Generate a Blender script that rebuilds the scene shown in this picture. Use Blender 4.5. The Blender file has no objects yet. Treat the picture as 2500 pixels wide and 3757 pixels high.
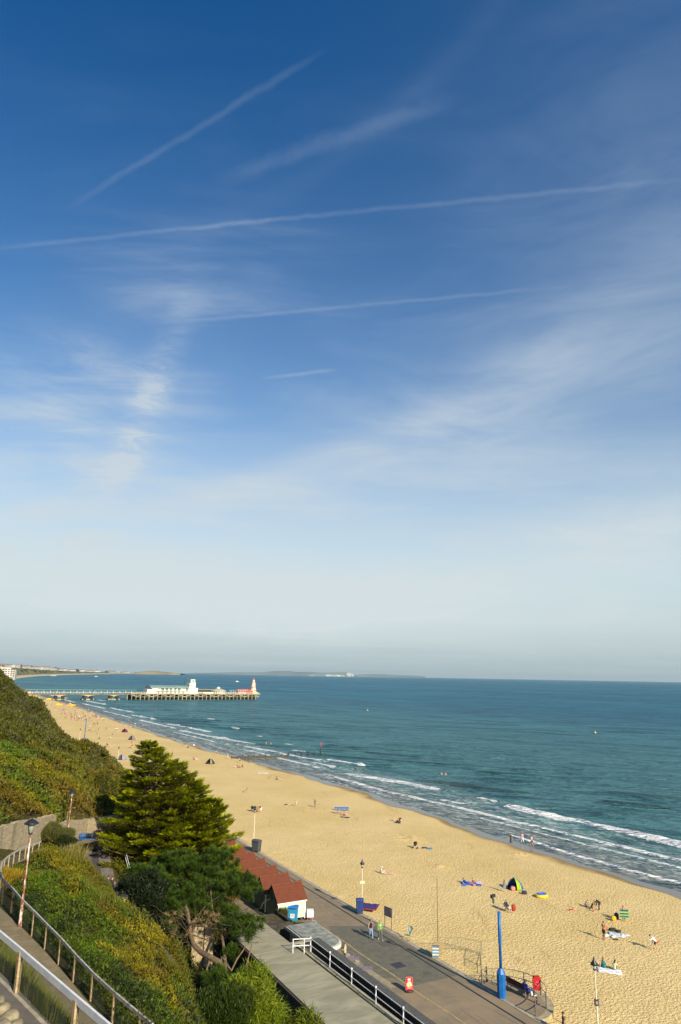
import bpy, bmesh, math, random
import numpy as np
from mathutils import Vector, Matrix
random.seed(7); rng = np.random.default_rng(7)
sc = bpy.context.scene
C = sc.collection
R = math.radians
# ------------------------------------------------------------------ camera
CAMZ = 25.0
FPX = 2500.0; PITCH = math.atan(601/2500); ROLL = R(1.03)
cF = Vector((0, math.cos(PITCH), math.sin(PITCH))); cU0 = Vector((0, -math.sin(PITCH), math.cos(PITCH))); cR0 = Vector((1, 0, 0))
cR = cR0*math.cos(ROLL) + cU0*math.sin(ROLL); cU = cU0*math.cos(ROLL) - cR0*math.sin(ROLL)
cam = bpy.data.cameras.new('camera'); cam.sensor_fit = 'HORIZONTAL'; cam.sensor_width = 24; cam.lens = 24
cam.clip_start = 0.2; cam.clip_end = 200000
co = bpy.data.objects.new('camera', cam); C.objects.link(co)
co.matrix_world = Matrix(((cR.x, cU.x, -cF.x, 0), (cR.y, cU.y, -cF.y, 0), (cR.z, cU.z, -cF.z, CAMZ), (0, 0, 0, 1)))
sc.camera = co
def ray(px, py):
    return cF + cR*((px-1250)/FPX) - cU*((py-1878.5)/FPX)
def at(px, py, z=0.0):
    d = ray(px, py); t = (z-CAMZ)/d.z; return Vector((d.x*t, d.y*t, z))
def atd(px, py, Y):
    d = ray(px, py); t = Y/d.y; return Vector((d.x*t, Y, CAMZ+d.z*t))
CA = R(28.7); cs_, sn_ = math.cos(CA), math.sin(CA)
def W(s, t, z=0.0): return Vector((-s*sn_+t*cs_, s*cs_+t*sn_, z))
def ST(v): return (-v[0]*sn_+v[1]*cs_, v[0]*cs_+v[1]*sn_)
COAST = CA      # rz that turns local +Y onto the coast direction (s), local +X onto seaward (t)
# ------------------------------------------------------------------ sun, sky, exposure
SUN_EL = R(28); SUN_AZ = math.atan2(0.56, -0.83)
sd = bpy.data.lights.new('sun', 'SUN'); sd.energy = 5.0; sd.angle = R(0.53); sd.color = (1.0, 0.90, 0.74)
so = bpy.data.objects.new('sun', sd); C.objects.link(so)
sv = Vector((math.sin(SUN_AZ)*math.cos(SUN_EL), math.cos(SUN_AZ)*math.cos(SUN_EL), math.sin(SUN_EL)))
so.rotation_euler = sv.to_track_quat('Z', 'Y').to_euler(); so.location = (60, -60, 80)
sc.view_settings.view_transform = 'Standard'; sc.view_settings.look = 'None'; sc.view_settings.exposure = 0.38; sc.view_settings.gamma = 1.0
sc.view_settings.use_curve_mapping = False
sc.cycles.max_bounces = 6; sc.cycles.transparent_max_bounces = 8; sc.cycles.diffuse_bounces = 3; sc.cycles.volume_bounces = 0
w = bpy.data.worlds.new('World'); sc.world = w; w.use_nodes = True
class NT:
    def __init__(s, nt): s.nt = nt
    def n(s, typ, ins=None, **kw):
        nd = s.nt.nodes.new(typ)
        for k, v in kw.items(): setattr(nd, k, v)
        for k, v in (ins or {}).items():
            if isinstance(v, bpy.types.NodeSocket): s.nt.links.new(v, nd.inputs[k])
            else: nd.inputs[k].default_value = v
        return nd
    def m(s, op, a, b=0.0, c=None, clamp=False):
        nd = s.nt.nodes.new('ShaderNodeMath'); nd.operation = op; nd.use_clamp = clamp
        for i, v in enumerate((a, b, c)):
            if v is None: continue
            if isinstance(v, bpy.types.NodeSocket): s.nt.links.new(v, nd.inputs[i])
            else: nd.inputs[i].default_value = v
        return nd.outputs[0]
    def mix(s, f, a, b, blend='MIX'):
        nd = s.nt.nodes.new('ShaderNodeMix'); nd.data_type = 'RGBA'; nd.blend_type = blend
        for i, v in ((0, f), (6, a), (7, b)):
            if isinstance(v, bpy.types.NodeSocket): s.nt.links.new(v, nd.inputs[i])
            else: nd.inputs[i].default_value = v if i == 0 else (tuple(v)+(1,))[:4]
        return nd.outputs[2]
    def mr(s, v, a, b, c=0.0, d=1.0, smooth=True):
        nd = s.nt.nodes.new('ShaderNodeMapRange'); nd.interpolation_type = 'SMOOTHSTEP' if smooth else 'LINEAR'
        for i, x in enumerate((v, a, b, c, d)):
            if isinstance(x, bpy.types.NodeSocket): s.nt.links.new(x, nd.inputs[i])
            else: nd.inputs[i].default_value = x
        return nd.outputs[0]
    def noise(s, vec, scale, detail=3, rough=.55, dist=0.0, out='Fac'):
        return s.n('ShaderNodeTexNoise', {'Vector': vec, 'Scale': scale, 'Detail': detail, 'Roughness': rough, 'Distortion': dist}).outputs[out]
    def link(s, a, b): s.nt.links.new(a, b)
def world():
    T = NT(w.node_tree); w.node_tree.nodes.clear()
    sky = T.n('ShaderNodeTexSky', sky_type='NISHITA'); sky.sun_disc = False; sky.sun_elevation = SUN_EL; sky.sun_rotation = SUN_AZ
    sky.altitude = 30; sky.air_density = 1.0; sky.dust_density = 0.6; sky.ozone_density = 2.2
    tc = T.n('ShaderNodeTexCoord').outputs['Generated']
    sp = T.n('ShaderNodeSeparateXYZ', {0: tc})
    x, y, z = sp.outputs
    zc = T.m('MAXIMUM', z, 0.0)
    # azimuth / elevation in degrees
    az = T.m('MULTIPLY', T.m('ARCTAN2', x, y), 57.2958)
    el = T.m('MULTIPLY', T.m('ARCSINE', z), 57.2958)
    # projected cloud plane
    iz = T.m('DIVIDE', 1.0, T.m('ADD', zc, 0.06))
    px = T.m('MULTIPLY', x, iz); py = T.m('MULTIPLY', y, iz)
    pl = T.n('ShaderNodeCombineXYZ', {0: px, 1: py, 2: 0.0}).outputs[0]
    def rot(vec, deg, sx, sy):
        return T.n('ShaderNodeMapping', {'Vector': vec, 'Rotation': (0, 0, R(deg)), 'Scale': (sx, sy, 1)}).outputs[0]
    wisp = T.noise(rot(pl, 32, 0.55, 2.4), 1.6, 8, .6, .5)
    wisp2 = T.noise(rot(pl, 20, 0.5, 3.0), 1.0, 6, .6, .8)
    broad = T.noise(rot(pl, 25, .35, .9), .8, 4, .5, .4)
    ae = T.n('ShaderNodeCombineXYZ', {0: az, 1: el, 2: 0.0}).outputs[0]
    wae = T.noise(T.n('ShaderNodeMapping', {'Vector': ae, 'Rotation': (0, 0, R(-12)), 'Scale': (.045, .2, 1)}).outputs[0], 1.0, 7, .6, .6)
    def azel(p, q):
        d = ray(p, q).normalized(); return math.degrees(math.atan2(d.x, d.y)), math.degrees(math.asin(d.z))
    def gaus(p, q, ra, rb, ang):
        a0, e0 = azel(p, q); c, s_ = math.cos(R(ang)), math.sin(R(ang))
        da = T.m('SUBTRACT', az, a0); de = T.m('SUBTRACT', el, e0)
        u = T.m('ADD', T.m('MULTIPLY', da, c/ra), T.m('MULTIPLY', de, s_/ra)); v = T.m('ADD', T.m('MULTIPLY', da, -s_/rb), T.m('MULTIPLY', de, c/rb))
        r2 = T.m('ADD', T.m('MULTIPLY', u, u), T.m('MULTIPLY', v, v))
        return T.m('POWER', 2.718, T.m('MULTIPLY', r2, -1.0))
    dens = None
    def add(a, k):
        nonlocal dens
        t = T.m('MULTIPLY', a, k); dens = t if dens is None else T.m('ADD', dens, t)
    wm = T.mr(wae, .3, .75); wm2 = T.mr(wisp, .35, .7)
    fil = T.noise(T.n('ShaderNodeMapping', {'Vector': ae, 'Rotation': (0, 0, R(-14)), 'Scale': (.20, .70, 1)}).outputs[0], 1.0, 9, .72, 1.0)
    fw3 = T.m('ADD', .2, T.m('MULTIPLY', T.m('MULTIPLY', T.mr(fil, .3, .68), T.m('ADD', .4, wm)), 1.25))
    fw = T.m('ADD', .45, T.m('MULTIPLY', wm, .6)); fw2 = T.m('ADD', .25, T.m('MULTIPLY', T.m('MULTIPLY', wm, wm2), 1.5))
    for p, q, ra, rb, ang, k, kind in (
        (300, 1560, 11, 8, 60, .34, 1), (590, 1360, 6, 1.4, 72, .22, 2), (500, 1560, 6, 1.3, 72, .26, 2), (420, 1760, 5, 1.2, 64, .24, 2), (300, 1800, 7, 1.0, 40, .30, 2), (330, 1290, 5, 1.4, -14, .26, 2), (150, 1420, 8, 1.6, -20, .16, 2), (90, 1600, 12, 4, 0, .18, 1), (650, 1150, 9, 4.0, 75, .04, 1),
        (1150, 1710, 13, 1.6, 19, .38, 0), (1600, 1540, 14, 2.4, 24, .30, 0), (850, 1790, 13, 1.2, 8, .26, 0), (1250, 1620, 34, 7, 15, .26, 0), (2050, 1400, 22, 5, 22, .20, 0), (2450, 1200, 14, 8, 30, .17, 0),
        (2150, 1650, 22, 4.5, 10, .22, 0), (700, 1950, 26, 4.5, 4, .30, 1),
        (1950, 2060, 28, 3.4, 9, .35, 0), (1900, 2080, 26, 2.4, 9, .40, 2), (2450, 1950, 16, 3.6, 14, .40, 0), (500, 2150, 30, 3.6, -3, .40, 0), (450, 2130, 26, 2.2, -2, .55, 2), (900, 1900, 30, 3, 6, .16, 2), (100, 2060, 14, 2.4, -6, .45, 1), (1100, 2190, 26, 3.0, 0, .40, 1), (1250, 2290, 60, 2.2, 0, .40, 0),
        (750, 1080, 14, 6, 30, .16, 1), (2300, 500, 16, 12, 40, .13, 0), (1500, 360, 22, 1.0, 27, .07, 0), (1250, 1180, 34, 10, 12, .12, 1), (300, 300, 10, 16, 70, .05, 1)):
        add(T.m('MULTIPLY', gaus(p, q, ra, rb, ang), (fw, fw2, fw3)[kind]), k)
    add(T.m('MULTIPLY', T.mr(broad, .4, .75), T.mr(el, 30, 5)), .16)
    # contrails: great circle bands between two sky directions
    def trail(a, b, wd, k, jag=.004):
        da, db = ray(*a).normalized(), ray(*b).normalized(); nrm = da.cross(db).normalized()
        mid = (da+db).normalized(); half = math.acos(max(-1, min(1, mid.dot(da))))
        dot = T.n('ShaderNodeVectorMath', {0: tc, 1: tuple(nrm)}, operation='DOT_PRODUCT').outputs['Value']
        nz = T.noise(tc, 26, 4, .6)
        dot = T.m('ADD', dot, T.m('MULTIPLY', T.m('SUBTRACT', nz, .5), jag))
        band = T.mr(T.m('ABSOLUTE', dot), 0.0, wd, 1.0, 0.0)
        along = T.n('ShaderNodeVectorMath', {0: tc, 1: tuple(mid)}, operation='DOT_PRODUCT').outputs['Value']
        lim = T.mr(along, math.cos(half), math.cos(half*.45))
        br = T.m('ADD', .25, T.m('MULTIPLY', T.noise(tc, 34, 5, .7), 1.5))
        add(T.m('MULTIPLY', T.m('MULTIPLY', band, lim), br), k)
    trail((200, 790), (1250, 150), .0065, .10, .012)
    trail((-150, 925), (1150, 790), .0045, .12, .006)
    trail((500, 855), (2700, 640), .0052, .11, .009)
    trail((500, 1195), (2150, 1045), .0042, .12, .006)
    trail((950, 1390), (1250, 1355), .0045, .16, .005)
    trail((750, 680), (1750, 330), .016, .10, .02)
    dens = T.m('MINIMUM', dens, .9)
    skyc = sky.outputs[0]
    # cloud radiance follows the sky's own level, whiter
    hs = T.n('ShaderNodeHueSaturation', {'Saturation': 1.22, 'Value': 1.0, 'Color': skyc}).outputs[0]
    # deeper blue towards the zenith, milky marine haze low over the water
    hs = T.mix(T.m('MULTIPLY', T.mr(el, 16, 52), T.mr(az, 40, -45, .55, 1.0)), hs, T.mix(1.0, hs, (.03, .58, .84), 'MULTIPLY'))
    lowc = T.mix(T.mr(el, 0, 9, 0, 1), (2.9, 3.6, 3.9), (4.5, 5.2, 5.2))
    hs = T.mix(T.mr(el, 24, 0, 0, .97), hs, lowc)
    cl = T.mix(T.mr(el, 0, 45, 0, 1, False), (5.0, 5.5, 5.5), (2.5, 3.25, 4.4))
    out = T.mix(dens, hs, cl)
    bg = T.n('ShaderNodeBackground', {'Color': out, 'Strength': 0.112})
    o = T.n('ShaderNodeOutputWorld'); T.link(bg.outputs[0], o.inputs[0])
world()
# ------------------------------------------------------------------ helpers
def tag(o, label=None, cat=None, group=None, kind=None):
    if label: o['label'] = label
    if cat: o['category'] = cat
    if group: o['group'] = group
    if kind: o['kind'] = kind
    return o
def thing(name, label, cat, loc=(0, 0, 0), rz=0.0, group=None, scale=1.0):
    o = bpy.data.objects.new(name, None); C.objects.link(o); o.empty_display_size = .2
    o.location = loc; o.rotation_euler = (0, 0, rz); o.scale = (scale,)*3
    return tag(o, label, cat, group)
def col(r, g, b):
    f = lambda c: (c/255/12.92 if c/255 <= .04045 else ((c/255+.055)/1.055)**2.4)
    return (f(r), f(g), f(b))
MATS = {}
def mat(name, c, rough=.6, var=.12, scale=6.0, bump=.0, bscale=40.0, metal=0.0, c2=None, trans=0.0, spec=.5):
    if name in MATS: return MATS[name]
    m = bpy.data.materials.new(name); m.use_nodes = True; T = NT(m.node_tree); m.node_tree.nodes.clear()
    tc = T.n('ShaderNodeTexCoord').outputs['Object']
    nz = T.noise(tc, scale, 4, .6)
    lo = c2 or tuple(v*(1-var*2) for v in c); hi = c if c2 else tuple(min(1, v*(1+var)) for v in c)
    colr = T.mix(T.mr(nz, .3, .7), lo, hi)
    p = T.n('ShaderNodeBsdfPrincipled', {'Base Color': colr, 'Roughness': rough, 'Metallic': metal, 'Specular IOR Level': spec})
    if bump:
        b = T.n('ShaderNodeBump', {'Height': T.noise(tc, bscale, 3, .6), 'Strength': bump, 'Distance': .03}); T.link(b.outputs[0], p.inputs['Normal'])
    sh = p.outputs[0]
    if trans:
        tr = T.n('ShaderNodeBsdfTranslucent', {'Color': colr}); mx = T.n('ShaderNodeMixShader', {0: trans, 1: sh, 2: tr.outputs[0]}); sh = mx.outputs[0]
    o = T.n('ShaderNodeOutputMaterial'); T.link(sh, o.inputs[0]); MATS[name] = m; return m
class MB:
    def __init__(s): s.v = []; s.f = []
    def poly(s, pts, faces):
        b = len(s.v); s.v += [tuple(p) for p in pts]; s.f += [tuple(i+b for i in f) for f in faces]
    def box(s, c, d, rz=0.0, taper=1.0):
        hx, hy, hz = d[0]/2, d[1]/2, d[2]/2; pts = []
        for z, k in ((-hz, 1.0), (hz, taper)):
            for x, y in ((-hx, -hy), (hx, -hy), (hx, hy), (-hx, hy)):
                X, Y = x*k, y*k; pts.append((c[0]+X*math.cos(rz)-Y*math.sin(rz), c[1]+X*math.sin(rz)+Y*math.cos(rz), c[2]+z))
        s.poly(pts, [(3, 2, 1, 0), (4, 5, 6, 7), (0, 1, 5, 4), (1, 2, 6, 5), (2, 3, 7, 6), (3, 0, 4, 7)]); return s
    def bar(s, a, b, wd, h=None, up=(0, 0, 1)):
        a, b = Vector(a), Vector(b); h = h or wd; d = (b-a).normalized(); u = Vector(up)
        if abs(d.dot(u)) > .98: u = Vector((0, 1, 0))
        x = d.cross(u).normalized()*wd/2; y = x.cross(d).normalized()*h/2
        s.poly([a-x-y, a+x-y, a+x+y, a-x+y, b-x-y, b+x-y, b+x+y, b-x+y], [(0, 1, 2, 3), (7, 6, 5, 4), (4, 5, 1, 0), (5, 6, 2, 1), (6, 7, 3, 2), (7, 4, 0, 3)]); return s
    def tube(s, pts, rad, seg=8, side=None, flat=1.0, cap=True):
        pts = [Vector(p) for p in pts]; n = len(pts)
        if not hasattr(rad, '__len__'): rad = [rad]*n
        prev = Vector(side) if side is not None else None; rings = []
        for i in range(n):
            d = (pts[min(i+1, n-1)]-pts[max(i-1, 0)])
            d = d.normalized() if d.length > 1e-9 else Vector((0, 0, 1))
            if prev is None: prev = Vector((1, 0, 0)) if abs(d.x) < .9 else Vector((0, 1, 0))
            x = (prev-d*prev.dot(d)); x = x.normalized() if x.length > 1e-6 else Vector((0, 1, 0)); y = d.cross(x); prev = x
            rings.append([pts[i]+(x*math.cos(2*math.pi*k/seg)+y*math.sin(2*math.pi*k/seg)*flat)*rad[i] for k in range(seg)])
        P = [p for r_ in rings for p in r_]; F = []
        for i in range(n-1):
            for k in range(seg):
                k2 = (k+1) % seg; F.append((i*seg+k, i*seg+k2, (i+1)*seg+k2, (i+1)*seg+k))
        if cap: F.append(tuple(range(seg))[::-1]); F.append(tuple((n-1)*seg+k for k in range(seg)))
        s.poly(P, F); return s
    def lathe(s, prof, c=(0, 0, 0), seg=14):
        P = []; F = []; n = len(prof)
        for r_, z in prof:
            for k in range(seg): P.append((c[0]+r_*math.cos(2*math.pi*k/seg), c[1]+r_*math.sin(2*math.pi*k/seg), c[2]+z))
        for i in range(n-1):
            for k in range(seg): F.append((i*seg+k, i*seg+(k+1) % seg, (i+1)*seg+(k+1) % seg, (i+1)*seg+k))
        F.append(tuple(range(seg))[::-1]); F.append(tuple((n-1)*seg+k for k in range(seg))); s.poly(P, F); return s
    def blob(s, c, r, e=1.0, nu=12, nv=8, rz=0.0):
        sg = lambda v: math.copysign(abs(v)**e, v); P = []; F = []
        for i in range(nv+1):
            ph = -math.pi/2+math.pi*i/nv
            for k in range(nu):
                th = 2*math.pi*k/nu; x, y, z = r[0]*sg(math.cos(ph))*sg(math.cos(th)), r[1]*sg(math.cos(ph))*sg(math.sin(th)), r[2]*sg(math.sin(ph))
                P.append((c[0]+x*math.cos(rz)-y*math.sin(rz), c[1]+x*math.sin(rz)+y*math.cos(rz), c[2]+z))
        for i in range(nv):
            for k in range(nu): F.append((i*nu+k, i*nu+(k+1) % nu, (i+1)*nu+(k+1) % nu, (i+1)*nu+k))
        s.poly(P, F); return s
    def prism(s, outline, z0, z1):
        n = len(outline); s.poly([(x, y, z0) for x, y in outline]+[(x, y, z1) for x, y in outline],
            [tuple(range(n))[::-1], tuple(range(n, 2*n))]+[(i, (i+1) % n, n+(i+1) % n, n+i) for i in range(n)]); return s
    def vprism(s, outline, axis, a, b):   # outline in (u,z); extruded along local x ('x') or y ('y')
        n = len(outline); f = (lambda u, z, q: (q, u, z)) if axis == 'x' else (lambda u, z, q: (u, q, z))
        s.poly([f(u, z, a) for u, z in outline]+[f(u, z, b) for u, z in outline],
            [tuple(range(n))[::-1], tuple(range(n, 2*n))]+[(i, (i+1) % n, n+(i+1) % n, n+i) for i in range(n)]); return s
    def sheet(s, w_, d, nx=8, ny=8, th=.02, amp=.02, c=(0, 0, 0), rz=0.0, f=None):
        P = []
        for k in (0, 1):
            for j in range(ny+1):
                for i in range(nx+1):
                    x = (i/nx-.5)*w_; y = (j/ny-.5)*d; z = (f(x, y) if f else amp*(math.sin(x*9+y*4)+math.sin(y*11-x*3))*.5)+th*k
                    P.append((c[0]+x*math.cos(rz)-y*math.sin(rz), c[1]+x*math.sin(rz)+y*math.cos(rz), c[2]+z))
        F = []; o = (nx+1)*(ny+1)
        for j in range(ny):
            for i in range(nx):
                a = j*(nx+1)+i; F.append((a, a+nx+1, a+nx+2, a+1)); F.append((o+a, o+a+1, o+a+nx+2, o+a+nx+1))
        for i in range(nx): F.append((i, i+1, o+i+1, o+i)); a = ny*(nx+1)+i; F.append((a+1, a, o+a, o+a+1))
        for j in range(ny): a = j*(nx+1); F.append((a+nx+1, a, o+a, o+a+nx+1)); a += nx; F.append((a, a+nx+1, o+a+nx+1, o+a))
        s.poly(P, F); return s
    def mesh(s, name):
        me = bpy.data.meshes.new(name); me.from_pydata(s.v, [], s.f); me.update(); return me
    def build(s, name, m, parent=None, smooth=False, loc=None, rz=0.0, label=None):
        me = s.mesh(name)
        bm = bmesh.new(); bm.from_mesh(me); bmesh.ops.recalc_face_normals(bm, faces=bm.faces); bm.to_mesh(me); bm.free()
        if smooth: me.shade_smooth()
        me.materials.append(m); o = bpy.data.objects.new(name, me); C.objects.link(o)
        if parent: o.parent = parent
        if loc is not None: o.location = loc
        o.rotation_euler = (0, 0, rz)
        if label: o['label'] = label
        return o
def npmesh(name, V, F, m, smooth=False, cols=None, attrs=None, parent=None):
    V = np.asarray(V, np.float32); F = np.asarray(F, np.int32); k = F.shape[1]
    me = bpy.data.meshes.new(name); me.vertices.add(len(V)); me.vertices.foreach_set('co', V.ravel())
    me.loops.add(F.size); me.loops.foreach_set('vertex_index', F.ravel())
    me.polygons.add(len(F)); me.polygons.foreach_set('loop_start', np.arange(0, F.size, k, dtype=np.int32))
    me.update(calc_edges=True)
    if smooth: me.shade_smooth()
    if cols is not None:
        a = me.color_attributes.new('Col', 'FLOAT_COLOR', 'POINT'); c4 = np.ones((len(V), 4), np.float32); c4[:, :3] = cols; a.data.foreach_set('color', c4.ravel())
    for nm, arr in (attrs or {}).items():
        a = me.attributes.new(nm, 'FLOAT', 'POINT'); a.data.foreach_set('value', np.asarray(arr, np.float32))
    me.materials.append(m); o = bpy.data.objects.new(name, me); C.objects.link(o)
    if parent: o.parent = parent
    return o
def grid_faces(n, m_):
    i = np.arange(n-1)[:, None]*m_+np.arange(m_-1)[None, :]; i = i.ravel()
    return np.stack([i, i+m_, i+m_+1, i+1], 1)
_perm = rng.random((512, 512))
def vnoise(x, y):
    xi = np.floor(x).astype(int); yi = np.floor(y).astype(int); fx = x-xi; fy = y-yi; fx = fx*fx*(3-2*fx); fy = fy*fy*(3-2*fy)
    g = lambda a, b: _perm[a & 511, b & 511]
    return (g(xi, yi)*(1-fx)+g(xi+1, yi)*fx)*(1-fy)+(g(xi, yi+1)*(1-fx)+g(xi+1, yi+1)*fx)*fy
def fbm(x, y, o=4, g=.5):
    x = np.asarray(x, float); y = np.asarray(y, float); t = 0; a = 1; n = 0
    for k in range(o): t = t+a*vnoise(x+17*k, y+31*k); n += a; a *= g; x = x*2.03; y = y*2.03
    return t/n
def sstep(x, a, b):
    t = np.clip((x-a)/(b-a), 0, 1); return t*t*(3-2*t)
def leafmat(name, rough=.55, tr=.3):
    m = bpy.data.materials.new(name); m.use_nodes = True; T = NT(m.node_tree); m.node_tree.nodes.clear()
    c = T.n('ShaderNodeAttribute', attribute_name='Col').outputs['Color']
    p = T.n('ShaderNodeBsdfPrincipled', {'Base Color': c, 'Roughness': rough, 'Specular IOR Level': .25})
    t = T.n('ShaderNodeBsdfTranslucent', {'Color': c}); mx = T.n('ShaderNodeMixShader', {0: tr, 1: p.outputs[0], 2: t.outputs[0]})
    o = T.n('ShaderNodeOutputMaterial'); T.link(mx.outputs[0], o.inputs[0]); return m
LEAF = leafmat('foliage')
def leaves(name, P, D, Wd, cols, parent=None, m=None, shape='leaf'):
    """P base, D length vector, Wd width vector (N,3 each): one small leaf-shaped face each"""
    N = len(P)
    if shape == 'leaf': V = np.stack([P, P+D*.45+Wd*.5, P+D, P+D*.45-Wd*.5], 1)
    else: V = np.stack([P-Wd*.5, P+Wd*.5, P+D*.7+Wd*.2, P+D], 1)
    return npmesh(name, V.reshape(-1, 3), np.arange(4*N).reshape(N, 4), m or LEAF, cols=np.repeat(cols, 4, 0), parent=parent)
def rdir(n, zb=0.0):
    v = rng.normal(size=(n, 3)); v[:, 2] += zb; return v/np.linalg.norm(v, axis=1)[:, None]
def perp(d):
    v = np.cross(d, rdir(len(d))); return v/(np.linalg.norm(v, axis=1)[:, None]+1e-9)
# ------------------------------------------------------------------ terrain of the cliff
pathB = [(8, 8.2, 13.6), (14, 7.2, 13.4), (20, 6.3, 13.2), (27, 5.5, 12.9), (33, 4.9, 12.6), (37, 4.4, 12.45), (41, 3.8, 12.3), (46, 3.0, 12.05), (50, 2.7, 11.85), (54, 2.9, 11.5), (58, 3.9, 11.1), (61, 4.9, 10.7), (64.5, 6.2, 10.2), (71, 8.8, 9.2), (77, 12.3, 8.2), (82.5, 15.6, 7.3)]
pathC = [(84, 16.6, 7.1), (80, 15.3, 6.2), (75, 15.0, 5.0), (68, 15.8, 3.8), (60, 16.9, 2.6), (50, 17.2, 1.3), (40, 17.8, .5), (30, 18.5, .3)]
pathA = [(4, 6.4, 16.4), (12, 4.25, 16.2), (18, 2.9, 16.05), (21.8, 2.0, 16.0), (24.9, 1.3, 16.0), (28, .6, 15.9), (34, -.7, 15.9), (44, -2.8, 15.9)]
def build_ctrl():
    P = []
    for s, t, z in pathA+pathB+pathC: P.append((*W(s, t, z),))
    for s, t, z in ((0, 0, 20.5), (0, -12, 23), (-20, 0, 20.5), (-20, 20, 8), (0, 12, 14), (10, 14, 11), (20, 14, 8), (0, 24, 3), (20, 24, 1.5), (-20, 31, 0), (10, 31, 0), (14, -6, 19), (30, -8, 20), (50, -12, 20),
                    (30, 2.2, 15.0), (24, 3.3, 15.2), (52, 0, 13.8), (56, .5, 13.6),
                    (40, 20, .4), (48, 21, .4), (56, 21, .5), (64, 21, .6), (72, 21, 1.0), (30, 24, .2), (64, 26, .2), (70, 28, .1), (60, 31, -.1), (80, 31, 0), (100, 31.5, 0), (130, 31.5, 0), (170, 31.5, 0), (300, 31.5, 0), (500, 31.5, 0), (900, 31.5, 0),
                    (90, 24, 3.4), (100, 26, 4.0), (112, 26, 5), (130, 25, 6), (160, 25, 7), (200, 24, 7), (300, 24, 7), (500, 24, 7), (900, 22, 7),
                    (160, 14, 15), (200, 14, 15), (300, 14, 18), (500, 12, 18), (900, 10, 18), (220, 4, 22), (300, 2, 26), (500, 0, 29), (900, 0, 29), (200, -30, 30), (500, -40, 30), (900, -60, 30), (100, -40, 26), (60, -40, 24), (0, -40, 24)):
        P.append((*W(s, t, z),))
    for px, py, Y in ((290, 3110, 72), (350, 3240, 62), (450, 3380, 55), (600, 3480, 50), (650, 3590, 45.5), (710, 3757, 40.5), (200, 3250, 50.5), (130, 3170, 57), (300, 3450, 44), (400, 3600, 37.5), (520, 3690, 35.5),
                      (0, 2950, 66), (0, 2900, 72), (0, 2750, 90), (0, 2620, 120), (0, 2515, 180), (200, 2950, 79), (200, 2870, 87), (200, 2800, 98), (200, 2730, 115), (200, 2685, 135), (330, 2950, 90), (330, 2850, 100), (330, 2785, 116), (420, 3000, 90), (420, 2900, 98), (425, 2835, 112), (100, 2600, 150)):
        P.append((*atd(px, py, Y),))
    return np.array(P)
CT = build_ctrl()
def _U(r): return np.where(r > 1e-9, r*r*np.log(r+1e-12), 0.0)
_n = len(CT); _xy = CT[:, :2]/100.0
_K = _U(np.linalg.norm(_xy[:, None]-_xy[None], axis=2))+np.eye(_n)*2e-4
_P = np.hstack([np.ones((_n, 1)), _xy]); _A = np.block([[_K, _P], [_P.T, np.zeros((3, 3))]])
_w = np.linalg.solve(_A, np.concatenate([CT[:, 2], np.zeros(3)]))
def seg_dist(x, y, poly):
    """distance to polyline (world xyz) and z there"""
    best = np.full(x.shape, 1e9); zz = np.zeros(x.shape)
    for a, b in zip(poly[:-1], poly[1:]):
        ax, ay, az = a; bx, by, bz = b; dx, dy = bx-ax, by-ay
        u = np.clip(((x-ax)*dx+(y-ay)*dy)/(dx*dx+dy*dy), 0, 1); d = np.hypot(x-ax-u*dx, y-ay-u*dy)
        k = d < best; best = np.where(k, d, best); zz = np.where(k, az+u*(bz-az), zz)
    return best, zz
def wpoly(p): return [tuple(W(*q)) for q in p]
PA, PB, PC = wpoly(pathA), wpoly(pathB), wpoly(pathC)
PL = wpoly([(79, 13.2, 8.0), (83, 15.5, 7.3), (85.5, 18, 7.0)])
def rawh(x, y):
    x = np.asarray(x, float); y = np.asarray(y, float); out = np.zeros(x.shape); fx = x.ravel(); fy = y.ravel(); o = out.ravel()
    for i in range(0, len(fx), 20000):
        q = np.stack([fx[i:i+20000], fy[i:i+20000]], 1)/100.0
        o[i:i+20000] = _U(np.linalg.norm(q[:, None]-_xy[None], axis=2))@_w[:_n]+_w[_n]+q@_w[_n+1:]
    return o.reshape(x.shape)
def height(x, y):
    z = rawh(x, y)
    for p, hw in ((PA, 1.15), (PL, 1.7), (PB, 1.0), (PC, 1.6)):
        d, pz = seg_dist(x, y, p); k = 1-sstep(d, hw+.15, hw+1.3); z = z*(1-k)+pz*k
    s = -x*sn_+y*cs_; t = x*cs_+y*sn_
    # level ground behind the concrete-roofed building and the huts
    k = sstep(t, 21.5, 23.0)*sstep(s, 98, 92)
    z = np.where(k > 0, z*(1-k)+np.minimum(z, .15)*k, z)
    return z
def pathdist(x, y):
    d = np.full(np.shape(x), 1e9)
    for p, hw in ((PA, 1.15), (PL, 1.7), (PB, 1.0), (PC, 1.6)):
        dd, _ = seg_dist(x, y, p); d = np.minimum(d, dd-hw)
    return d
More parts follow.
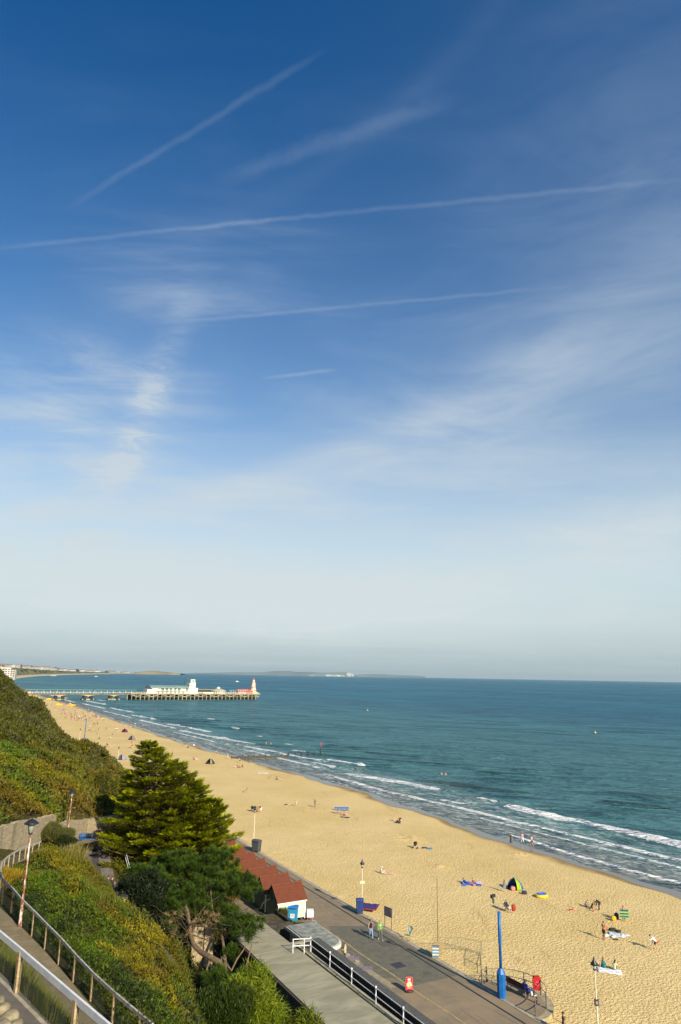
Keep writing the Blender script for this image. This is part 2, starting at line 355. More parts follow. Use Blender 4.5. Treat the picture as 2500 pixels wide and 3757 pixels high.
# ------------------------------------------------------------------ ground: cliff terrain
def soilmat():
    m = bpy.data.materials.new('cliff_soil'); m.use_nodes = True; T = NT(m.node_tree); m.node_tree.nodes.clear()
    tc = T.n('ShaderNodeTexCoord').outputs['Object']
    a = T.noise(tc, .25, 5, .6); b = T.noise(tc, 2.5, 5, .65)
    c = T.mix(T.mr(a, .4, .6), (.035, .045, .010), (.075, .055, .018)); c = T.mix(T.mr(b, .35, .75), c, (.11, .10, .025))
    bp = T.n('ShaderNodeBump', {'Height': T.noise(tc, 5, 5, .7), 'Strength': .8, 'Distance': .3})
    p = T.n('ShaderNodeBsdfPrincipled', {'Base Color': c, 'Roughness': .95, 'Normal': bp.outputs[0], 'Specular IOR Level': .1})
    o = T.n('ShaderNodeOutputMaterial'); T.link(p.outputs[0], o.inputs[0]); return m
def terrain():
    s = np.concatenate([np.arange(-30, 10, 2.0), np.arange(10, 130, .45), np.arange(130, 240, 1.5), np.geomspace(240, 960, 40)])
    t = np.concatenate([np.arange(-70, -14, 3.0), np.arange(-14, 32.01, .45)])
    S, Tt = np.meshgrid(s, t, indexing='ij'); X = -S*sn_+Tt*cs_; Y = S*cs_+Tt*sn_; Z = height(X, Y)
    pd = pathdist(X, Y); k = sstep(pd, .2, 1.5)*sstep(Tt, 23, 20)+sstep(pd, .2, 1.5)*(S > 98)*sstep(Tt, 31.2, 29)
    Z = Z+k*((fbm(X*.35, Y*.35, 4)-.5)*1.6+(fbm(X*.09+9, Y*.09, 2)-.5)*2.2*sstep(S, 70, 110))
    o = npmesh('cliff_ground', np.stack([X, Y, Z], 2).reshape(-1, 3), grid_faces(len(s), len(t)), soilmat(), smooth=True); tag(o, kind='structure')
    return s, t, Z
tS, tT, tZ = terrain()
def groundz(x, y):
    x = np.asarray(x, float); y = np.asarray(y, float)
    s = -x*sn_+y*cs_; t = x*cs_+y*sn_
    i = np.clip(np.searchsorted(tS, s)-1, 0, len(tS)-2); j = np.clip(np.searchsorted(tT, t)-1, 0, len(tT)-2)
    u = np.clip((s-tS[i])/(tS[i+1]-tS[i]), 0, 1); v = np.clip((t-tT[j])/(tT[j+1]-tT[j]), 0, 1)
    return (tZ[i, j]*(1-u)+tZ[i+1, j]*u)*(1-v)+(tZ[i, j+1]*(1-u)+tZ[i+1, j+1]*u)*v
# paths (ribbons a few cm above the ground)
M_tarm = mat('old_tarmac', (.17, .145, .11), .9, .25, 1.5, .25, 60, c2=(.12, .10, .085))
M_pathB = mat('sandy_path', (.30, .225, .12), .95, .2, 2.0, .3, 40, c2=(.20, .16, .08))
M_kerb = mat('kerb_concrete', (.42, .36, .25), .9, .15, 3, .2, 60)
def ribbon(name, poly, hw, m, up=.05):
    pts = [Vector(p) for p in poly]; dense = []
    for a, b in zip(pts[:-1], pts[1:]):
        n = max(2, int((b-a).length/.6)); dense += [a.lerp(b, k/n) for k in range(n)]
    dense.append(pts[-1]); mb = MB(); L = []
    for i, p in enumerate(dense):
        d = dense[min(i+2, len(dense)-1)]-dense[max(i-2, 0)]; d.z = 0; nrm = Vector((-d.y, d.x, 0)).normalized()
        L += [p+nrm*hw+Vector((0, 0, up)), p+nrm*hw*.0+Vector((0, 0, up+.015)), p-nrm*hw+Vector((0, 0, up))]
    F = []
    for i in range(len(dense)-1):
        for k in (0, 1): F.append((3*i+k, 3*i+3+k, 3*i+4+k, 3*i+1+k))
    mb.poly(L, F); return tag(mb.build(name, m, smooth=True), kind='structure')
ribbon('upper_path', PA, 1.05, M_tarm); ribbon('middle_path', PB, .9, M_pathB); ribbon('lower_path', PC, 1.5, M_tarm)
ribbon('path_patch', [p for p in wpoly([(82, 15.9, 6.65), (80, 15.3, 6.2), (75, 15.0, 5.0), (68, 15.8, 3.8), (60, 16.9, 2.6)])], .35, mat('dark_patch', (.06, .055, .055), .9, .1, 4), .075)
# ------------------------------------------------------------------ promenade
def prommat():
    m = bpy.data.materials.new('promenade_asphalt'); m.use_nodes = True; T = NT(m.node_tree); m.node_tree.nodes.clear()
    tc = T.n('ShaderNodeTexCoord').outputs['Object']
    a = T.noise(tc, .18, 4, .6, .6); b = T.noise(tc, 1.2, 5, .65); f = T.noise(tc, 30, 2, .5)
    st_ = T.noise(T.n('ShaderNodeMapping', {'Vector': tc, 'Scale': (2.2, .12, 1)}).outputs[0], 1.2, 4, .6)
    c = T.mix(T.mr(a, .4, .62), (.30, .215, .125), (.215, .17, .105)); c = T.mix(T.mr(b, .35, .8, 0, .5), c, (.37, .29, .17))
    c = T.mix(T.mr(st_, .56, .66, 0, .45), c, (.12, .095, .07)); c = T.mix(T.mr(f, .3, .7, 0, .3), c, (.28, .22, .15))
    bp = T.n('ShaderNodeBump', {'Height': f, 'Strength': .15, 'Distance': .02})
    p = T.n('ShaderNodeBsdfPrincipled', {'Base Color': c, 'Roughness': .85, 'Normal': bp.outputs[0], 'Specular IOR Level': .3})
    o = T.n('ShaderNodeOutputMaterial'); T.link(p.outputs[0], o.inputs[0]); return m
M_prom = prommat()
def flat(name, st_outline, z, m, loc_s=0, z0=None, kind='structure'):
    """polygon in (t,s) local coordinates, rotated with the coast so Object coords run along it"""
    mb = MB(); mb.prism([(t, s) for s, t in st_outline], z if z0 is None else z0, z)if z0 is not None else mb.poly([(t, s, z) for s, t in st_outline], [tuple(range(len(st_outline)))])
    o = mb.build(name, m, rz=COAST); o['kind'] = kind; return o
PE = 42.2   # seaward edge of the promenade
flat('promenade', [(-40, 27), (-40, PE-.5), (1000, PE-.5), (1000, 27)], 0.0, M_prom, z0=-1.5)
flat('promenade_edge', [(-40, PE-.497), (-40, PE), (1000, PE), (1000, PE-.497)], 0.03, M_kerb, z0=-1.5)
platC = (47.7, 42.0); platR = 3.45
arc = [(platC[0]+platR*1.08*math.cos(a), platC[1]+platR*1.05*math.sin(a)) for a in np.linspace(0.02, math.pi-.02, 22)]
flat('lookout_apron', arc, .034, mat('apron_concrete', (.40, .33, .19), .9, .15, 2.0, .2, 30), z0=-1.4)
flat('lookout_paving', [(platC[0]+(s-platC[0])*.87, platC[1]+(t-platC[1])*.8) for s, t in arc], .04, M_prom)
M_dark = mat('dark_asphalt', (.165, .15, .10), .9, .22, 1.5, .2, 50, c2=(.12, .11, .078))
flat('asphalt_repair', [(53.2, 37.0), (53.2, 41.55), (66.5, 41.5), (68.5, 37.0), (66.0, 36.0), (61.5, 34.8), (55.5, 34.9), (55.3, 36.0)], .006, M_dark)
M_drain = mat('drain_iron', (.03, .028, .03), .7, .2, 5)
flat('drain_slot', [(30, 40.55), (30, 40.72), (112, 40.72), (112, 40.55)], .010, M_drain)
# yellow line with uneven worn edge
M_yel = mat('worn_line_paint', (.50, .37, .14), .85, .25, 3, c2=(.33, .25, .12))
mb = MB(); P = []; n = 160
for i in range(n+1):
    s = 30+41.5*i/n; c = 36.75-.012*(s-30)+.05*math.sin(s*.7); h = .07+.02*math.sin(s*5.1); P += [(c-h, s, .011), (c+h, s, .011)]
mb.poly(P, [(2*i, 2*i+1, 2*i+3, 2*i+2) for i in range(n)]); tag(mb.build('painted_line', M_yel, rz=COAST), kind='structure')
flat('pale_patch', [(53.6, 34.9), (53.6, 35.5), (57.6, 35.3), (57.6, 34.75)], .012, mat('pale_patch', (.36, .30, .18), .9, .15, 3))
# manhole covers
for k, (px, py, wd, lb) in enumerate(((1462, 3542, 1.1, 'dark square iron cover in the asphalt beyond the red board'), (1568, 3571, .7, 'small round patterned cover in the asphalt left of the blue post'), (1418, 3464, 1.2, 'faded square cover in the paving beside the walking couple'))):
    p = at(px, py, 0.014); mb = MB()
    if k == 1: mb.lathe([(.33, 0), (.33, .012), (.2, .014)], seg=18)
    else: mb.box((0, 0, 0), (wd, wd, .012)); [mb.box((0, -wd/2+.15+i*.2, .008), (wd*.8, .03, .006)) for i in range(4)]
    tag(mb.build('manhole_cover', mat('iron_cover%d' % k, (.05, .045, .06) if k == 0 else (.13, .11, .08), .6, .2, 8), loc=p, rz=COAST), lb, 'manhole cover', 'covers in the promenade')
# ------------------------------------------------------------------ beach
def sandz(s, t):
    z = np.interp(t, [40, 42.2, 44, 60, 75, 84, 92, 100, 140], [-.35, -.25, -.4, -.9, -1.35, -1.72, -2.12, -2.6, -5])
    z = z+.10*np.sin(s*.22+1.0)*sstep(t, 76, 84)+.06*np.sin(s*.61)*sstep(t, 78, 86)+.05*np.sin(s*.083+2)*sstep(t, 70, 86)
    return z
def sandmat():
    m = bpy.data.materials.new('beach_sand'); m.use_nodes = True; T = NT(m.node_tree); m.node_tree.nodes.clear()
    tc = T.n('ShaderNodeTexCoord').outputs['Object']
    wet = T.n('ShaderNodeAttribute', attribute_name='wet').outputs['Fac']; damp = T.n('ShaderNodeAttribute', attribute_name='damp').outputs['Fac']
    a = T.noise(tc, .06, 4, .6); b = T.noise(tc, .7, 5, .7); f = T.noise(tc, 3.0, 3, .6)
    c = T.mix(T.mr(a, .35, .65), (.70, .505, .205), (.755, .56, .25)); c = T.mix(T.mr(b, .5, .8, 0, .35), c, (.52, .37, .16))
    tr = T.noise(T.n('ShaderNodeMapping', {'Vector': tc, 'Scale': (.9, .16, 1)}).outputs[0], .5, 5, .7, .6)
    c = T.mix(T.mr(tr, .58, .72, 0, .4), c, (.44, .29, .10))
    c = T.mix(T.mr(f, .52, .75, 0, .25), c, (.40, .27, .10))
    dampf = T.m('MULTIPLY', damp, T.mr(T.noise(tc, .25, 4, .6), .25, .6, .5, 1.0)); c = T.mix(dampf, c, (.30, .185, .06)); c = T.mix(wet, c, (.16, .125, .085))
    dist = T.n('ShaderNodeVectorMath', {0: T.n('ShaderNodeNewGeometry').outputs['Position'], 1: (0, 0, 0)}, operation='LENGTH').outputs['Value']
    n1 = T.noise(tc, 3.9, 2, .55, .2); n2 = T.noise(tc, 8, 3, .55)
    hsum = T.m('ADD', T.mr(n1, .38, .62), T.m('MULTIPLY', n2, .35))
    st_ = T.m('MULTIPLY', T.m('SUBTRACT', 1.0, T.m('MAXIMUM', wet, T.m('MULTIPLY', damp, .8))), 1.0)
    bp = T.n('ShaderNodeBump', {'Height': hsum, 'Strength': T.m('MULTIPLY', st_, .6), 'Distance': .085})
    ro = T.mr(wet, 0, 1, .95, .22, False)
    p = T.n('ShaderNodeBsdfPrincipled', {'Base Color': c, 'Roughness': ro, 'Normal': bp.outputs[0], 'Specular IOR Level': T.mr(wet, 0, 1, .1, .5, False)})
    o = T.n('ShaderNodeOutputMaterial'); T.link(p.outputs[0], o.inputs[0]); return m
M_sand = sandmat()
def wline(s):   # where the waterline lies (t) for each s
    return np.interp(s, [0, 62.9, 77, 92, 118, 144, 162, 209, 264, 330, 420, 515, 650, 776, 1000], [87, 87, 87.5, 87, 88.5, 90, 90, 88, 85, 85, 86, 88, 88, 86, 90])+.5*np.sin(s*.22)+.3*np.sin(s*.61)
def beach():
    s = np.concatenate([np.arange(-60, 30, 3.0), np.arange(30, 125, .32), np.arange(125, 260, 1.0), np.geomspace(260, 1100, 110)])
    t = np.concatenate([[PE-.2, PE+.02], np.arange(PE+.3, 92, .32), np.arange(92, 150, 4.0)])
    S, T_ = np.meshgrid(s, t, indexing='ij'); Z = sandz(S, T_); Wl = wline(S)
    # bring the sand to sea level at the surveyed waterline
    Z = Z+(-2.0-sandz(S, Wl))*sstep(T_, Wl-14, Wl)
    dry = sstep(T_, Wl-4, Wl-9)*sstep(T_, 42.6, 44.5)
    near = sstep(S, 190, 120)
    X = S; bump = (fbm(S*1.6+3, T_*1.6, 2)-.5)*.045+(fbm(S*.25, T_*.25, 2)-.5)*.12
    Z = Z+bump*dry*(.35+.65*near)
    Z = Z+(fbm(S*.5+40, T_*.5, 3)-.5)*.25*sstep(T_, 46, 42.6)*(T_ > 42.3)+.12*sstep(T_, 44.5, 42.4)*(T_ > 42.3)
    for cs2, ct, r, h in ((103.5, 84-14.5, 2.4, .35), (88.0, 81.0, 2.0, .3), (131, 66, 2.0, .3), (129, 69, 1.3, .25), (84.8, 63.6, 1.2, .35), (101, 70.5, 1.5, .25)):
        d = np.hypot(S-cs2, (T_-ct)); Z = Z+h*np.exp(-(d/r)**2)*(fbm(S*1.8, T_*1.8, 3)-.25)*1.6
    damp = sstep(T_, Wl-4.6+1.4*np.sin(S*.12), Wl-2.6); wet = sstep(T_, Wl-3.0+.9*np.sin(S*.17+1), Wl-2.2+.9*np.sin(S*.17+1))
    o = npmesh('beach', np.stack([-S*sn_+T_*cs_, S*cs_+T_*sn_, Z], 2).reshape(-1, 3), grid_faces(len(s), len(t)), M_sand, smooth=True, attrs={'wet': wet.ravel(), 'damp': damp.ravel()})
    tag(o, kind='structure'); return s, t, Z
bS, bT, bZ = beach()
def bz(s, t):
    i = int(np.clip(np.searchsorted(bS, s)-1, 0, len(bS)-2)); j = int(np.clip(np.searchsorted(bT, t)-1, 0, len(bT)-2))
    u = min(1, max(0, (s-bS[i])/(bS[i+1]-bS[i]))); v = min(1, max(0, (t-bT[j])/(bT[j+1]-bT[j])))
    return float((bZ[i, j]*(1-u)+bZ[i+1, j]*u)*(1-v)+(bZ[i, j+1]*(1-u)+bZ[i+1, j+1]*u)*v)
def sand_at(px, py):
    """point on the beach seen at a photo pixel"""
    z = -.8
    for _ in range(8):
        p = at(px, py, z); s, t = ST(p); z = max(bz(s, t), -2.25)
    return at(px, py, z)
# ------------------------------------------------------------------ sea
SEA = -2.0
def seamat():
    m = bpy.data.materials.new('sea_water'); m.use_nodes = True; T = NT(m.node_tree); m.node_tree.nodes.clear()
    pos = T.n('ShaderNodeNewGeometry').outputs['Position']
    tc = T.n('ShaderNodeMapping', {'Vector': pos, 'Rotation': (0, 0, -CA)}).outputs[0]     # x = t, y = s
    foam = T.n('ShaderNodeAttribute', attribute_name='foam').outputs['Fac']; sh = T.n('ShaderNodeAttribute', attribute_name='shallow').outputs['Fac']
    churn = T.n('ShaderNodeAttribute', attribute_name='churn').outputs['Fac']; crest = T.n('ShaderNodeAttribute', attribute_name='crest').outputs['Fac']
    big = T.noise(T.n('ShaderNodeMapping', {'Vector': tc, 'Scale': (.004, .0015, 1)}).outputs[0], 1.0, 4, .6)
    offs = T.mr(T.n('ShaderNodeSeparateXYZ', {0: tc}).outputs[0], 95, 520, 0, 1)
    c = T.mix(T.mr(big, .35, .65), T.mix(offs, (.066, .180, .165), (.020, .118, .170)), T.mix(offs, (.085, .225, .205), (.030, .160, .210)))
    c = T.mix(T.mr(sh, .45, 1.0, 0, 1, False), c, (.150, .250, .185)); c = T.mix(T.m('MULTIPLY', T.mr(sh, .75, 1.0), .85), c, (.19, .18, .13))
    tw0 = T.n('ShaderNodeMapping', {'Vector': pos, 'Rotation': (0, 0, R(-64))}).outputs[0]
    dd = T.n('ShaderNodeVectorMath', {0: pos, 1: (0, 0, 0)}, operation='LENGTH').outputs['Value']
    def pn_(sx, sy, det=5): return T.noise(T.n('ShaderNodeMapping', {'Vector': tw0, 'Scale': (sx, sy, 1)}).outputs[0], 1.0, det, .68, .4)
    patch = T.mix(T.mr(dd, 150, 420), pn_(.30, .07, 6), pn_(.10, .022, 5)); patch = T.mix(T.mr(dd, 500, 1300), patch, pn_(.028, .006, 5))
    c = T.mix(T.mr(patch, .48, .62, 0, .8), c, (.014, .070, .070)); c = T.mix(T.mr(patch, .47, .33, 0, .55), c, (.10, .27, .26))  # dark troughs and bright wave facets put into the water colour
    c = T.mix(T.m('MULTIPLY', crest, .92), c, (.012, .034, .014))  # wave fronts reflecting less sky, darkened in the base colour
    tw = T.n('ShaderNodeMapping', {'Vector': pos, 'Rotation': (0, 0, R(-68))}).outputs[0]     # x = direction the wind chop runs
    def wv(sx, sy, k, d=4): return T.m('MULTIPLY', T.noise(T.n('ShaderNodeMapping', {'Vector': tw, 'Scale': (sx, sy, 1)}).outputs[0], 1.0, d, .6, .3), k)
    h = T.m('ADD', T.m('ADD', wv(.12, .03, 4.5), wv(.45, .13, 2.8)), T.m('ADD', wv(1.5, .5, .9), wv(.02, .006, 9.0)))
    bp = T.n('ShaderNodeBump', {'Height': h, 'Strength': 1.0, 'Distance': 1.0})
    fn = T.noise(T.n('ShaderNodeMapping', {'Vector': tc, 'Scale': (1.6, .8, 1)}).outputs[0], 1.0, 6, .7, .4)
    fb = T.noise(T.n('ShaderNodeMapping', {'Vector': tc, 'Scale': (.5, .16, 1)}).outputs[0], 1.0, 5, .7, 1.2)
    f1 = T.mr(T.m('ADD', foam, T.m('MULTIPLY', T.m('SUBTRACT', fn, .5), 1.3)), .42, .66)
    f2 = T.m('MULTIPLY', T.mr(T.m('MULTIPLY', fb, T.m('ADD', .55, fn)), .46, .66), T.m('MULTIPLY', churn, .42))
    ff = T.m('MAXIMUM', f1, f2)
    # scattered small whitecaps out at sea
    wc = T.noise(T.n('ShaderNodeMapping', {'Vector': tc, 'Scale': (.10, .035, 1)}).outputs[0], 1.0, 6, .75, .5); ff = T.m('MAXIMUM', ff, T.mr(wc, .775, .80, 0, .8))
    c = T.mix(ff, c, (.80, .80, .76))
    nf = T.n('ShaderNodeMix', {0: ff, 4: bp.outputs[0], 5: T.n('ShaderNodeNewGeometry').outputs['Normal']}, data_type='VECTOR').outputs[1]
    d = T.n('ShaderNodeBsdfDiffuse', {'Color': c, 'Normal': bp.outputs[0]}); g = T.n('ShaderNodeBsdfGlossy', {'Color': (.72, .9, 1, 1), 'Roughness': .22, 'Normal': bp.outputs[0]})
    fr = T.n('ShaderNodeFresnel', {'IOR': 1.33, 'Normal': bp.outputs[0]}).outputs[0]      # waves shade each other: grazing reflection stays far below a flat mirror's
    fac = T.m('MULTIPLY', T.m('MINIMUM', T.m('MULTIPLY', fr, .55), .25), T.m('SUBTRACT', 1.0, ff))
    p = T.n('ShaderNodeMixShader', {0: fac, 1: d.outputs[0], 2: g.outputs[0]})
    o = T.n('ShaderNodeOutputMaterial'); T.link(p.outputs[0], o.inputs[0]); return m
# breaker lines: (list of (s, t)), width towards the shore, strength
BRK = [([(212, 112), (191, 116.4)], 1.8, 1.0), ([(180, 100.5), (168, 103.5), (161, 105.8), (152, 107.5), (142, 108.5)], 2.6, 1.0), ([(178, 103.5), (165, 106.5)], 1.4, .8),
       ([(133, 111.2), (126, 110.6)], 1.6, .95), ([(126, 110.4), (116, 110.5), (105, 110.9), (93.5, 112.4), (82, 112.8), (62, 114)], 3.0, 1.1),
       ([(190, 95.5), (179, 95.1), (165, 95), (150, 95.1), (131, 97.2), (119, 98.7), (109, 99.2), (98, 100.2), (86, 101.5), (74, 103), (55, 104)], 1.5, .85),
       ([(134, 100.5), (126, 102.2)], 1.5, .7), ([(120, 94.5), (112, 95.6), (98, 96.2), (86, 97.7), (74, 98.6), (55, 99)], 1.1, .7),
       ([(104, 90.2), (98, 90.4), (85, 90.2), (75, 90.6), (68, 91.6), (50, 92)], 1.0, .85), ([(170, 90.8), (158, 91.0)], .8, .6), ([(153, 92.2), (140, 91.6)], .8, .6),
       ([(232, 104), (215, 107), (205, 108.5)], 2.0, .95), ([(205, 104), (190, 105)], 1.8, .9), ([(250, 96), (235, 98), (215, 98.6), (200, 99.4), (186, 99.8)], 1.6, .85), ([(300, 91), (270, 91), (240, 90.4), (215, 91)], .9, .6),
       ([(262, 101), (245, 103.5), (228, 106)], 1.8, .9), ([(295, 104), (275, 107), (262, 109)], 2.2, 1.0), ([(340, 99), (310, 101.5), (286, 104)], 2.2, 1.0), ([(385, 105), (350, 108), (322, 111)], 2.4, 1.0),
       ([(330, 93), (300, 95.5), (270, 96)], 1.4, .8), ([(420, 98), (380, 99), (345, 101)], 2.0, .9), ([(470, 104), (440, 106), (415, 108)], 2.6, 1.0), ([(520, 95), (470, 97), (430, 98)], 1.8, .9), ([(560, 108), (520, 110), (490, 112)], 3, 1.0),
       ([(640, 100), (590, 101), (540, 103)], 2.6, 1.0), ([(700, 112), (650, 114), (610, 116)], 4, 1.0), ([(760, 96), (710, 97), (650, 97)], 3.0, .9), ([(720, 127), (690, 130)], 4, 1.0), ([(860, 100), (800, 103), (750, 104)], 4.5, 1.0), ([(930, 106), (870, 110)], 6, 1.0),
       ([(345, 128), (338, 130)], 2.0, .8), ([(300, 124), (296, 125)], 1.6, .8), ([(262, 120), (256, 121.5)], 1.6, .9), ([(240, 113), (232, 115)], 1.6, .8), ([(114, 127.5), (112, 128)], .6, .6), ([(420, 140), (410, 142)], 2.5, .8)]
def sea():
    s = np.concatenate([-np.geomspace(38000, 40, 40), np.arange(-30, 50, 3.0), np.arange(50, 235, .55), np.arange(235, 420, 1.4), np.arange(420, 950, 4.0), np.geomspace(950, 45000, 60)])
    t = np.concatenate([np.arange(76, 118, .42), np.arange(118, 150, .8), np.arange(150, 240, 2.0), np.geomspace(240, 45000, 110)])
    S, T_ = np.meshgrid(s, t, indexing='ij'); Wl = wline(S); off = T_-Wl
    fine = sstep(S, 950, 500)*sstep(T_, 260, 190)*sstep(S, -30, 20)
    X_ = -S*sn_+T_*cs_; Y_ = S*cs_+T_*sn_; ph = (.47*X_+.88*Y_+7*(fbm(X_*.012, Y_*.03, 2)-.5)*2)/2.3
    A = .40*sstep(off, 8, 26)*sstep(off, 130, 40)*fine; wob = fbm(X_*.035, Y_*.09+5, 3)
    crest = np.clip(np.sin(ph), 0, 1)**2*sstep(wob, .42, .56)
    Z = SEA+A*(crest*1.5-.3)+fine*(fbm(S*.08, T_*.35, 3)-.5)*.35*sstep(off, 2, 15)
    foam = np.zeros(S.shape); lift = np.zeros(S.shape)
    for line, wd, k in BRK:
        q = np.array(line); lo, hi = q[:, 0].min(), q[:, 0].max(); o_ = np.argsort(q[:, 0]); ct = np.interp(S, q[o_, 0], q[o_, 1])+.7*(fbm(S*.25, S*.07+wd, 3)-.5)*wd
        wd_ = wd*(.55+.9*fbm(S*.12+7, S*.03, 2)); d = ct-T_
        prof = sstep(d, -wd_*.25, .0)*sstep(d, wd_*1.25, wd_*.35)
        ends = sstep(S, lo-.5, lo+max(1, (hi-lo)*.12))*sstep(S, hi+.5, hi-max(1, (hi-lo)*.12))
        foam = np.maximum(foam, prof*ends*k); lift = np.maximum(lift, np.exp(-((T_-ct)/(wd*.9))**2)*ends*min(.5, wd*.16))
    swash = sstep(off, -.7, -.35)*sstep(off, .9, .15)*(.35+.6*fbm(S*.1, S*.03, 3)); foam = np.maximum(foam, swash*.75)
    # swell faces: weaker sky reflection is put into a dark green crest colour
    shal = sstep(off, 75, 4)*.62+sstep(off, 22, 2)*.38
    churn = sstep(off, 28, 16)*sstep(off, -.5, 1.5)*sstep(S, 700, 300)
    Z = Z+lift*fine; Z = np.where(off < 1.5, np.maximum(SEA-.02, SEA+(Z-SEA)*sstep(off, 0, 1.5)), Z)
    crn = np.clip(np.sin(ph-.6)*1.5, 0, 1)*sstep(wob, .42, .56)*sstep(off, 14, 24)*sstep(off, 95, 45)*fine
    o = npmesh('sea', np.stack([-S*sn_+T_*cs_, S*cs_+T_*sn_, Z], 2).reshape(-1, 3), grid_faces(len(s), len(t)), seamat(), smooth=True,
               attrs={'foam': foam.ravel(), 'shallow': shal.ravel(), 'churn': churn.ravel(), 'crest': crn.ravel()}); tag(o, kind='structure')
sea()
# ------------------------------------------------------------------ materials for objects
M_white = mat('white_paint', (.78, .77, .72), .5, .06, 4); M_cream = mat('cream_paint', (.72, .64, .44), .5, .08, 4)
M_black = mat('black_metal', (.025, .025, .03), .4, .2, 6); M_grey = mat('galvanised_steel', (.32, .31, .28), .5, .15, 8)
M_conc = mat('weathered_concrete', (.40, .37, .27), .9, .2, .8, .2, 20, c2=(.27, .255, .19))
M_wood = mat('weathered_timber', (.46, .33, .16), .85, .2, 8, .3, 40); M_glass = mat('lamp_glass', (.55, .6, .5), .15, .05, 3)
M_stone = None
def stonemat():
    m = bpy.data.materials.new('rubble_stone'); m.use_nodes = True; T = NT(m.node_tree); m.node_tree.nodes.clear()
    tc = T.n('ShaderNodeTexCoord').outputs['UV']
    mp = T.n('ShaderNodeMapping', {'Vector': tc, 'Scale': (1, 1, 1)}).outputs[0]
    wob = T.noise(mp, 1.3, 3, .6, 0, 'Color'); v = T.n('ShaderNodeVectorMath', {0: mp, 1: T.n('ShaderNodeVectorMath', {0: wob, 1: (.42, .30, .3)}, operation='MULTIPLY').outputs[0]}, operation='ADD').outputs[0]
    br = T.n('ShaderNodeTexBrick', {'Vector': v, 'Color1': (.44, .35, .20, 1), 'Color2': (.27, .21, .12, 1), 'Mortar': (.21, .165, .095, 1), 'Scale': 1.0, 'Mortar Size': .018, 'Mortar Smooth': .3, 'Brick Width': .42, 'Row Height': .17}); br.offset = .37; br.squash = .7; br.squash_frequency = 3
    st_ = T.noise(T.n('ShaderNodeMapping', {'Vector': tc, 'Scale': (.9, .12, 1)}).outputs[0], 1.0, 4, .6)
    c = T.mix(T.mr(st_, .52, .72, 0, .8), br.outputs[0], (.10, .085, .05)); c = T.mix(T.mr(T.noise(tc, 4, 4, .7), .3, .8, 0, .4), c, (.50, .42, .27))
    bp = T.n('ShaderNodeBump', {'Height': br.outputs['Fac'], 'Strength': .7, 'Distance': .04}, invert=True)
    p = T.n('ShaderNodeBsdfPrincipled', {'Base Color': c, 'Roughness': .95, 'Normal': bp.outputs[0]}); o = T.n('ShaderNodeOutputMaterial'); T.link(p.outputs[0], o.inputs[0]); return m
M_stone = stonemat()
def stone_wall(pts, name, label, th=.45):
    """pts: (world Vector base, top z). Rough-topped rubble wall with uv in metres"""
    den = []
    for (a, za), (b, zb) in zip(pts[:-1], pts[1:]):
        n = max(2, int((b-a).length/.28)); den += [(a.lerp(b, k/n), za+(zb-za)*k/n) for k in range(n)]
    den.append(pts[-1]); V = []; F = []; UV = []; d0 = 0; L = []
    for i, (p, zt) in enumerate(den):
        if i: d0 += (den[i][0]-den[i-1][0]).length
        q = den[min(i+1, len(den)-1)][0]-den[max(i-1, 0)][0]; q.z = 0; nr = Vector((-q.y, q.x, 0)).normalized()*th/2
        z1 = zt+random.choice((0, .06, .13, .03)); b = p.z-.8
        V += [(p.x+nr.x, p.y+nr.y, b), (p.x+nr.x, p.y+nr.y, z1), (p.x-nr.x, p.y-nr.y, z1), (p.x-nr.x, p.y-nr.y, b)]; L.append((d0, b, z1))
    for i in range(len(den)-1):
        for k in range(3):
            F.append((4*i+k, 4*i+4+k, 4*i+5+k, 4*i+k+1)); u0, u1 = L[i][0], L[i+1][0]
            z = [(L[i][1], L[i][2]), (L[i+1][1], L[i+1][2])]
            if k == 0: UV += [(u0, z[0][0]), (u1, z[1][0]), (u1, z[1][1]), (u0, z[0][1])]
            elif k == 1: UV += [(u0, 0), (u1, 0), (u1, th), (u0, th)]
            else: UV += [(u0, z[0][1]), (u1, z[1][1]), (u1, z[1][0]), (u0, z[0][0])]
    e = 4*(len(den)-1); F += [(0, 1, 2, 3), (e+3, e+2, e+1, e)]; UV += [(0, L[0][1]), (0, L[0][2]), (th, L[0][2]), (th, L[0][1]), (th, L[-1][1]), (th, L[-1][2]), (0, L[-1][2]), (0, L[-1][1])]
    me = bpy.data.meshes.new(name); me.from_pydata(V, [], F); uv = me.uv_layers.new(name='UVMap')
    for i, u in enumerate(UV): uv.data[i].uv = u
    me.materials.append(M_stone); o = bpy.data.objects.new(name, me); C.objects.link(o); return tag(o, label, 'wall')
stone_wall([(W(56.5, .2, 11.3), 13.2), (W(62, 2.9, 10.6), 12.7), (W(66.2, 4.6, 10.2), 12.35), (W(70, 6.6, 9.5), 12.0), (W(74, 8.6, 8.9), 11.4), (W(78.3, 10.7, 8.4), 10.9)], 'stone_wall', 'tall rubble stone wall curving up the left side of the zigzag path below the hillside')
stone_wall([(W(78.6, 10.9, 8.3), 9.95), (W(82, 12.6, 7.9), 9.5), (W(86, 15.2, 7.2), 8.75), (W(88.5, 18.5, 7.0), 8.5), (W(88, 22, 6.2), 8.1)], 'stone_wall', 'lower rubble stone wall behind the blue bench at the path corner')
stone_wall([(W(57.8, 13.2, 3.0), 6.6), (W(55.2, 13.6, 2.5), 6.3)], 'stone_wall', 'stub of lumpy stone wall showing above the bramble left of the bent pine trunk')
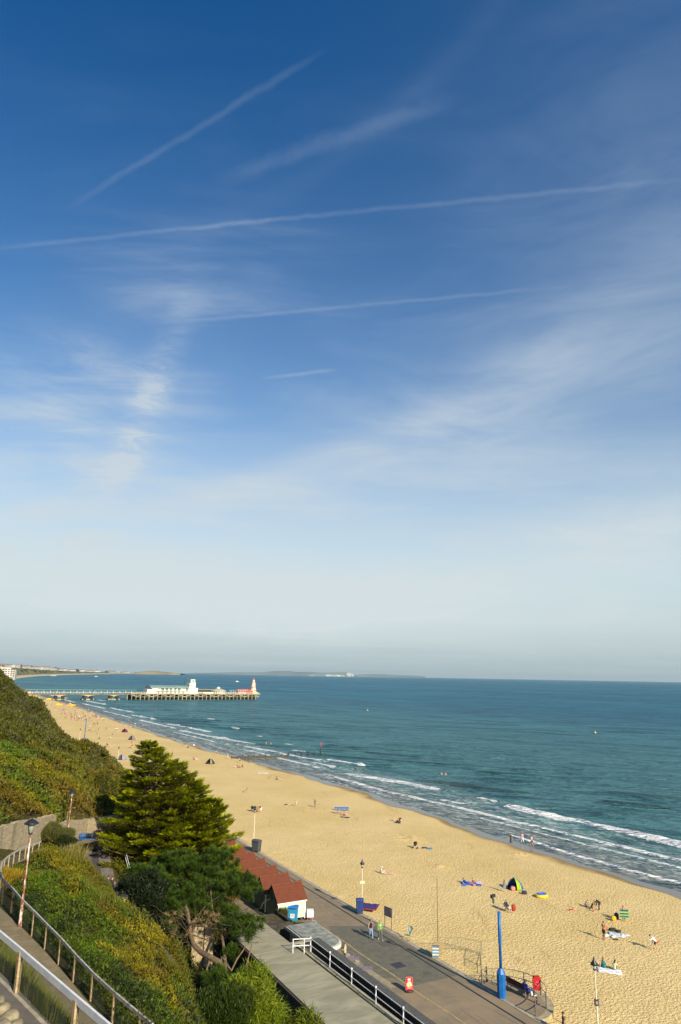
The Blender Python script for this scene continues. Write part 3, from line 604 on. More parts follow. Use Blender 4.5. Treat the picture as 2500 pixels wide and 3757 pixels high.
# rocks at the near path's edge
M_rock = mat('pale_rock', (.30, .25, .145), .95, .25, 2.5, .5, 12)
for i, (px, py, r) in enumerate(((6, 3705, .20), (34, 3738, .22), (2, 3672, .14), (58, 3762, .16), (8, 3772, .24))):
    p = at(px, py, 16.25); mb = MB(); mb.blob((0, 0, 0), (r, r*.8, r*.7), .75, 14, 10); mb.v = [(x*(1+.25*math.sin(7*y+i)), y*(1+.2*math.sin(9*z+2*i)), z*(1+.2*math.sin(8*x+i))) for x, y, z in mb.v]
    tag(mb.build('boulder', M_rock, smooth=True, loc=p, rz=i*1.1), ['large pale rock second from the left corner beside the near tarmac path', 'pale rock at the bottom edge beside the near tarmac path', 'small pale rock uppermost at the left picture edge', 'small rock at the right end of the rocks by the near path', 'rock cut off by the bottom left corner'][i], 'rock', 'rocks beside the near path')
# ------------------------------------------------------------------ fences with a white rail and wire mesh
def fence(name, label, pts, ztop, post_every, post_m, rail_m, mesh_step, rail_h=.13, post_w=.10, first=0.0, ridx=None):
    root = thing(name, label, 'fence', pts[0]); org = pts[0]; P = [p-org for p in pts]
    cum = [0]
    for a, b in zip(P[:-1], P[1:]): cum.append(cum[-1]+(b-a).length)
    def pos(d):
        for i in range(len(P)-1):
            if d <= cum[i+1] or i == len(P)-2: u = (d-cum[i])/(cum[i+1]-cum[i]); return P[i].lerp(P[i+1], u)
    n = int((cum[-1]-first)/post_every); ds = [first+k*post_every for k in range(n+1)]
    for d in ds:
        q = pos(d); mb = MB(); mb.box((q.x, q.y, q.z+ztop/2-.15), (post_w, post_w, ztop+.3), rz=COAST+.3); mb.build('post', post_m, root)
    for a, b in zip([0]+ds, ds+[cum[-1]]):
        if b-a < .2: continue
        qa, qb = pos(a), pos(b); mb = MB(); mb.bar(qa+Vector((0, 0, ztop)), qb+Vector((0, 0, ztop)), .06, rail_h); mb.build('rail', rail_m, root)
        L = (qb-qa).length; H = ztop-.1; u = (qb-qa).normalized(); mb = MB(); k = -H
        while k < L:
            for sgn in (1, -1):
                x0, x1 = (k, k+H) if sgn == 1 else (k+H, k); lo, hi = 0.0, 1.0
                # clip to the panel
                t0, t1 = 0.0, 1.0
                for e, s_ in ((0, 1), (L, -1)):
                    f0, f1 = (x0-e)*s_, (x1-e)*s_
                    if f0 < 0 and f1 < 0: t0 = 2; break
                    if f0 < 0: t0 = max(t0, f0/(f0-f1))
                    if f1 < 0: t1 = min(t1, f0/(f0-f1))
                if t0 >= t1: continue
                A_ = qa+u*(x0+(x1-x0)*t0)+Vector((0, 0, .02+H*t0)); B_ = qa+u*(x0+(x1-x0)*t1)+Vector((0, 0, .02+H*t1)); mb.bar(A_, B_, .0035)
            k += mesh_step
        mb.build('wire_mesh', M_wire, root)
    return root
M_wire = mat('green_coated_wire', (.045, .055, .035), .7, .1, 5)
# near fence on the kerb of the upper path
f1 = [W(31.5, 1.75, 15.95), W(27, 2.2, 16.0), W(23.7, 2.66, 16.0), W(20.8, 3.45, 15.9), W(17.5, 4.0, 15.9), W(13, 4.5, 15.8)]
def on_ray(px, py, z): return at(px, py, z)
f1 = [on_ray(-120, 3480, 16.0), on_ray(58, 3654, 16.0), on_ray(263, 3862, 16.0), on_ray(480, 4080, 16.0)]
e0 = (f1[1]-f1[0]).length
fence('mesh_fence', 'nearest fence with thick white rail, tan posts and chain-link mesh on the kerb', f1, 1.12, (f1[2]-f1[1]).length, M_wood, M_white, .085, .17, .12, e0)
tag(MB().bar(f1[0]+Vector((0, 0, .02)), f1[1]+Vector((0, 0, .02)), .22, .12).bar(f1[1]+Vector((0, 0, .02)), f1[2]+Vector((0, 0, .02)), .22, .12).bar(f1[2]+Vector((0, 0, .02)), f1[3]+Vector((0, 0, .02)), .22, .12).build('kerb', M_kerb), kind='structure')
r2 = [((560, 3762), 13.95), ((505, 3718), 13.85), ((378, 3610), 13.7), ((298, 3530), 13.6), ((237, 3459), 13.55), ((176, 3398), 13.45), ((125, 3346), 13.4), ((89, 3313), 13.4), ((52, 3268), 13.3), ((17, 3235), 13.2), ((3, 3208), 13.0), ((1, 3177), 12.7), ((17, 3154), 12.2), ((44, 3132), 11.75), ((91, 3108), 11.05), ((150, 3090), 10.2)]
f2 = [on_ray(p[0], p[1], z)-Vector((0, 0, 1.1)) for p, z in r2]
fence('mesh_fence', 'weathered pale-railed mesh fence along the sandy path, curving behind the rusty lamp post', f2, 1.1, 2.35, M_wood, mat('weathered_rail', (.55, .50, .43), .8, .25, 6), .11, .12, .08, 1.0)
# rail of the lower path, in the shade under the trees
f3 = [W(84, 19.4, 7.0), W(80, 18.2, 6.1), W(75, 17.9, 4.9), W(70, 18.2, 4.0), W(65, 18.5, 3.2)]
root = thing('handrail', 'thin white handrail running down the shaded lower path under the trees', 'handrail', f3[0])
for a, b in zip(f3[:-1], f3[1:]):
    for z in (1.05, .55): MB().tube([a-f3[0]+Vector((0, 0, z)), b-f3[0]+Vector((0, 0, z))], .035, 6).build('rail', M_white, root)
    MB().tube([a-f3[0]+Vector((0, 0, -.2)), a-f3[0]+Vector((0, 0, 1.08))], .04, 6).build('post', M_white, root)
# ------------------------------------------------------------------ path lamps (rust flecked white posts)
def rustmat():
    m = bpy.data.materials.new('flaking_white_over_rust'); m.use_nodes = True; T = NT(m.node_tree); m.node_tree.nodes.clear()
    tc = T.n('ShaderNodeTexCoord').outputs['Object']; nz = T.noise(T.n('ShaderNodeMapping', {'Vector': tc, 'Scale': (6, 6, 1.6)}).outputs[0], 1.2, 5, .7)
    c = T.mix(T.mr(nz, .44, .52), (.72, .66, .55), (.26, .07, .035)); p = T.n('ShaderNodeBsdfPrincipled', {'Base Color': c, 'Roughness': .8}); o = T.n('ShaderNodeOutputMaterial'); T.link(p.outputs[0], o.inputs[0]); return m
M_rust = rustmat()
def path_lamp(base, h, label, post_m):
    t = thing('lamp_post', label, 'lamp post', base, group='lamp posts along the cliff path')
    MB().tube([(0, 0, -.3), (0, 0, .9), (0, 0, .95), (0, 0, h-.75)], [.085, .08, .055, .045], 10).build('pole', post_m, t)
    g = MB().lathe([(.10, h-.70), (.19, h-.28), (.235, h-.22)]).build('lantern_bowl', M_glass, t, True)
    MB().lathe([(.05, h-.80), (.11, h-.74), (.10, h-.66), (.04, h-.64)]).build('lantern_holder', M_black, g)
    MB().lathe([(.37, h-.26), (.34, h-.20), (.20, h-.10), (.05, h-.02), (.0, h)]).build('lantern_hood', M_black, t, True); return t
pA = atd(72, 3405, 38.6); pA.z -= .05
path_lamp(pA, atd(118, 3003, 38.6).z-pA.z, 'tall lamp post with red rust showing through white paint beside the sandy path', M_rust)
bB = atd(249, 3060, 77); path_lamp(bB, atd(268, 2900, 77).z-bB.z, 'distant rusty lamp post in front of the stone wall left of the bench', M_rust)
MB().tube([(0, 0, 0), (0, 0, 2.2)], .06, 6); o = MB().tube([(0, 0, -.3), (0, 0, 2.0)], .07, 6).build('post', M_wood, loc=atd(243, 3052, 77.5)); tag(o, 'short dark timber post beside the far rusty lamp post against the wall', 'post')
cC = atd(446, 3392, 57.5); path_lamp(cC, atd(450, 3278, 57.5).z-cC.z, 'white lamp post in the dark shade, only its top showing over the scrub', M_white)
# ------------------------------------------------------------------ promenade lamps
def prom_lamp(base, label, h=5.15, proto=[None]):
    if proto[0] is None:
        t = thing('promenade_lamp', label, 'street lamp', base, group='cream lamps along the beach edge')
        MB().tube([(0, 0, -.4), (0, 0, .15), (0, 0, .2), (0, 0, 2.3), (0, 0, h-.75)], [.11, .11, .075, .06, .045], 10).build('pole', M_cream, t)
        g = MB().lathe([(.08, h-.66), (.17, h-.36), (.18, h-.34)], seg=8).build('lantern_glass', M_glass, t)
        MB().lathe([(.05, h-.80), (.13, h-.70), (.09, h-.64), (.05, h-.62)]).build('lantern_cup', M_black, g)
        MB().lathe([(.27, h-.40), (.21, h-.28), (.10, h-.12), (.05, h+.02), (.03, h+.12), (0, h+.2)]).build('lantern_cap', M_black, t, True); proto[0] = t; return t
    return copy_tree(proto[0], base, 0, label)
def copy_tree(o, loc=None, rz=None, label=None, parent=None, scale=None):
    c = o.copy(); C.objects.link(c)
    if parent: c.parent = parent
    if loc is not None: c.location = loc
    if rz is not None: c.rotation_euler = (0, 0, rz)
    if scale is not None: c.scale = (scale,)*3
    if label: c['label'] = label
    for ch in [k for k in bpy.data.objects if k.parent == o]: copy_tree(ch, parent=c)
    return c
lamp_bases = [(at(1328, 3346, 0), 'cream lamp post by the navy bin, with a small pale plate on its pole'), (at(2198, 3812, -.2), 'cream lamp post nearest the camera at the right, cut by the bottom edge'),
              (at(930.5, 3096, 0), 'cream lamp post behind the grey wheeled bin beyond the red roofs'), (at(692, 2992, 0), 'cream lamp post whose dark cap shows at the right side of the big cypress'),
              (W(199.9, 42.0, 0), 'cream lamp post whose cap shows above the top left of the cypress'), (W(230.5, 42.2, 0), 'cream lamp post third from the far end, standing clear over the sand'), (W(266, 42.0, 0), 'far cream lamp post left of the tall blue pole by the hillside')]
for p, lb in lamp_bases: prom_lamp(p, lb)
L0 = [o for o in bpy.data.objects if o.get('label', '').startswith('cream lamp post by the navy')][0]
MB().box((.02, -.12, 2.95), (.55, .03, .28)).build('notice_plate', mat('pale_sign', (.72, .58, .36), .6, .05), L0, rz=.15, label='pale notice plate')
L1 = [o for o in bpy.data.objects if 'nearest the camera at the right' in o.get('label', '')][0]
bx_ = MB().box((0, 0, 2.3), (.3, .14, .42)).build('notice_box', mat('dark_purple_sign', (.05, .035, .05), .5, .1), L1, label='dark square notice'); MB().box((.0, -.085, 2.3), (.16, .02, .2)).build('notice', mat('sign_grey', (.3, .28, .3), .5), bx_)
# blue floodlight posts
def blue_post(base, label, h, lean=0.0):
    t = thing('floodlight_post', label, 'light post', base, COAST, 'tall blue floodlight posts')
    MB().prism([(.36*math.cos(math.pi/8+k*math.pi/4), .36*math.sin(math.pi/8+k*math.pi/4)) for k in range(8)], 0, 1.75).build('plinth', M_blue, t)
    MB().lathe([(.37, 1.75), (.15, 2.1), (.13, 2.12)], seg=8).build('plinth_cap', M_blue, t)
    MB().tube([(0, 0, 2.05), (0, 0, h*.62), (0, 0, h*.63), (0, 0, h)], [.12, .115, .14, .13], 12).build('pole', M_blue, t, True)
    a = MB().tube([(0, 0, h), (0, 0, h+.45), (-.1, .05, h+.62), (-.45, .1, h+.7)], .03, 6).build('arm', M_grey, t)
    l = MB().tube([(-.45, .1, h+.66), (-.5, .1, h+1.0), (-.52, .1, h+1.25)], [.07, .09, .05], 8).build('lamp_holder', mat('green_bronze', (.07, .10, .07), .6, .2), t)
    MB().box((-.45, .05, h+1.25), (.22, .2, .2)).box((-.66, .05, h+1.2), (.18, .22, .24)).build('lamp_head', M_black, l); return t
M_blue = mat('bright_blue_paint', (.005, .13, .42), .45, .12, 2)
blue_post(at(1842, 3661, 0), 'thick bright blue light post standing on an octagonal plinth left of the curved railing', 6.25)
blue_post(W(262, 43.0, 0), 'distant tall blue pole on the sand edge just clear of the hillside', 8.6)
# ------------------------------------------------------------------ concrete roofed building, ledge, rail, parapet
M_roofc = None
def roofmat():
    m = bpy.data.materials.new('roof_screed'); m.use_nodes = True; T = NT(m.node_tree); m.node_tree.nodes.clear()
    tc = T.n('ShaderNodeTexCoord').outputs['Object']
    a = T.noise(T.n('ShaderNodeMapping', {'Vector': tc, 'Rotation': (0, 0, R(12)), 'Scale': (.35, 1.1, 1)}).outputs[0], .9, 5, .65, .6); b = T.noise(tc, 6, 4, .7)
    c = T.mix(T.mr(a, .35, .68), (.27, .245, .155), (.40, .36, .235)); c = T.mix(T.mr(b, .5, .9, 0, .4), c, (.50, .47, .34))
    st_ = T.noise(T.n('ShaderNodeMapping', {'Vector': tc, 'Scale': (.25, .8, 1)}).outputs[0], 1.0, 6, .7, 1.0); c = T.mix(T.mr(st_, .60, .70, 0, .7), c, (.56, .52, .40))
    p = T.n('ShaderNodeBsdfPrincipled', {'Base Color': c, 'Roughness': .9, 'Normal': T.n('ShaderNodeBump', {'Height': b, 'Strength': .2, 'Distance': .02}).outputs[0]}); o = T.n('ShaderNodeOutputMaterial'); T.link(p.outputs[0], o.inputs[0]); return m
M_roofc = roofmat()
bl = thing('flat_roofed_building', 'long flat concrete-roofed building dug in below the cliff, beside the promenade', 'building', (0, 0, 0), COAST)
def tsprism(pts, z0, z1, name, m, parent, **k): return MB().prism([(t, s) for s, t in pts], z0, z1).build(name, m, parent, **k)
tsprism([(30, 24.0), (30, 27.3), (62.5, 27.3), (59.0, 24.0)], 0, 3.2, 'wall', mat('stained_render', (.20, .18, .13), .9, .2, 1.5), bl)
tsprism([(30, 23.5), (30, 27.7), (65.2, 27.0), (59.6, 23.5)], 3.205, 3.5, 'roof', M_roofc, bl)
MB().tube([(23.38, 30, 3.42), (23.38, 58.8, 3.42)], .06, 6).build('gutter', mat('gutter_dark', (.12, .09, .07), .6), bl)
MB().bar((27.95, 30, 3.34), (27.55, 56.3, 3.34), .42, .4).build('ledge', mat('ledge_stone', (.42, .35, .19), .9, .15, 2, .2, 20), bl)
M_speck = mat('speckled_concrete', (.13, .125, .11), .95, .3, 9, .4, 30, c2=(.06, .06, .05))
pw = thing('parapet_wall', 'dark speckled parapet wall between the white railing and the cafe tables', 'wall', (0, 0, 0), COAST)
MB().box((29.15, 43, 1.82), (.62, 26.6, 3.64)).build('wall_face', mat('shade_dark_wall', (.05, .045, .035), .9, .2, 2), pw)  # shade on the landward face is put into this near-black colour
MB().box((29.15, 43, 3.68), (.76, 26.7, .08)).build('coping', M_speck, pw)
MB().box((28.6, 57.6, 1.6), (2.4, .35, 3.2)).build('end_wall', M_conc, pw)
rl = thing('railing', 'white tubular railing with ball-topped posts along the flat roof', 'railing', W(54.4, 27.75, 3.5), COAST)
for k, s in enumerate(np.arange(0, -26, -3.3)):
    x = -.0
    MB().tube([(x, s, -.15), (x, s, 1.0)], .045, 8).blob((x, s, 1.05), (.075, .075, .075)).blob((x, s, .52), (.06, .06, .05)).build('post', M_white, rl, True)
    for z in (1.0, .52, .06): MB().tube([(x, s, z), (x, s-3.3, z)], .026, 6).build('rail', M_white, rl)
for z in (.98, .5): MB().tube([(0, 0, z), (-.3, .15, z), (-1.35, .5, z)], .035, 6).build('rail', M_white, rl)
MB().tube([(-.45, .2, -.3), (-.45, .2, 1.0)], .04, 8).build('post', M_white, rl); MB().tube([(-1.3, .5, -.3), (-1.3, .5, 1.0)], .04, 8).build('post', M_white, rl)
# kiosk with the rounded roof beyond the rail
ks = thing('kiosk', 'low kiosk with a mottled round-ended concrete roof and white rim beyond the railing', 'kiosk', (0, 0, 0), COAST)
def pill(s0, s1, t0, t1, r=1.2, n=10):
    pts = [(s1, t0), (s1, t1)]
    cx, cy = s0+r, t1-r
    for k in range(n+1): a = math.pi/2*k/n; pts.append((cx-r*math.sin(a), cy+r*math.cos(a)))
    cy = t0+.6
    for k in range(n+1): a = math.pi/2*k/n; pts.append((s0+.6-.6*math.cos(a), cy-.6*math.sin(a)))
    return pts
M_kiosk = mat('mottled_roof', (.36, .36, .30), .9, .3, 1.6, .3, 12, c2=(.16, .17, .14))
kz = 2.45
tsprism(pill(57.4, 63.4, 29.9, 32.6, 1.3), kz-.02, kz+.06, 'roof_top', M_kiosk, ks)
tsprism(pill(57.25, 63.55, 29.8, 32.75, 1.35), kz-.28, kz-.025, 'roof_rim', mat('rim_cream', (.75, .72, .60), .6), ks)
tsprism(pill(58.2, 63.2, 30.1, 32.0, 1.0), 0, kz-.3, 'wall', mat('kiosk_wall', (.5, .45, .35), .7), ks)
MB().box((32.3, 57.6, 1.0), (.5, .35, .5)).build('serving_hatch', mat('red_counter', (.6, .03, .04), .5), ks)
# dark planter wall with shrubs beside the first hut
pl = thing('planter', 'dark brick planter with scrubby plants between the concrete roof and the blue bin', 'planter', (0, 0, 0), COAST)
MB().box((30.9, 66.4, 1.2), (.3, 3.6, 2.4)).box((29.0, 64.7, 1.2), (4.0, .3, 2.4)).build('wall', mat('dark_brick', (.05, .045, .03), .9, .3, 5, .3, 30), pl)
MB().box((29.2, 66.5, 1.05), (3.3, 3.5, 2.1)).build('soil', mat('soil', (.10, .075, .03), .95, .3, 4), pl)
# wall pieces seen under the pine
tw = thing('retaining_wall', 'pale tan rendered wall seen through the gap under the bent pine trunk', 'wall', atd(738, 3490, 63.0), R(8))
MB().box((.1, 0, .3), (1.75, .4, 3.2)).build('panel', mat('tan_render', (.42, .32, .18), .85, .12, 1.5), tw); MB().box((.2, -.215, .3), (.07, .03, 3.2)).build('downpipe', M_black, tw)
# ------------------------------------------------------------------ beach huts
def tilemat():
    m = bpy.data.materials.new('red_shingles'); m.use_nodes = True; T = NT(m.node_tree); m.node_tree.nodes.clear()
    tc = T.n('ShaderNodeTexCoord').outputs['Object']
    mp = T.n('ShaderNodeMapping', {'Vector': tc, 'Scale': (1, 1, 1)}).outputs[0]
    sp = T.n('ShaderNodeSeparateXYZ', {0: mp}).outputs; uv = T.n('ShaderNodeCombineXYZ', {0: sp[0], 1: T.m('MULTIPLY', sp[2], 1.4), 2: 0.0}).outputs[0]
    br = T.n('ShaderNodeTexBrick', {'Vector': uv, 'Color1': (.155, .038, .012, 1), 'Color2': (.085, .020, .007, 1), 'Mortar': (.10, .025, .009, 1), 'Scale': 1.0, 'Mortar Size': .012, 'Brick Width': .33, 'Row Height': .28, 'Bias': -.55})
    ob = T.noise(tc, 2.4, 4, .7); c = T.mix(T.mr(ob, .4, .8, 0, .5), br.outputs[0], (.13, .036, .012))
    p = T.n('ShaderNodeBsdfPrincipled', {'Base Color': c, 'Roughness': .85, 'Normal': T.n('ShaderNodeBump', {'Height': br.outputs['Fac'], 'Strength': .3, 'Distance': .02}).outputs[0]}); o = T.n('ShaderNodeOutputMaterial'); T.link(p.outputs[0], o.inputs[0]); return m
M_tile = tilemat(); M_mint = mat('mint_boards', (.54, .66, .47), .6, .05, 2); M_dkred = mat('dark_red_boards', (.16, .03, .02), .6, .2, 3); M_dkgreen = mat('dark_green_boards', (.08, .13, .09), .7, .15, 3)
def hut(s, label, wm, back, proto=[None]):
    """local x = seaward, y = along the coast; ridge along x"""
    t = thing('beach_hut', label, 'beach hut', W(s, 32.5, 0), COAST, 'red-roofed beach huts in a row'); Dp, Wd, ez, rz_ = 3.1, 3.05, 2.05, 3.3
    MB().box((Dp/2, Wd/2, (ez+.25)/2+.06), (Dp-.1, Wd-.1, ez-.25)).build('wall', wm, t)
    g = MB().vprism([(.06, ez-.02), (Wd-.06, ez-.02), (Wd/2, rz_-.08)], 'x', .05, Dp-.05).build('gable', back, t)
    for y0, y1 in ((-.12, Wd/2), (Wd+.12, Wd/2)):
        a = math.copysign(.05, y0-y1); n = len
        mb = MB(); z0, z1 = ez-.08, rz_
        mb.poly([(-.18, y0, z0), (Dp+.2, y0, z0), (Dp+.2, y1, z1), (-.18, y1, z1), (-.18, y0, z0+.07), (Dp+.2, y0, z0+.07), (Dp+.2, y1, z1+.07), (-.18, y1, z1+.07)], [(0, 1, 2, 3), (4, 7, 6, 5), (0, 4, 5, 1), (1, 5, 6, 2), (2, 6, 7, 3), (3, 7, 4, 0)]); rf = mb.build('roof', M_tile, t)
    MB().bar((-.2, Wd/2, rz_+.06), (Dp+.2, Wd/2, rz_+.06), .2, .07).build('ridge_cap', mat('ridge_highlight_tile', (.20, .06, .025), .8, .15, 5), t)  # thin ridge highlight put into the brighter cap colour
    MB().tube([(Dp+.12, Wd/2, rz_), (Dp+.12, Wd/2, rz_+.25)], [.05, .02], 6).build('finial', M_tile, t)
    MB().box((Dp/2, -.06, ez-.14), (Dp+.3, .05, .13)).build('fascia', M_white, t)
    for x in (.02, Dp-.04): MB().box((x, .0, ez/2+.08), (.13, .09, ez-.25)).build('corner_board', M_white, t)
    MB().box((.0, Wd/2, ez/2+.1), (.04, Wd-.15, ez-.3)).build('back_boards', back, t)
    for x in (.35, Dp/2, Dp-.4):
        MB().box((x, .2, .1), (.25, .3, .34)).box((x, Wd-.2, .1), (.25, .3, .34)).build('foot_block', M_dark2, t)
    d = MB().box((Dp-.02, Wd*.32, 1.15), (.05, Wd*.36, 1.8)).build('door', M_white, t); MB().blob((Dp+.03, Wd*.45, 1.15), (.03, .03, .03)).build('handle', M_black, d)
    d = MB().box((Dp-.02, Wd*.70, 1.15), (.05, Wd*.36, 1.8)).build('door', M_white, t)
    MB().box((Dp+.35, Wd/2, .16), (.8, Wd*.8, .12)).build('deck', M_wood, t); return t
M_dark2 = mat('dark_timber', (.06, .05, .04), .9)  # near-black brown for the hut foot blocks
hl = ['nearest beach hut, mint green wall facing the camera under a red shingle roof', 'second red-roofed beach hut from the camera, next to the mint one', 'third red-roofed beach hut from the camera', 'fourth red-roofed beach hut, half behind the pine boughs', 'fifth red-roofed beach hut, mostly behind the cypress edge', 'sixth red-roofed beach hut showing only its ridge end', 'farthest visible red-roofed beach hut beside the grey bin']
h0 = hut(71.2, hl[0], M_mint, M_dkgreen)
h1 = hut(71.2+3.4, hl[1], M_dkred, M_dkgreen)
for k in range(2, 7): copy_tree(h1, W(71.2+3.4*k, 32.5, 0), COAST, hl[k])
# ------------------------------------------------------------------ vegetation
def lin(c): return np.array(col(*c))
G_OL, G_RU, G_YE, G_GR, G_DK, G_GY, G_ST = (np.array(c) for c in ((.145, .142, .009), (.175, .100, .009), (.30, .25, .006), (.098, .150, .007), (.026, .042, .007), (.135, .138, .052), (.32, .25, .075)))
def scatter(n, s0, s1, t0, t1, keep):
    s = rng.uniform(s0, s1, n); t = rng.uniform(t0, t1, n); k = keep(s, t); s, t = s[k], t[k]
    x = -s*sn_+t*cs_; y = s*cs_+t*sn_; return s, t, x, y, groundz(x, y)
def normal_at(x, y):
    e = .6; dx = (groundz(x+e, y)-groundz(x-e, y))/(2*e); dy = (groundz(x, y+e)-groundz(x, y-e))/(2*e)
    v = np.stack([-dx, -dy, np.ones_like(dx)], 1); return v/np.linalg.norm(v, axis=1)[:, None]
def cover(name, label, n, box, keep, size, up, colf, thick=.5, shape='leaf', wid=.45, drop=0.0):
    """dense scrub of leaf-sized faces: lumpy canopy standing on the slope"""
    s, t, x, y, z = scatter(n, *box, keep); N = len(s); nr = normal_at(x, y)
    lump = fbm(x*.9+5, y*.9, 3); big = fbm(x*.28, y*.28+3, 3)
    h = thick*(.25+1.5*sstep(lump, .3, .75)+1.3*sstep(big, .4, .7))*rng.uniform(.35, 1.0, N)**.5
    P = np.stack([x, y, z], 1)+nr*(h*.55)[:, None]; P[:, 2] += h*.5-drop
    d = rdir(N); D = d*(1-up)+nr*up*.6+np.array([0, 0, up]); D /= np.linalg.norm(D, axis=1)[:, None]
    dist = np.hypot(x, y); sz = size*(.6+rng.random(N)*.8)*(1+np.maximum(dist-60, 0)/230)
    D = D*sz[:, None]; Wd = perp(D)*(sz*wid)[:, None]
    c = colf(s, t, x, y, lump, big)*(.8+.4*rng.random((N, 1)))
    return tag(leaves(name, P, D, Wd, c, shape=shape), label, 'scrub', kind='stuff')
def blend(a, b, k): return a[None]*(1-k[:, None])+b[None]*k[:, None]
def mixc(c, b, k): return c*(1-k[:, None])+b[None]*k[:, None]
def hillcol(s, t, x, y, lump, big):
    u = fbm(x*.11, y*.11, 4); v = fbm(x*.22+30, y*.22, 3); q = fbm(x*1.3, y*1.3, 2)
    c = blend(G_OL*1.15, G_GR*1.05, sstep(u, .45, .62)); c = mixc(c, G_RU*1.0, sstep(v, .47, .64)*.75)
    c = mixc(c, G_YE*.8, sstep(fbm(x*.16+60, y*.16+9, 3), .56, .70)*.75); c = mixc(c, G_ST*.6, (q > .62)*.35)
    # grey-green scrub on the upper brow of the spur
    g = sstep(s, 100, 122)*sstep(v, .75, .3)+sstep(s, 130, 145); c = mixc(c, G_GY*.7, np.clip(g, 0, 1)*.75); c = mixc(c, G_DK*1.3, sstep(u, .54, .66)*sstep(s, 95, 110)*.4)
    return c
nb = lambda s, t: pathdist(-s*sn_+t*cs_, s*cs_+t*sn_)
wall_line = wpoly([(58, 1.5, 0), (66.2, 4.6, 0), (78.3, 10.7, 0), (86, 15.2, 0), (88.5, 18.5, 0), (88, 24, 0)])
def behind_wall(s, t):
    x, y = -s*sn_+t*cs_, s*cs_+t*sn_
    tw_ = np.interp(s, [50, 58, 66.2, 78.3, 86, 88.5], [-1.5, 1.0, 4.2, 10.3, 14.8, 18.0]); return np.where(s < 88.8, t < tw_-.4, True)
cover('hillside_scrub', 'mottled olive, russet and yellow scrub covering the steep hillside', 300000, (60, 175, -8, 30.5), lambda s, t: behind_wall(s, t) & (nb(s, t) > .5), .26, .35, hillcol, .42)
cover('hillside_scrub', 'grey green bushes along the brow of the hill', 120000, (108, 250, 0, 30.5), lambda s, t: fbm(s*.08, t*.12, 2) > .36, .34, .45, lambda s, t, x, y, l, b: mixc(blend(G_GY*.75, G_OL*.75, sstep(l, .4, .7)), G_DK*1.3, sstep(b, .5, .7)*.4), .5)
def bankcol(s, t, x, y, lump, big):
    u = fbm(x*.22+11, y*.22, 4); v = fbm(x*.3+30, y*.3+8, 3); q = fbm(x*1.6, y*1.6, 2)
    c = blend(G_GR*1.05, G_OL*1.0, sstep(u, .42, .6)); c = mixc(c, G_RU*.95, sstep(v, .55, .72)*.6*sstep(t, 7, 9))
    c = mixc(c, G_YE*1.05, sstep(fbm(x*.35+60, y*.35+9, 3), .60, .68)*sstep(t, 7.5, 9)*.9); c = mixc(c, G_YE*.5, (q > .66)*.4)
    return mixc(c, G_GY*.6, sstep(t, 11, 13)*sstep(u, .6, .4)*.7)
def bank_keep(s, t): return (~behind_wall(s, t)) & (nb(s, t) > .12) & (t > np.interp(s, [20, 27, 33, 41, 46, 51, 56, 60, 66, 73, 80], [7.6, 7.0, 6.4, 5.2, 4.8, 4.6, 5.2, 6.3, 8.6, 11.8, 16])) & (t < 22.5)
cover('bramble_bank', 'dense bramble and bracken bank between the middle path fence and the lower path', 300000, (22, 82, 4.2, 22), bank_keep, .13, .3, bankcol, .42)
cover('bracken_stalks', 'upright feathery stalks over the lower edge of the bramble bank', 30000, (34, 72, 9.0, 14.6), lambda s, t: bank_keep(s, t) & (fbm(s*.3, t*.3, 3) > .46), .24, .7, lambda s, t, x, y, l, b: mixc(blend(G_OL*1.0, G_ST*.75, rng.random(len(s))*.7), G_GR, sstep(l, .5, .7)), .42, 'blade', .13)
cover('gorse_flowers', 'scattered yellow gorse blossom on the bramble bank', 1700, (38, 51, 9.5, 13.5), lambda s, t: bank_keep(s, t) & (fbm(s*.35+4, t*.35, 3) > .60), .065, .2, lambda s, t, x, y, l, b: np.tile(np.array([.62, .48, .01]), (len(s), 1)), .62, drop=-.12)
cover('grass_bank', 'rough green and straw grass on the bank behind the nearest fence', 110000, (12, 42, 1.0, 6.6), lambda s, t: (nb(s, t) > .04) & (t > np.interp(s, [4, 12, 18, 21.8, 24.9, 28, 34, 44], [7.5, 5.3, 3.95, 3.1, 2.4, 1.7, .4, -1.7])) & (t < np.interp(s, [14, 27, 41, 50], [6.6, 4.8, 3.0, 2.0])), .36, .9, lambda s, t, x, y, l, b: mixc(blend(G_GR*1.0, G_OL, rng.random(len(s))), G_ST*.9, (rng.random(len(s)) > .72)*.8), .10, 'blade', .08)
cover('path_edge_scrub', 'dark bushy growth between the sandy path and its fence', 52000, (16, 45.5, 3.0, 8.0), lambda s, t: (nb(s, t) > .03) & (t > np.interp(s, [14, 27, 33, 41, 46, 51, 56, 60, 66], [7.4, 6.2, 5.7, 4.5, 3.9, 3.6, 4.2, 5.6, 7.6])) & (t < np.interp(s, [14, 27, 33, 41, 46, 51, 56, 60, 66], [8.4, 7.3, 6.6, 5.5, 5.0, 4.9, 5.4, 6.6, 9.0])), .12, .35, lambda s, t, x, y, l, b: blend(G_GR*.55, G_DK, sstep(l, .35, .55)), .95)
cover('undergrowth', 'dark undergrowth below the trees beside the lower path', 60000, (30, 100, 18.2, 30.8), lambda s, t: (nb(s, t) > .4) & ~((s < 66.5) & (t > 23.2)) & ~((s < 97) & (t > 27.5)), .3, .4, lambda s, t, x, y, l, b: blend(G_DK*.9, G_OL*.5, sstep(l, .4, .7)), .55)
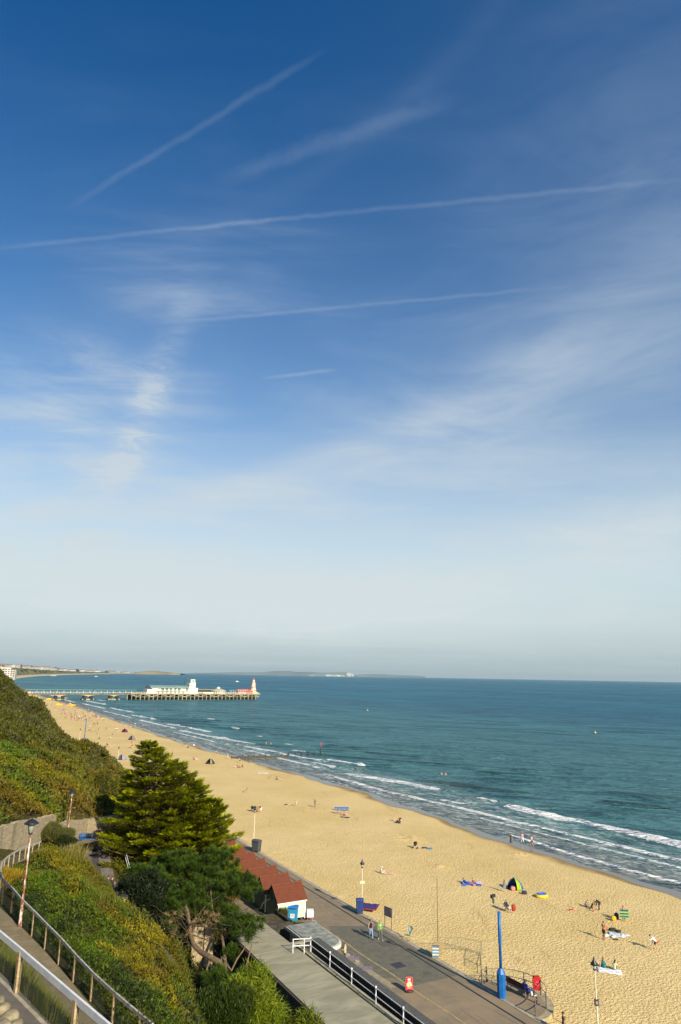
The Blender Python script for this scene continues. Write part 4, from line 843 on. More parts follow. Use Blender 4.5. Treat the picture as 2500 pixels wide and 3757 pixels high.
# --- single shrubs
def shrub(name, label, c, r, n, size, cols, up=.35, wid=.3, droop=0.0, shape='leaf', seed=1, nb_=9, stem_c=None):
    t = thing(name, label, 'shrub', c)
    ms = MB(); cl = []
    for i in range(nb_):
        a = random.uniform(0, 6.28); rr = random.uniform(.2, .75); tip = Vector((r[0]*rr*math.cos(a), r[1]*rr*math.sin(a), r[2]*random.uniform(.55, 1.0))); ms.tube([(0, 0, -.2), tip*.5+Vector((0, 0, .1)), tip], [.06, .04, .015], 5)
        cl.append((np.array(tip), random.uniform(.35, .6)))
    ms.build('stem', mat('bark', (.16, .12, .07), .9, .2, 6), t)
    P = []; 
    for ctr, k in cl:
        m_ = n//nb_; d = rdir(m_, .25); rad = rng.random(m_)**.4; P.append(ctr+d*rad[:, None]*np.array(r)*k*np.array([1, 1, .7]))
    P = np.concatenate(P); P[:, 2] = np.maximum(P[:, 2], .05); N = len(P)
    out = P/np.array(r); out /= np.linalg.norm(out, axis=1)[:, None]+1e-6
    D = rdir(N)*.7+out*.6; D[:, 2] += up-droop; D /= np.linalg.norm(D, axis=1)[:, None]; sz = size*(.6+.8*rng.random(N)); D *= sz[:, None]
    q = rng.random(N); c_ = cols[0][None]*(1-q[:, None])+cols[1][None]*q[:, None]; c_ = c_*(.7+.6*rng.random((N, 1)))
    leaves('foliage', P, D, perp(D)*(sz*wid)[:, None], c_, parent=t, shape=shape); return t
def gz(px, py, Y): p = atd(px, py, Y); p.z = float(groundz(np.array([p.x]), np.array([p.y]))[0]); return p
shrub('tamarisk_bush', 'grey green feathery bush at the foot of the stone wall left of the bench', gz(200, 3115, 72), (2.2, 2.0, 1.6), 14000, .34, (G_GY*.9, G_OL*.8), .5, .14, shape='blade')
shrub('dark_bush', 'dark shaded bush at the left edge of the lower path by the bench', gz(235, 3165, 69), (.9, 1.0, .9), 7000, .25, (G_DK, G_GY*.35), .5, .2)
shrub('orange_fern', 'small yellow orange fern at the left edge behind the curved fence', gz(14, 3260, 48), (.9, .9, .8), 3000, .4, (np.array((.38, .22, .015)), np.array((.30, .24, .02))), .6, .12, shape='blade')
shrub('tall_grass_clump', 'pale straw grass plumes standing above the bramble left of the lower path', gz(262, 3215, 61), (1.2, 1.6, .8), 800, 1.0, (G_ST*1.1, G_OL*1.2), 1.3, .035, shape='blade')
shrub('willow_bush', 'large bright yellow green bush with long narrow drooping leaves at the bottom', gz(915, 3790, 46.5)+Vector((0, 0, .6)), (2.3, 1.9, 4.8), 16000, .40, (np.array((.24, .26, .008)), np.array((.12, .19, .01))), .1, .11, droop=.45, nb_=14)
shrub('willow_bush', 'smaller yellow green narrow-leaved bush at the right of the large one, touching the roof', gz(1110, 3830, 45)+Vector((0, 0, .5)), (2.0, 1.6, 4.1), 11000, .40, (np.array((.20, .21, .008)), np.array((.10, .15, .01))), .1, .12, droop=.35, nb_=12)
shrub('fern_bush', 'dark green ferny bush in the bottom gap left of the bright narrow-leaved bush', gz(760, 3800, 44)+Vector((0, 0, .6)), (2.6, 1.8, 1.9), 14000, .24, (G_DK, G_GR*.55), .3, .2, nb_=12)
shrub('small_bush', 'little leafy bush poking up in front of the roof at the bottom edge', gz(1300, 3830, 42)+Vector((0, 0, 1.8)), (.9, .9, 2.4), 2500, .22, (G_OL*.7, G_GR*.6), .4, .3)
shrub('russet_bush', 'russet bush behind the backs of the nearest beach huts', W(77.5, 29.6, .3), (1.5, 1.2, 2.0), 6000, .22, (G_RU*.9, G_OL), .4, .3)
shrub('planter_shrub', 'spiky green shrub growing in the dark planter left of the blue bin', W(67.3, 31.2, 1.4), (.5, .6, .9), 2000, .28, (G_OL*.8, G_GY*.6), .8, .12, shape='blade')
shrub('planter_shrub', 'low olive tuft in the right corner of the dark planter by the kiosk roof', W(64.9, 31.6, 1.0), (.9, .6, .8), 1800, .3, (G_OL*.9, G_GR*.6), .8, .12, shape='blade')
shrub('shade_shrub', 'added near-black shrub standing in for the deep shade between the lower path and the pine', gz(520, 3420, 63), (2.2, 2.6, 4.4), 16000, .26, (np.array((.010, .016, .006)), np.array((.022, .034, .008))), .3, .3, nb_=14)  # added shrub, leaves coloured near-black to make the deep shade by the path
shrub('shade_shrub', 'second added near-black shrub standing in for shade, under the left side of the cypress', gz(520, 3270, 73), (2.0, 2.4, 3.6), 12000, .28, (np.array((.010, .016, .006)), np.array((.020, .030, .008))), .3, .3, nb_=12)  # another added shrub whose near-black leaves carry the shade
# --- trees
M_bark = mat('tan_bark', (.22, .155, .075), .9, .3, 5, .6, 14, c2=(.11, .075, .04))
def cypress():
    base = gz(600, 3150, 81); base.z = 2.0
    t = thing('cypress_tree', 'big dark and lime cypress with tiered horizontal sprays of foliage rising above the lower path', 'tree', base)
    top = atd(548, 2725, 79.5)-base; lead2 = atd(655, 2800, 80.5)-base; lead3 = atd(787, 2935, 80)-base; lead4 = atd(715, 2865, 80.2)-base; lead5 = atd(470, 2850, 80)-base
    mb = MB(); mb.tube([(0, 0, -1), (-.2, 0, 5), top*.55+Vector((.4, 0, 1)), top], [.55, .42, .25, .04], 10); mb.tube([(0, 0, 1), lead2*.5, lead2], [.4, .2, .03], 8); mb.tube([(0, 0, .5), (2.0, -.5, 4), lead3], [.35, .2, .03], 8)
    mb.build('trunk', M_bark, t)
    PP, DD, SS = [], [], []; br = MB()
    def leader(p0, p1, h0, h1, rfun, n, seed, lo=.55):
        for i in range(n):
            h = h0+(h1-h0)*((i+random.random())/n)**1.0; f = (h-h0)/(h1-h0); c = Vector((p0.x+(p1.x-p0.x)*f, p0.y+(p1.y-p0.y)*f, h))
            a = i*2.399963+random.uniform(-.3, .3); L = rfun(f, a)*(random.uniform(lo, 1.0) if random.random() < .72 else random.uniform(1.0, 1.24)); dr = Vector((math.cos(a), math.sin(a), 0))
            rise = L*random.uniform(-.06, .26); tip = c+dr*L+Vector((0, 0, rise)); mid = c+dr*L*.5+Vector((0, 0, rise*.2-.05*L))
            if L > 2: br.tube([c, mid, tip], [.08, .05, .02], 4)
            # sprays along the outer 2/3 of the branch: flat, tips lifting
            m_ = int(50+L*46); u = rng.random(m_)**.5*.75+.25; w_ = (rng.random(m_)-.5)*2; wmax = (.25+.30*L*np.sin(np.pi*np.clip(u, 0, 1)**.8)*.55)
            cx = np.array(c)[None]+np.outer(u, np.array(tip-c)); side = np.array((-dr.y, dr.x, 0)); cx = cx+side[None]*(w_*wmax)[:, None]; cx[:, 2] += -.12*np.abs(w_)*L*.25+rng.normal(0, .07, m_)+.13*L*(u-.6)
            d = np.array(dr)[None]*(1.0-.35*np.abs(w_))[:, None]+side[None]*(w_*.75)[:, None]+rdir(m_)*.28; d[:, 2] += .22+.3*u
            d /= np.linalg.norm(d, axis=1)[:, None]; PP.append(cx); DD.append(d); SS.append(np.stack([u, np.full(m_, L), np.full(m_, random.uniform(0, 1))], 1))
    r1 = lambda f, a: (7.6*(1-f)**.72+.35)*(1+.10*math.sin(3*a+4*f))*(.55+.45*min(1, f*6+.45))*(.86 if math.cos(a) < 0 else .95)
    leader(Vector((0, 0, 0)), top, 1.6, top.z, r1, 215, 1)
    leader(Vector((1.2, 0, 0)), lead2, 3.5, lead2.z, lambda f, a: 6.0*(1-f)**.7+.3, 120, 2)
    leader(Vector((3.2, -.6, 0)), lead3, 1.8, lead3.z, lambda f, a: 4.9*(1-f)**.75+.25, 120, 3)
    leader(Vector((2.3, -.3, 0)), lead4, 2.0, lead4.z, lambda f, a: 5.2*(1-f)**.72+.25, 120, 4)
    leader(Vector((-2.2, -.3, 0)), lead5, 2.0, lead5.z, lambda f, a: 3.5*(1-f)**.72+.25, 80, 5)
    br.build('branch', M_bark, t)
    P = np.concatenate(PP); D = np.concatenate(DD); S_ = np.concatenate(SS); N = len(P); k = P[:, 2] > -.5; P, D, S_ = P[k], D[k], S_[k]; N = len(P)
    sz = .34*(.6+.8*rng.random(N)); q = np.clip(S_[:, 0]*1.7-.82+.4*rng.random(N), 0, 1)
    c_ = np.array((.024, .040, .006))[None]*(1-q[:, None])+np.array((.44, .47, .008))[None]*q[:, None]; c_ *= (.42+.85*S_[:, 2:3])*(.8+.4*rng.random((N, 1)))  # highlights on the tips and the dark interior put into leaf colour
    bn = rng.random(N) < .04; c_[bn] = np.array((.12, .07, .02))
    nrm = np.tile(np.array([0, 0, 1.0]), (N, 1))+rdir(N)*.5; Wd = np.cross(D, nrm); Wd /= np.linalg.norm(Wd, axis=1)[:, None]+1e-9
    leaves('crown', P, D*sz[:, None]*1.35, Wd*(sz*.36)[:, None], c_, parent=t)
cypress()
def puff_cloud(centres, n, size, c0, c1):
    P, D, c_ = [], [], []
    for ctr, r_ in centres:
        d = rdir(n, .5); b = np.array(ctr)[None]+d*(r_*.35*rng.random((n, 1))); P.append(b); D.append(d*(r_*(.6+.5*rng.random((n, 1)))))
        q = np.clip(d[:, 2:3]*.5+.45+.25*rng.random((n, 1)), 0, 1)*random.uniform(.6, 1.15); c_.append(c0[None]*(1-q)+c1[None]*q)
    return np.concatenate(P), np.concatenate(D), np.concatenate(c_)
def pine():
    base = gz(812, 3560, 57.5); base.z = max(base.z, .2)
    t = thing('pine_tree', 'spreading dark green pine with a bent tan trunk and tangled bare twigs', 'tree', base)
    def q(px, py, Y): return atd(px, py, Y)-base
    tr = MB()
    path = [q(818, 3560, 57.0), q(805, 3532, 57.4), q(770, 3512, 58), q(738, 3495, 58.8), q(712, 3468, 59.6), q(700, 3435, 60.5), q(696, 3395, 61.5), q(690, 3350, 62.5), q(670, 3290, 64), q(640, 3220, 66)]
    tr.tube(path, [.24, .22, .21, .20, .18, .16, .14, .12, .10, .06], 10, flat=.9)
    tr.tube([q(828, 3580, 57), q(826, 3520, 58.5), q(820, 3470, 60), q(812, 3420, 61.5), q(780, 3340, 63), q(770, 3230, 64)], [.14, .13, .12, .10, .08, .04], 8)
    tr.build('trunk', M_bark, t)
    lb = MB()
    for a, b, c in (((776, 3512, 58), (762, 3545, 57.6), (755, 3580, 57.2)), ((905, 3470, 58), (870, 3520, 57.5), (848, 3565, 57.2)), ((925, 3465, 57), (905, 3540, 56.5), (915, 3600, 56)), ((815, 3512, 57.6), (832, 3535, 57), (850, 3565, 56.6)), ((812, 3512, 57.7), (815, 3545, 57), (818, 3570, 56.6)), ((905, 3540, 57), (885, 3560, 56.6), (872, 3575, 56.2)), ((855, 3610, 54), (845, 3600, 54.4), (843, 3625, 54))):
        lb = MB(); lb.tube([q(*a), q(*b), q(*c)], [.045, .055, .06], 6).build('limb', M_bark, t)
    # limbs to foliage pads, in the photo's arrangement
    pads = []
    def pad(px, py, Y, rx, rz_, n):
        c = q(px, py, Y)
        for _ in range(n):
            v = rdir(1, .25)[0]*rng.random()**.4; pads.append((np.array((c.x+v[0]*rx, c.y+v[1]*rx*.9, c.z+v[2]*rz_)), random.uniform(.38, .62)))
        return c
    jx = q(696, 3395, 61.5); cs = []
    for a in ((560, 3215, 67, 1.7, 1.2, 34), (520, 3280, 65.5, 1.3, 1.2, 26), (640, 3180, 67, 2.0, 1.3, 46), (730, 3200, 66, 2.0, 1.3, 46), (800, 3160, 66, 1.9, 1.1, 40), (610, 3270, 65, 1.9, 1.2, 40), (700, 3280, 64, 2.0, 1.2, 44), (800, 3240, 64.5, 2.1, 1.2, 44), (870, 3240, 64, 1.7, .9, 30), (920, 3270, 63.5, 1.2, .6, 16),
              (560, 3340, 64, 1.3, 1.0, 22), (640, 3340, 63.5, 1.4, .9, 26), (860, 3390, 61, 1.5, .7, 26), (930, 3392, 60.5, 1.1, .5, 16), (890, 3425, 60, 1.1, .6, 16), (835, 3360, 62, 1.0, .7, 14), (500, 3210, 66.5, 1.0, .8, 12), (850, 3490, 59, .55, .5, 7), (620, 3400, 62.5, .8, .5, 8),
              (800, 3590, 55, 1.1, .6, 18), (860, 3600, 54.5, 1.1, .6, 18), (830, 3650, 53, 1.1, .7, 16), (760, 3310, 63.5, 1.5, .8, 24)):
        c = pad(*a); cs.append(c)
    for c in cs[:-4:2]:
        lb = MB(); o_ = random.choice(path[4:9]) if c.z > jx.z-1 else jx
        m1 = o_.lerp(c, .4)+Vector((random.uniform(-.4, .4), random.uniform(-.3, .3), random.uniform(-.3, .4))); lb.tube([o_, m1, c], [.055, .035, .012], 5); lb.build('limb', mat('dark_bark', (.09, .065, .035), .9, .3, 5), t)
    tw_ = MB()
    for _ in range(150):      # bare twigs below the canopy
        p = q(random.uniform(560, 960), random.uniform(3330, 3480), random.uniform(59.5, 64)); k = [p]
        d = Vector((random.uniform(-1, 1), random.uniform(-.6, .6), random.uniform(-.6, .5))).normalized()
        for _i in range(4): d = (d+Vector((random.uniform(-.6, .6), random.uniform(-.5, .5), random.uniform(-.5, .4)))).normalized(); k.append(k[-1]+d*random.uniform(.2, .5))
        tw_.tube(k, [.022, .019, .016, .012, .008], 4, cap=False)
    tw_.build('bare_twigs', mat('pale_twig', (.10, .075, .042), .9, .25, 5), t)['kind'] = 'stuff'
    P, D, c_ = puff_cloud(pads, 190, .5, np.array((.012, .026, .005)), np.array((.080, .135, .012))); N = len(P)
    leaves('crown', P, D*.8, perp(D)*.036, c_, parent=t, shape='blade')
    dead = [(np.array(q(random.uniform(600, 860), random.uniform(3350, 3440), random.uniform(60, 63))), .28) for _ in range(34)]
    P, D, c_ = puff_cloud(dead, 30, .3, np.array((.25, .14, .05)), np.array((.42, .27, .12))); leaves('dead_needles', P, D, perp(D)*.05, c_, parent=t, shape='blade')
pine()
# ------------------------------------------------------------------ people
def V3(*a): return Vector(a)
def base_pose():
    return dict(pelvis=V3(0, 0, .93), chest=V3(0, 0, 1.27), neck=V3(0, -.005, 1.47), head=V3(0, .02, 1.60), shL=V3(-.185, 0, 1.41), shR=V3(.185, 0, 1.41), elL=V3(-.25, -.03, 1.13), elR=V3(.25, -.03, 1.13), wrL=V3(-.27, .04, .88), wrR=V3(.27, .04, .88),
                hpL=V3(-.09, 0, .90), hpR=V3(.09, 0, .90), knL=V3(-.10, .02, .49), knR=V3(.10, .02, .49), anL=V3(-.10, -.03, .08), anR=V3(.10, -.03, .08), toL=V3(-.12, .15, .03), toR=V3(.12, .15, .03))
def pose(kind):
    p = base_pose(); u = p.update
    if kind == 'walk': u(knL=V3(-.10, .17, .51), anL=V3(-.10, .27, .10), toL=V3(-.11, .46, .08), knR=V3(.09, -.03, .49), anR=V3(.09, -.28, .13), toR=V3(.10, -.12, .03), elL=V3(-.25, -.12, 1.15), wrL=V3(-.27, -.12, .90), elR=V3(.25, .02, 1.14), wrR=V3(.26, .22, .95))
    if kind == 'armsfront': u(elL=V3(-.24, .06, 1.18), elR=V3(.24, .06, 1.18), wrL=V3(-.14, .28, 1.15), wrR=V3(.14, .28, 1.15))
    if kind == 'armsout': u(elL=V3(-.36, .05, 1.30), elR=V3(.36, .05, 1.30), wrL=V3(-.52, .14, 1.32), wrR=V3(.52, .14, 1.32))
    if kind == 'armup': u(elL=V3(-.33, .05, 1.42), wrL=V3(-.38, .05, 1.68))
    if kind == 'bend': u(pelvis=V3(0, -.12, .88), chest=V3(0, .16, 1.04), neck=V3(0, .34, 1.10), head=V3(0, .47, 1.08), shL=V3(-.18, .28, 1.06), shR=V3(.18, .28, 1.06), elL=V3(-.21, .33, .78), elR=V3(.21, .33, .78), wrL=V3(-.15, .42, .54), wrR=V3(.15, .42, .54), hpL=V3(-.09, -.11, .86), hpR=V3(.09, -.11, .86), knL=V3(-.11, .04, .47), knR=V3(.11, -.08, .47))
    if kind == 'lunge': u(pelvis=V3(0, -.10, .84), chest=V3(0, .12, 1.07), neck=V3(0, .24, 1.20), head=V3(0, .33, 1.28), shL=V3(-.18, .18, 1.16), shR=V3(.18, .18, 1.16), elL=V3(-.26, .38, .98), elR=V3(.28, .02, .94), wrL=V3(-.20, .58, .98), wrR=V3(.34, .08, .70), hpL=V3(-.10, -.09, .82), hpR=V3(.10, -.09, .82), knL=V3(-.20, .06, .46), knR=V3(.22, -.14, .45), anL=V3(-.22, -.04, .08), anR=V3(.30, -.34, .08), toL=V3(-.24, .14, .03), toR=V3(.33, -.18, .03))
    if kind == 'sit': u(pelvis=V3(0, 0, .13), chest=V3(0, -.08, .45), neck=V3(0, -.06, .65), head=V3(0, .0, .78), shL=V3(-.18, -.07, .58), shR=V3(.18, -.07, .58), elL=V3(-.27, -.17, .34), elR=V3(.27, -.02, .36), wrL=V3(-.28, -.30, .07), wrR=V3(.2, .22, .34), hpL=V3(-.09, .03, .11), hpR=V3(.09, .03, .11), knL=V3(-.13, .36, .36), knR=V3(.13, .40, .30), anL=V3(-.11, .60, .07), anR=V3(.11, .70, .07), toL=V3(-.12, .78, .06), toR=V3(.12, .88, .10))
    if kind == 'hug': u(pelvis=V3(0, 0, .13), chest=V3(0, .06, .44), neck=V3(0, .16, .62), head=V3(0, .25, .73), shL=V3(-.18, .12, .56), shR=V3(.18, .12, .56), elL=V3(-.24, .26, .38), elR=V3(.24, .26, .38), wrL=V3(-.06, .44, .36), wrR=V3(.06, .44, .36), hpL=V3(-.09, .03, .11), hpR=V3(.09, .03, .11), knL=V3(-.11, .36, .46), knR=V3(.11, .36, .46), anL=V3(-.10, .46, .07), anR=V3(.10, .46, .07), toL=V3(-.11, .66, .04), toR=V3(.11, .66, .04))
    if kind == 'recline': u(pelvis=V3(0, 0, .12), chest=V3(0, -.26, .30), neck=V3(0, -.40, .46), head=V3(0, -.44, .60), shL=V3(-.18, -.36, .40), shR=V3(.18, -.36, .40), elL=V3(-.24, -.52, .10), elR=V3(.24, -.52, .10), wrL=V3(-.22, -.30, .06), wrR=V3(.22, -.30, .06), hpL=V3(-.09, .04, .11), hpR=V3(.09, .04, .11), knL=V3(-.11, .42, .26), knR=V3(.10, .46, .12), anL=V3(-.12, .80, .07), anR=V3(.11, .90, .07), toL=V3(-.14, .88, .24), toR=V3(.13, .97, .24))
    if kind == 'lie': u(pelvis=V3(0, 0, .11), chest=V3(0, -.34, .13), neck=V3(0, -.54, .13), head=V3(0, -.68, .14), shL=V3(-.18, -.47, .12), shR=V3(.18, -.47, .12), elL=V3(-.27, -.22, .07), elR=V3(.27, -.22, .07), wrL=V3(-.25, .04, .06), wrR=V3(.25, .04, .06), hpL=V3(-.09, .04, .11), hpR=V3(.09, .04, .11), knL=V3(-.11, .46, .11), knR=V3(.11, .46, .14), anL=V3(-.13, .87, .07), anR=V3(.13, .87, .07), toL=V3(-.18, .93, .22), toR=V3(.18, .93, .22))
    if kind == 'chair': u(pelvis=V3(0, 0, .42), chest=V3(0, -.16, .74), neck=V3(0, -.20, .94), head=V3(0, -.14, 1.06), shL=V3(-.18, -.20, .87), shR=V3(.18, -.20, .87), elL=V3(-.26, -.12, .62), elR=V3(.26, -.12, .62), wrL=V3(-.14, .13, .58), wrR=V3(.14, .13, .58), hpL=V3(-.09, .04, .40), hpR=V3(.09, .04, .40), knL=V3(-.12, .44, .50), knR=V3(.12, .44, .50), anL=V3(-.12, .54, .08), anR=V3(.12, .52, .08), toL=V3(-.13, .74, .04), toR=V3(.13, .72, .04))
    if kind == 'kneel': u(pelvis=V3(0, -.05, .38), chest=V3(0, .12, .66), neck=V3(0, .22, .84), head=V3(0, .31, .94), shL=V3(-.18, .18, .78), shR=V3(.18, .18, .78), elL=V3(-.22, .30, .52), elR=V3(.22, .30, .52), wrL=V3(-.12, .46, .30), wrR=V3(.12, .46, .30), hpL=V3(-.09, -.04, .36), hpR=V3(.09, -.04, .36), knL=V3(-.14, .30, .08), knR=V3(.14, .26, .12), anL=V3(-.13, -.10, .08), anR=V3(.13, -.10, .08), toL=V3(-.13, -.24, .04), toR=V3(.13, -.24, .04))
    return p
CACHE = {}
def remesh(mb, name, vox):
    me = mb.mesh(name); o = bpy.data.objects.new('tmp', me); C.objects.link(o)
    md = o.modifiers.new('r', 'REMESH'); md.mode = 'VOXEL'; md.voxel_size = vox; md.use_smooth_shade = True
    dg = bpy.context.evaluated_depsgraph_get(); out = bpy.data.meshes.new_from_object(o.evaluated_get(dg)); bpy.data.objects.remove(o); bpy.data.meshes.remove(me)
    n = len(out.vertices); k = len(out.polygons); out.name = name; out.polygons.foreach_set('use_smooth', [True]*k); return out
def torso(mb, p, g, z0=0.0, z1=1.0, fem=1.0, sides=True):
    side = (p['shR']-p['shL']).normalized(); a, b, c = p['pelvis'], p['chest'], p['neck']
    pts = [a-(b-a)*.28, a, a.lerp(b, .5), b, b.lerp(c, .62), c-(c-b)*.12]; rad = [.13+g, .165+g, .138*fem+g, .165+g, .155+g, .07+g]
    mb.tube(pts, rad, 14, side=side, flat=.66)
def arm(mb, p, S_, g, upto=1.0, hand=True):
    a, b, c = p['sh'+S_], p['el'+S_], p['wr'+S_]
    mb.blob(a, (.058+g,)*3); mb.tube([a, a.lerp(b, .45), b], [.052+g, .047+g, .038+g], 10)
    if upto > 1: mb.tube([b, b.lerp(c, .35), c], [.038+g, .036+g, .026+g], 10); mb.blob(b, (.038+g,)*3)
    if hand:
        mb.tube([b, b.lerp(c, .3), c], [.038, .037, .024], 10); mb.blob(b, (.038,)*3)
        d = (c-b).normalized(); s_ = -1 if S_ == 'L' else 1; w_ = d.cross(V3(s_, 0, 0)); w_ = w_.normalized() if w_.length > .1 else V3(0, 1, 0)
        palm = c+d*.045; mb.tube([c-d*.01, palm, c+d*.09], [.024, .036, .034], 8, side=w_, flat=.5)
        for i, L in enumerate((.065, .075, .070, .055)):
            r0 = c+d*.088+w_*(-.027+.018*i); bd = (d+V3(-s_*.35, 0, 0)*.6).normalized(); mb.tube([r0, r0+d*L*.5, r0+d*L*.5+bd*L*.5], [.0095, .009, .0075], 6)
        mb.tube([c+d*.03-w_*.028, c+d*.055-w_*.052, c+d*.085-w_*.058], [.012, .011, .009], 6)
def leg(mb, p, S_, g, foot=True, upto=2.0):
    a, b, c, t = p['hp'+S_], p['kn'+S_], p['an'+S_], p['to'+S_]
    mb.blob(a, (.088+g,)*3); mb.tube([a, a.lerp(b, .4), b], [.090+g, .080+g, .056+g], 12)
    if upto > 1: mb.blob(b, (.056+g,)*3); mb.tube([b, b.lerp(c, .3), c], [.055+g, .056+g, .037+g], 10)
    if foot: mb.tube([c+V3(0, 0, .0)-(t-c)*.25, c.lerp(t, .35), t], [.04, .042, .03], 8, side=V3(1, 0, 0), flat=.75)
def part_mesh(kind, part):
    key = (kind, part)
    if key in CACHE: return CACHE[key]
    p = pose(kind); mb = MB(); n, h = p['neck'], p['head']; up = (h-n).normalized(); fwd = V3(0, 1, 0)
    fwd = (fwd-up*fwd.dot(up)); fwd = fwd.normalized() if fwd.length > .2 else V3(0, 0, 1)
    if part == 'body':
        torso(mb, p, 0, fem=.95)
        for S_ in 'LR': arm(mb, p, S_, 0); leg(mb, p, S_, 0)
        mb.tube([n-up*.06, n+up*.02, h-up*.02], [.06, .05, .05], 10)
        mb.tube([h-up*.10+fwd*.02, h-up*.06+fwd*.015, h, h+up*.07, h+up*.115], [.035, .062, .076, .070, .03], 12)
        mb.blob(h+fwd*.082-up*.01, (.013, .02, .018)); mb.blob(h+V3(.075, 0, 0), (.012, .02, .03)); mb.blob(h-V3(.075, 0, 0), (.012, .02, .03))
        me = remesh(mb, 'body', .0125)
    elif part == 'eyes':
        for s_ in (-1, 1): mb.blob(h+fwd*.073+up*.02+V3(s_*.028, 0, 0), (.010, .007, .007), 1, 6, 4)
        mb.blob(h+fwd*.070-up*.045, (.022, .008, .005), 1, 6, 4); me = mb.mesh('eyes')
    elif part in ('hair_short', 'hair_long'):
        mb.tube([h-up*.01-fwd*.012, h+up*.05-fwd*.012, h+up*.10-fwd*.008, h+up*.135-fwd*.005], [.080, .086, .066, .02], 12)
        if part == 'hair_long': mb.tube([h+up*.05-fwd*.035, h-up*.08-fwd*.05, n-up*.10-fwd*.07], [.075, .085, .06], 10, flat=.6)
        me = remesh(mb, part, .018)
    elif part == 'hat': mb.tube([h+up*.02, h+up*.10, h+up*.14], [.09, .085, .03], 12); mb.tube([h+up*.035, h+up*.045], [.14, .13], 14); me = remesh(mb, 'hat', .018)
    elif part in ('top', 'vest', 'jacket'):
        g = .012 if part != 'jacket' else .028
        torso(mb, p, g)
        for S_ in 'LR':
            a, b = p['sh'+S_], p['el'+S_]
            if part == 'vest': mb.blob(a.lerp(p['neck'], .35), (.04, .05, .03))
            elif part == 'top': mb.blob(a, (.07,)*3); mb.tube([a, a.lerp(b, .62)], [.067, .062], 10)
            else: arm(mb, p, S_, .022, 2, hand=False)
        me = remesh(mb, part, .018)
    elif part in ('trousers', 'shorts', 'skirt', 'dress'):
        side = (p['shR']-p['shL']).normalized(); mb.tube([p['pelvis']+(p['chest']-p['pelvis'])*.22, p['pelvis'], p['pelvis']-(p['chest']-p['pelvis'])*.3], [.155, .178, .15], 14, side=side, flat=.68)
        for S_ in 'LR':
            a, b = p['hp'+S_], p['kn'+S_]
            if part == 'trousers': leg(mb, p, S_, .016, foot=False)
            elif part == 'shorts': mb.blob(a, (.102,)*3); mb.tube([a, a.lerp(b, .7)], [.106, .092], 12)
            else: mb.blob(a, (.11,)*3); mb.tube([a, a.lerp(b, .95)], [.12, .13], 12)
        if part == 'dress': torso(mb, p, .012)
        if part in ('skirt', 'dress'): mb.tube([p['pelvis'], (p['knL']+p['knR'])/2], [.15, .17], 12, flat=.7)
        me = remesh(mb, part, .018)
    elif part == 'shoes':
        for S_ in 'LR':
            c, t_ = p['an'+S_], p['to'+S_]; mb.tube([c-(t_-c)*.32, c.lerp(t_, .35), t_+(t_-c)*.08], [.048, .052, .04], 8, side=V3(1, 0, 0), flat=.8)
        me = remesh(mb, 'shoes', .018)
    CACHE[key] = me; return me
SKIN = {'pale': (.62, .36, .24), 'tan': (.45, .24, .13), 'dark': (.20, .10, .06)}
def person(kind, loc, facing, label, top=None, topc=None, bot=None, botc=None, hair='hair_short', hairc=(.05, .03, .02), skin='pale', scale=1.0, shoes=None, group=None, jacket=None, cat='person', near=False, hatc=None):
    """facing: world direction (dx, dy) the person looks along"""
    rz = math.atan2(facing[1], facing[0])-math.pi/2; t = thing('person', label, cat, loc, rz, group, scale)
    def add(part, name, c, rough=.8):
        me = part_mesh(kind, part); o = bpy.data.objects.new(name, me); C.objects.link(o); o.parent = t
        if not me.materials: me.materials.append(None)
        key = 'cloth_%02d_%02d_%02d_%d' % (int(c[0]*99), int(c[1]*99), int(c[2]*99), int(rough*10)); o.material_slots[0].link = 'OBJECT'; o.material_slots[0].material = mat(key, c, rough, .12, 14); return o
    b = add('body', 'body', SKIN[skin], .55)
    if hair: add(hair, 'hair', hairc, .6)
    if hatc: add('hat', 'hat', hatc)
    if near: add('eyes', 'face_features', (.05, .02, .02), .4)
    if top: add(top, {'top': 'shirt', 'vest': 'vest_top', 'jacket': 'jacket'}[top], topc)
    if bot: add(bot, bot, botc)
    if shoes: add('shoes', 'shoes', shoes)
    return t
WHT, NAVY, BLK, JEAN, RED, PINK, TEAL, LIME = (.75, .75, .72), (.02, .03, .09), (.015, .015, .018), (.12, .20, .34), (.5, .02, .025), (.65, .28, .32), (.01, .20, .20), (.14, .46, .04)
dv = lambda a, b: ((b-a).x, (b-a).y)
toward_cam = (-.15, -1)
# promenade and nearer beach (every one described from the photo)
pw_ = person('walk', at(1361, 3446), (.35, -1), 'woman walking towards the camera in a black vest top and pale blue jeans', 'vest', BLK, 'trousers', (.20, .32, .46), 'hair_long', (.03, .02, .02), shoes=NAVY, near=True)
pm_ = person('walk', at(1395, 3450), (.35, -1), 'man walking in a bright green T-shirt with white lettering and grey jeans', 'top', LIME, 'trousers', (.11, .12, .11), 'hair_short', (.30, .22, .15), shoes=(.5, .5, .5), near=True)
def text_obj(name, body, size, m, ext=.004, off=0.0):
    cu = bpy.data.curves.new(name, 'FONT'); cu.body = body; cu.size = size; cu.align_x = 'CENTER'; cu.extrude = ext; cu.offset = off
    o = bpy.data.objects.new('tmp', cu); C.objects.link(o); me = bpy.data.meshes.new_from_object(o.evaluated_get(bpy.context.evaluated_depsgraph_get())); bpy.data.objects.remove(o)
    me.materials.clear(); me.materials.append(m); o = bpy.data.objects.new(name, me); C.objects.link(o); return o
lo = text_obj('shirt_lettering', 'oro', .17, M_white, .004, .004); lo.parent = pm_; lo.location = (0, .128, 1.27); lo.rotation_euler = (R(84), 0, R(180))
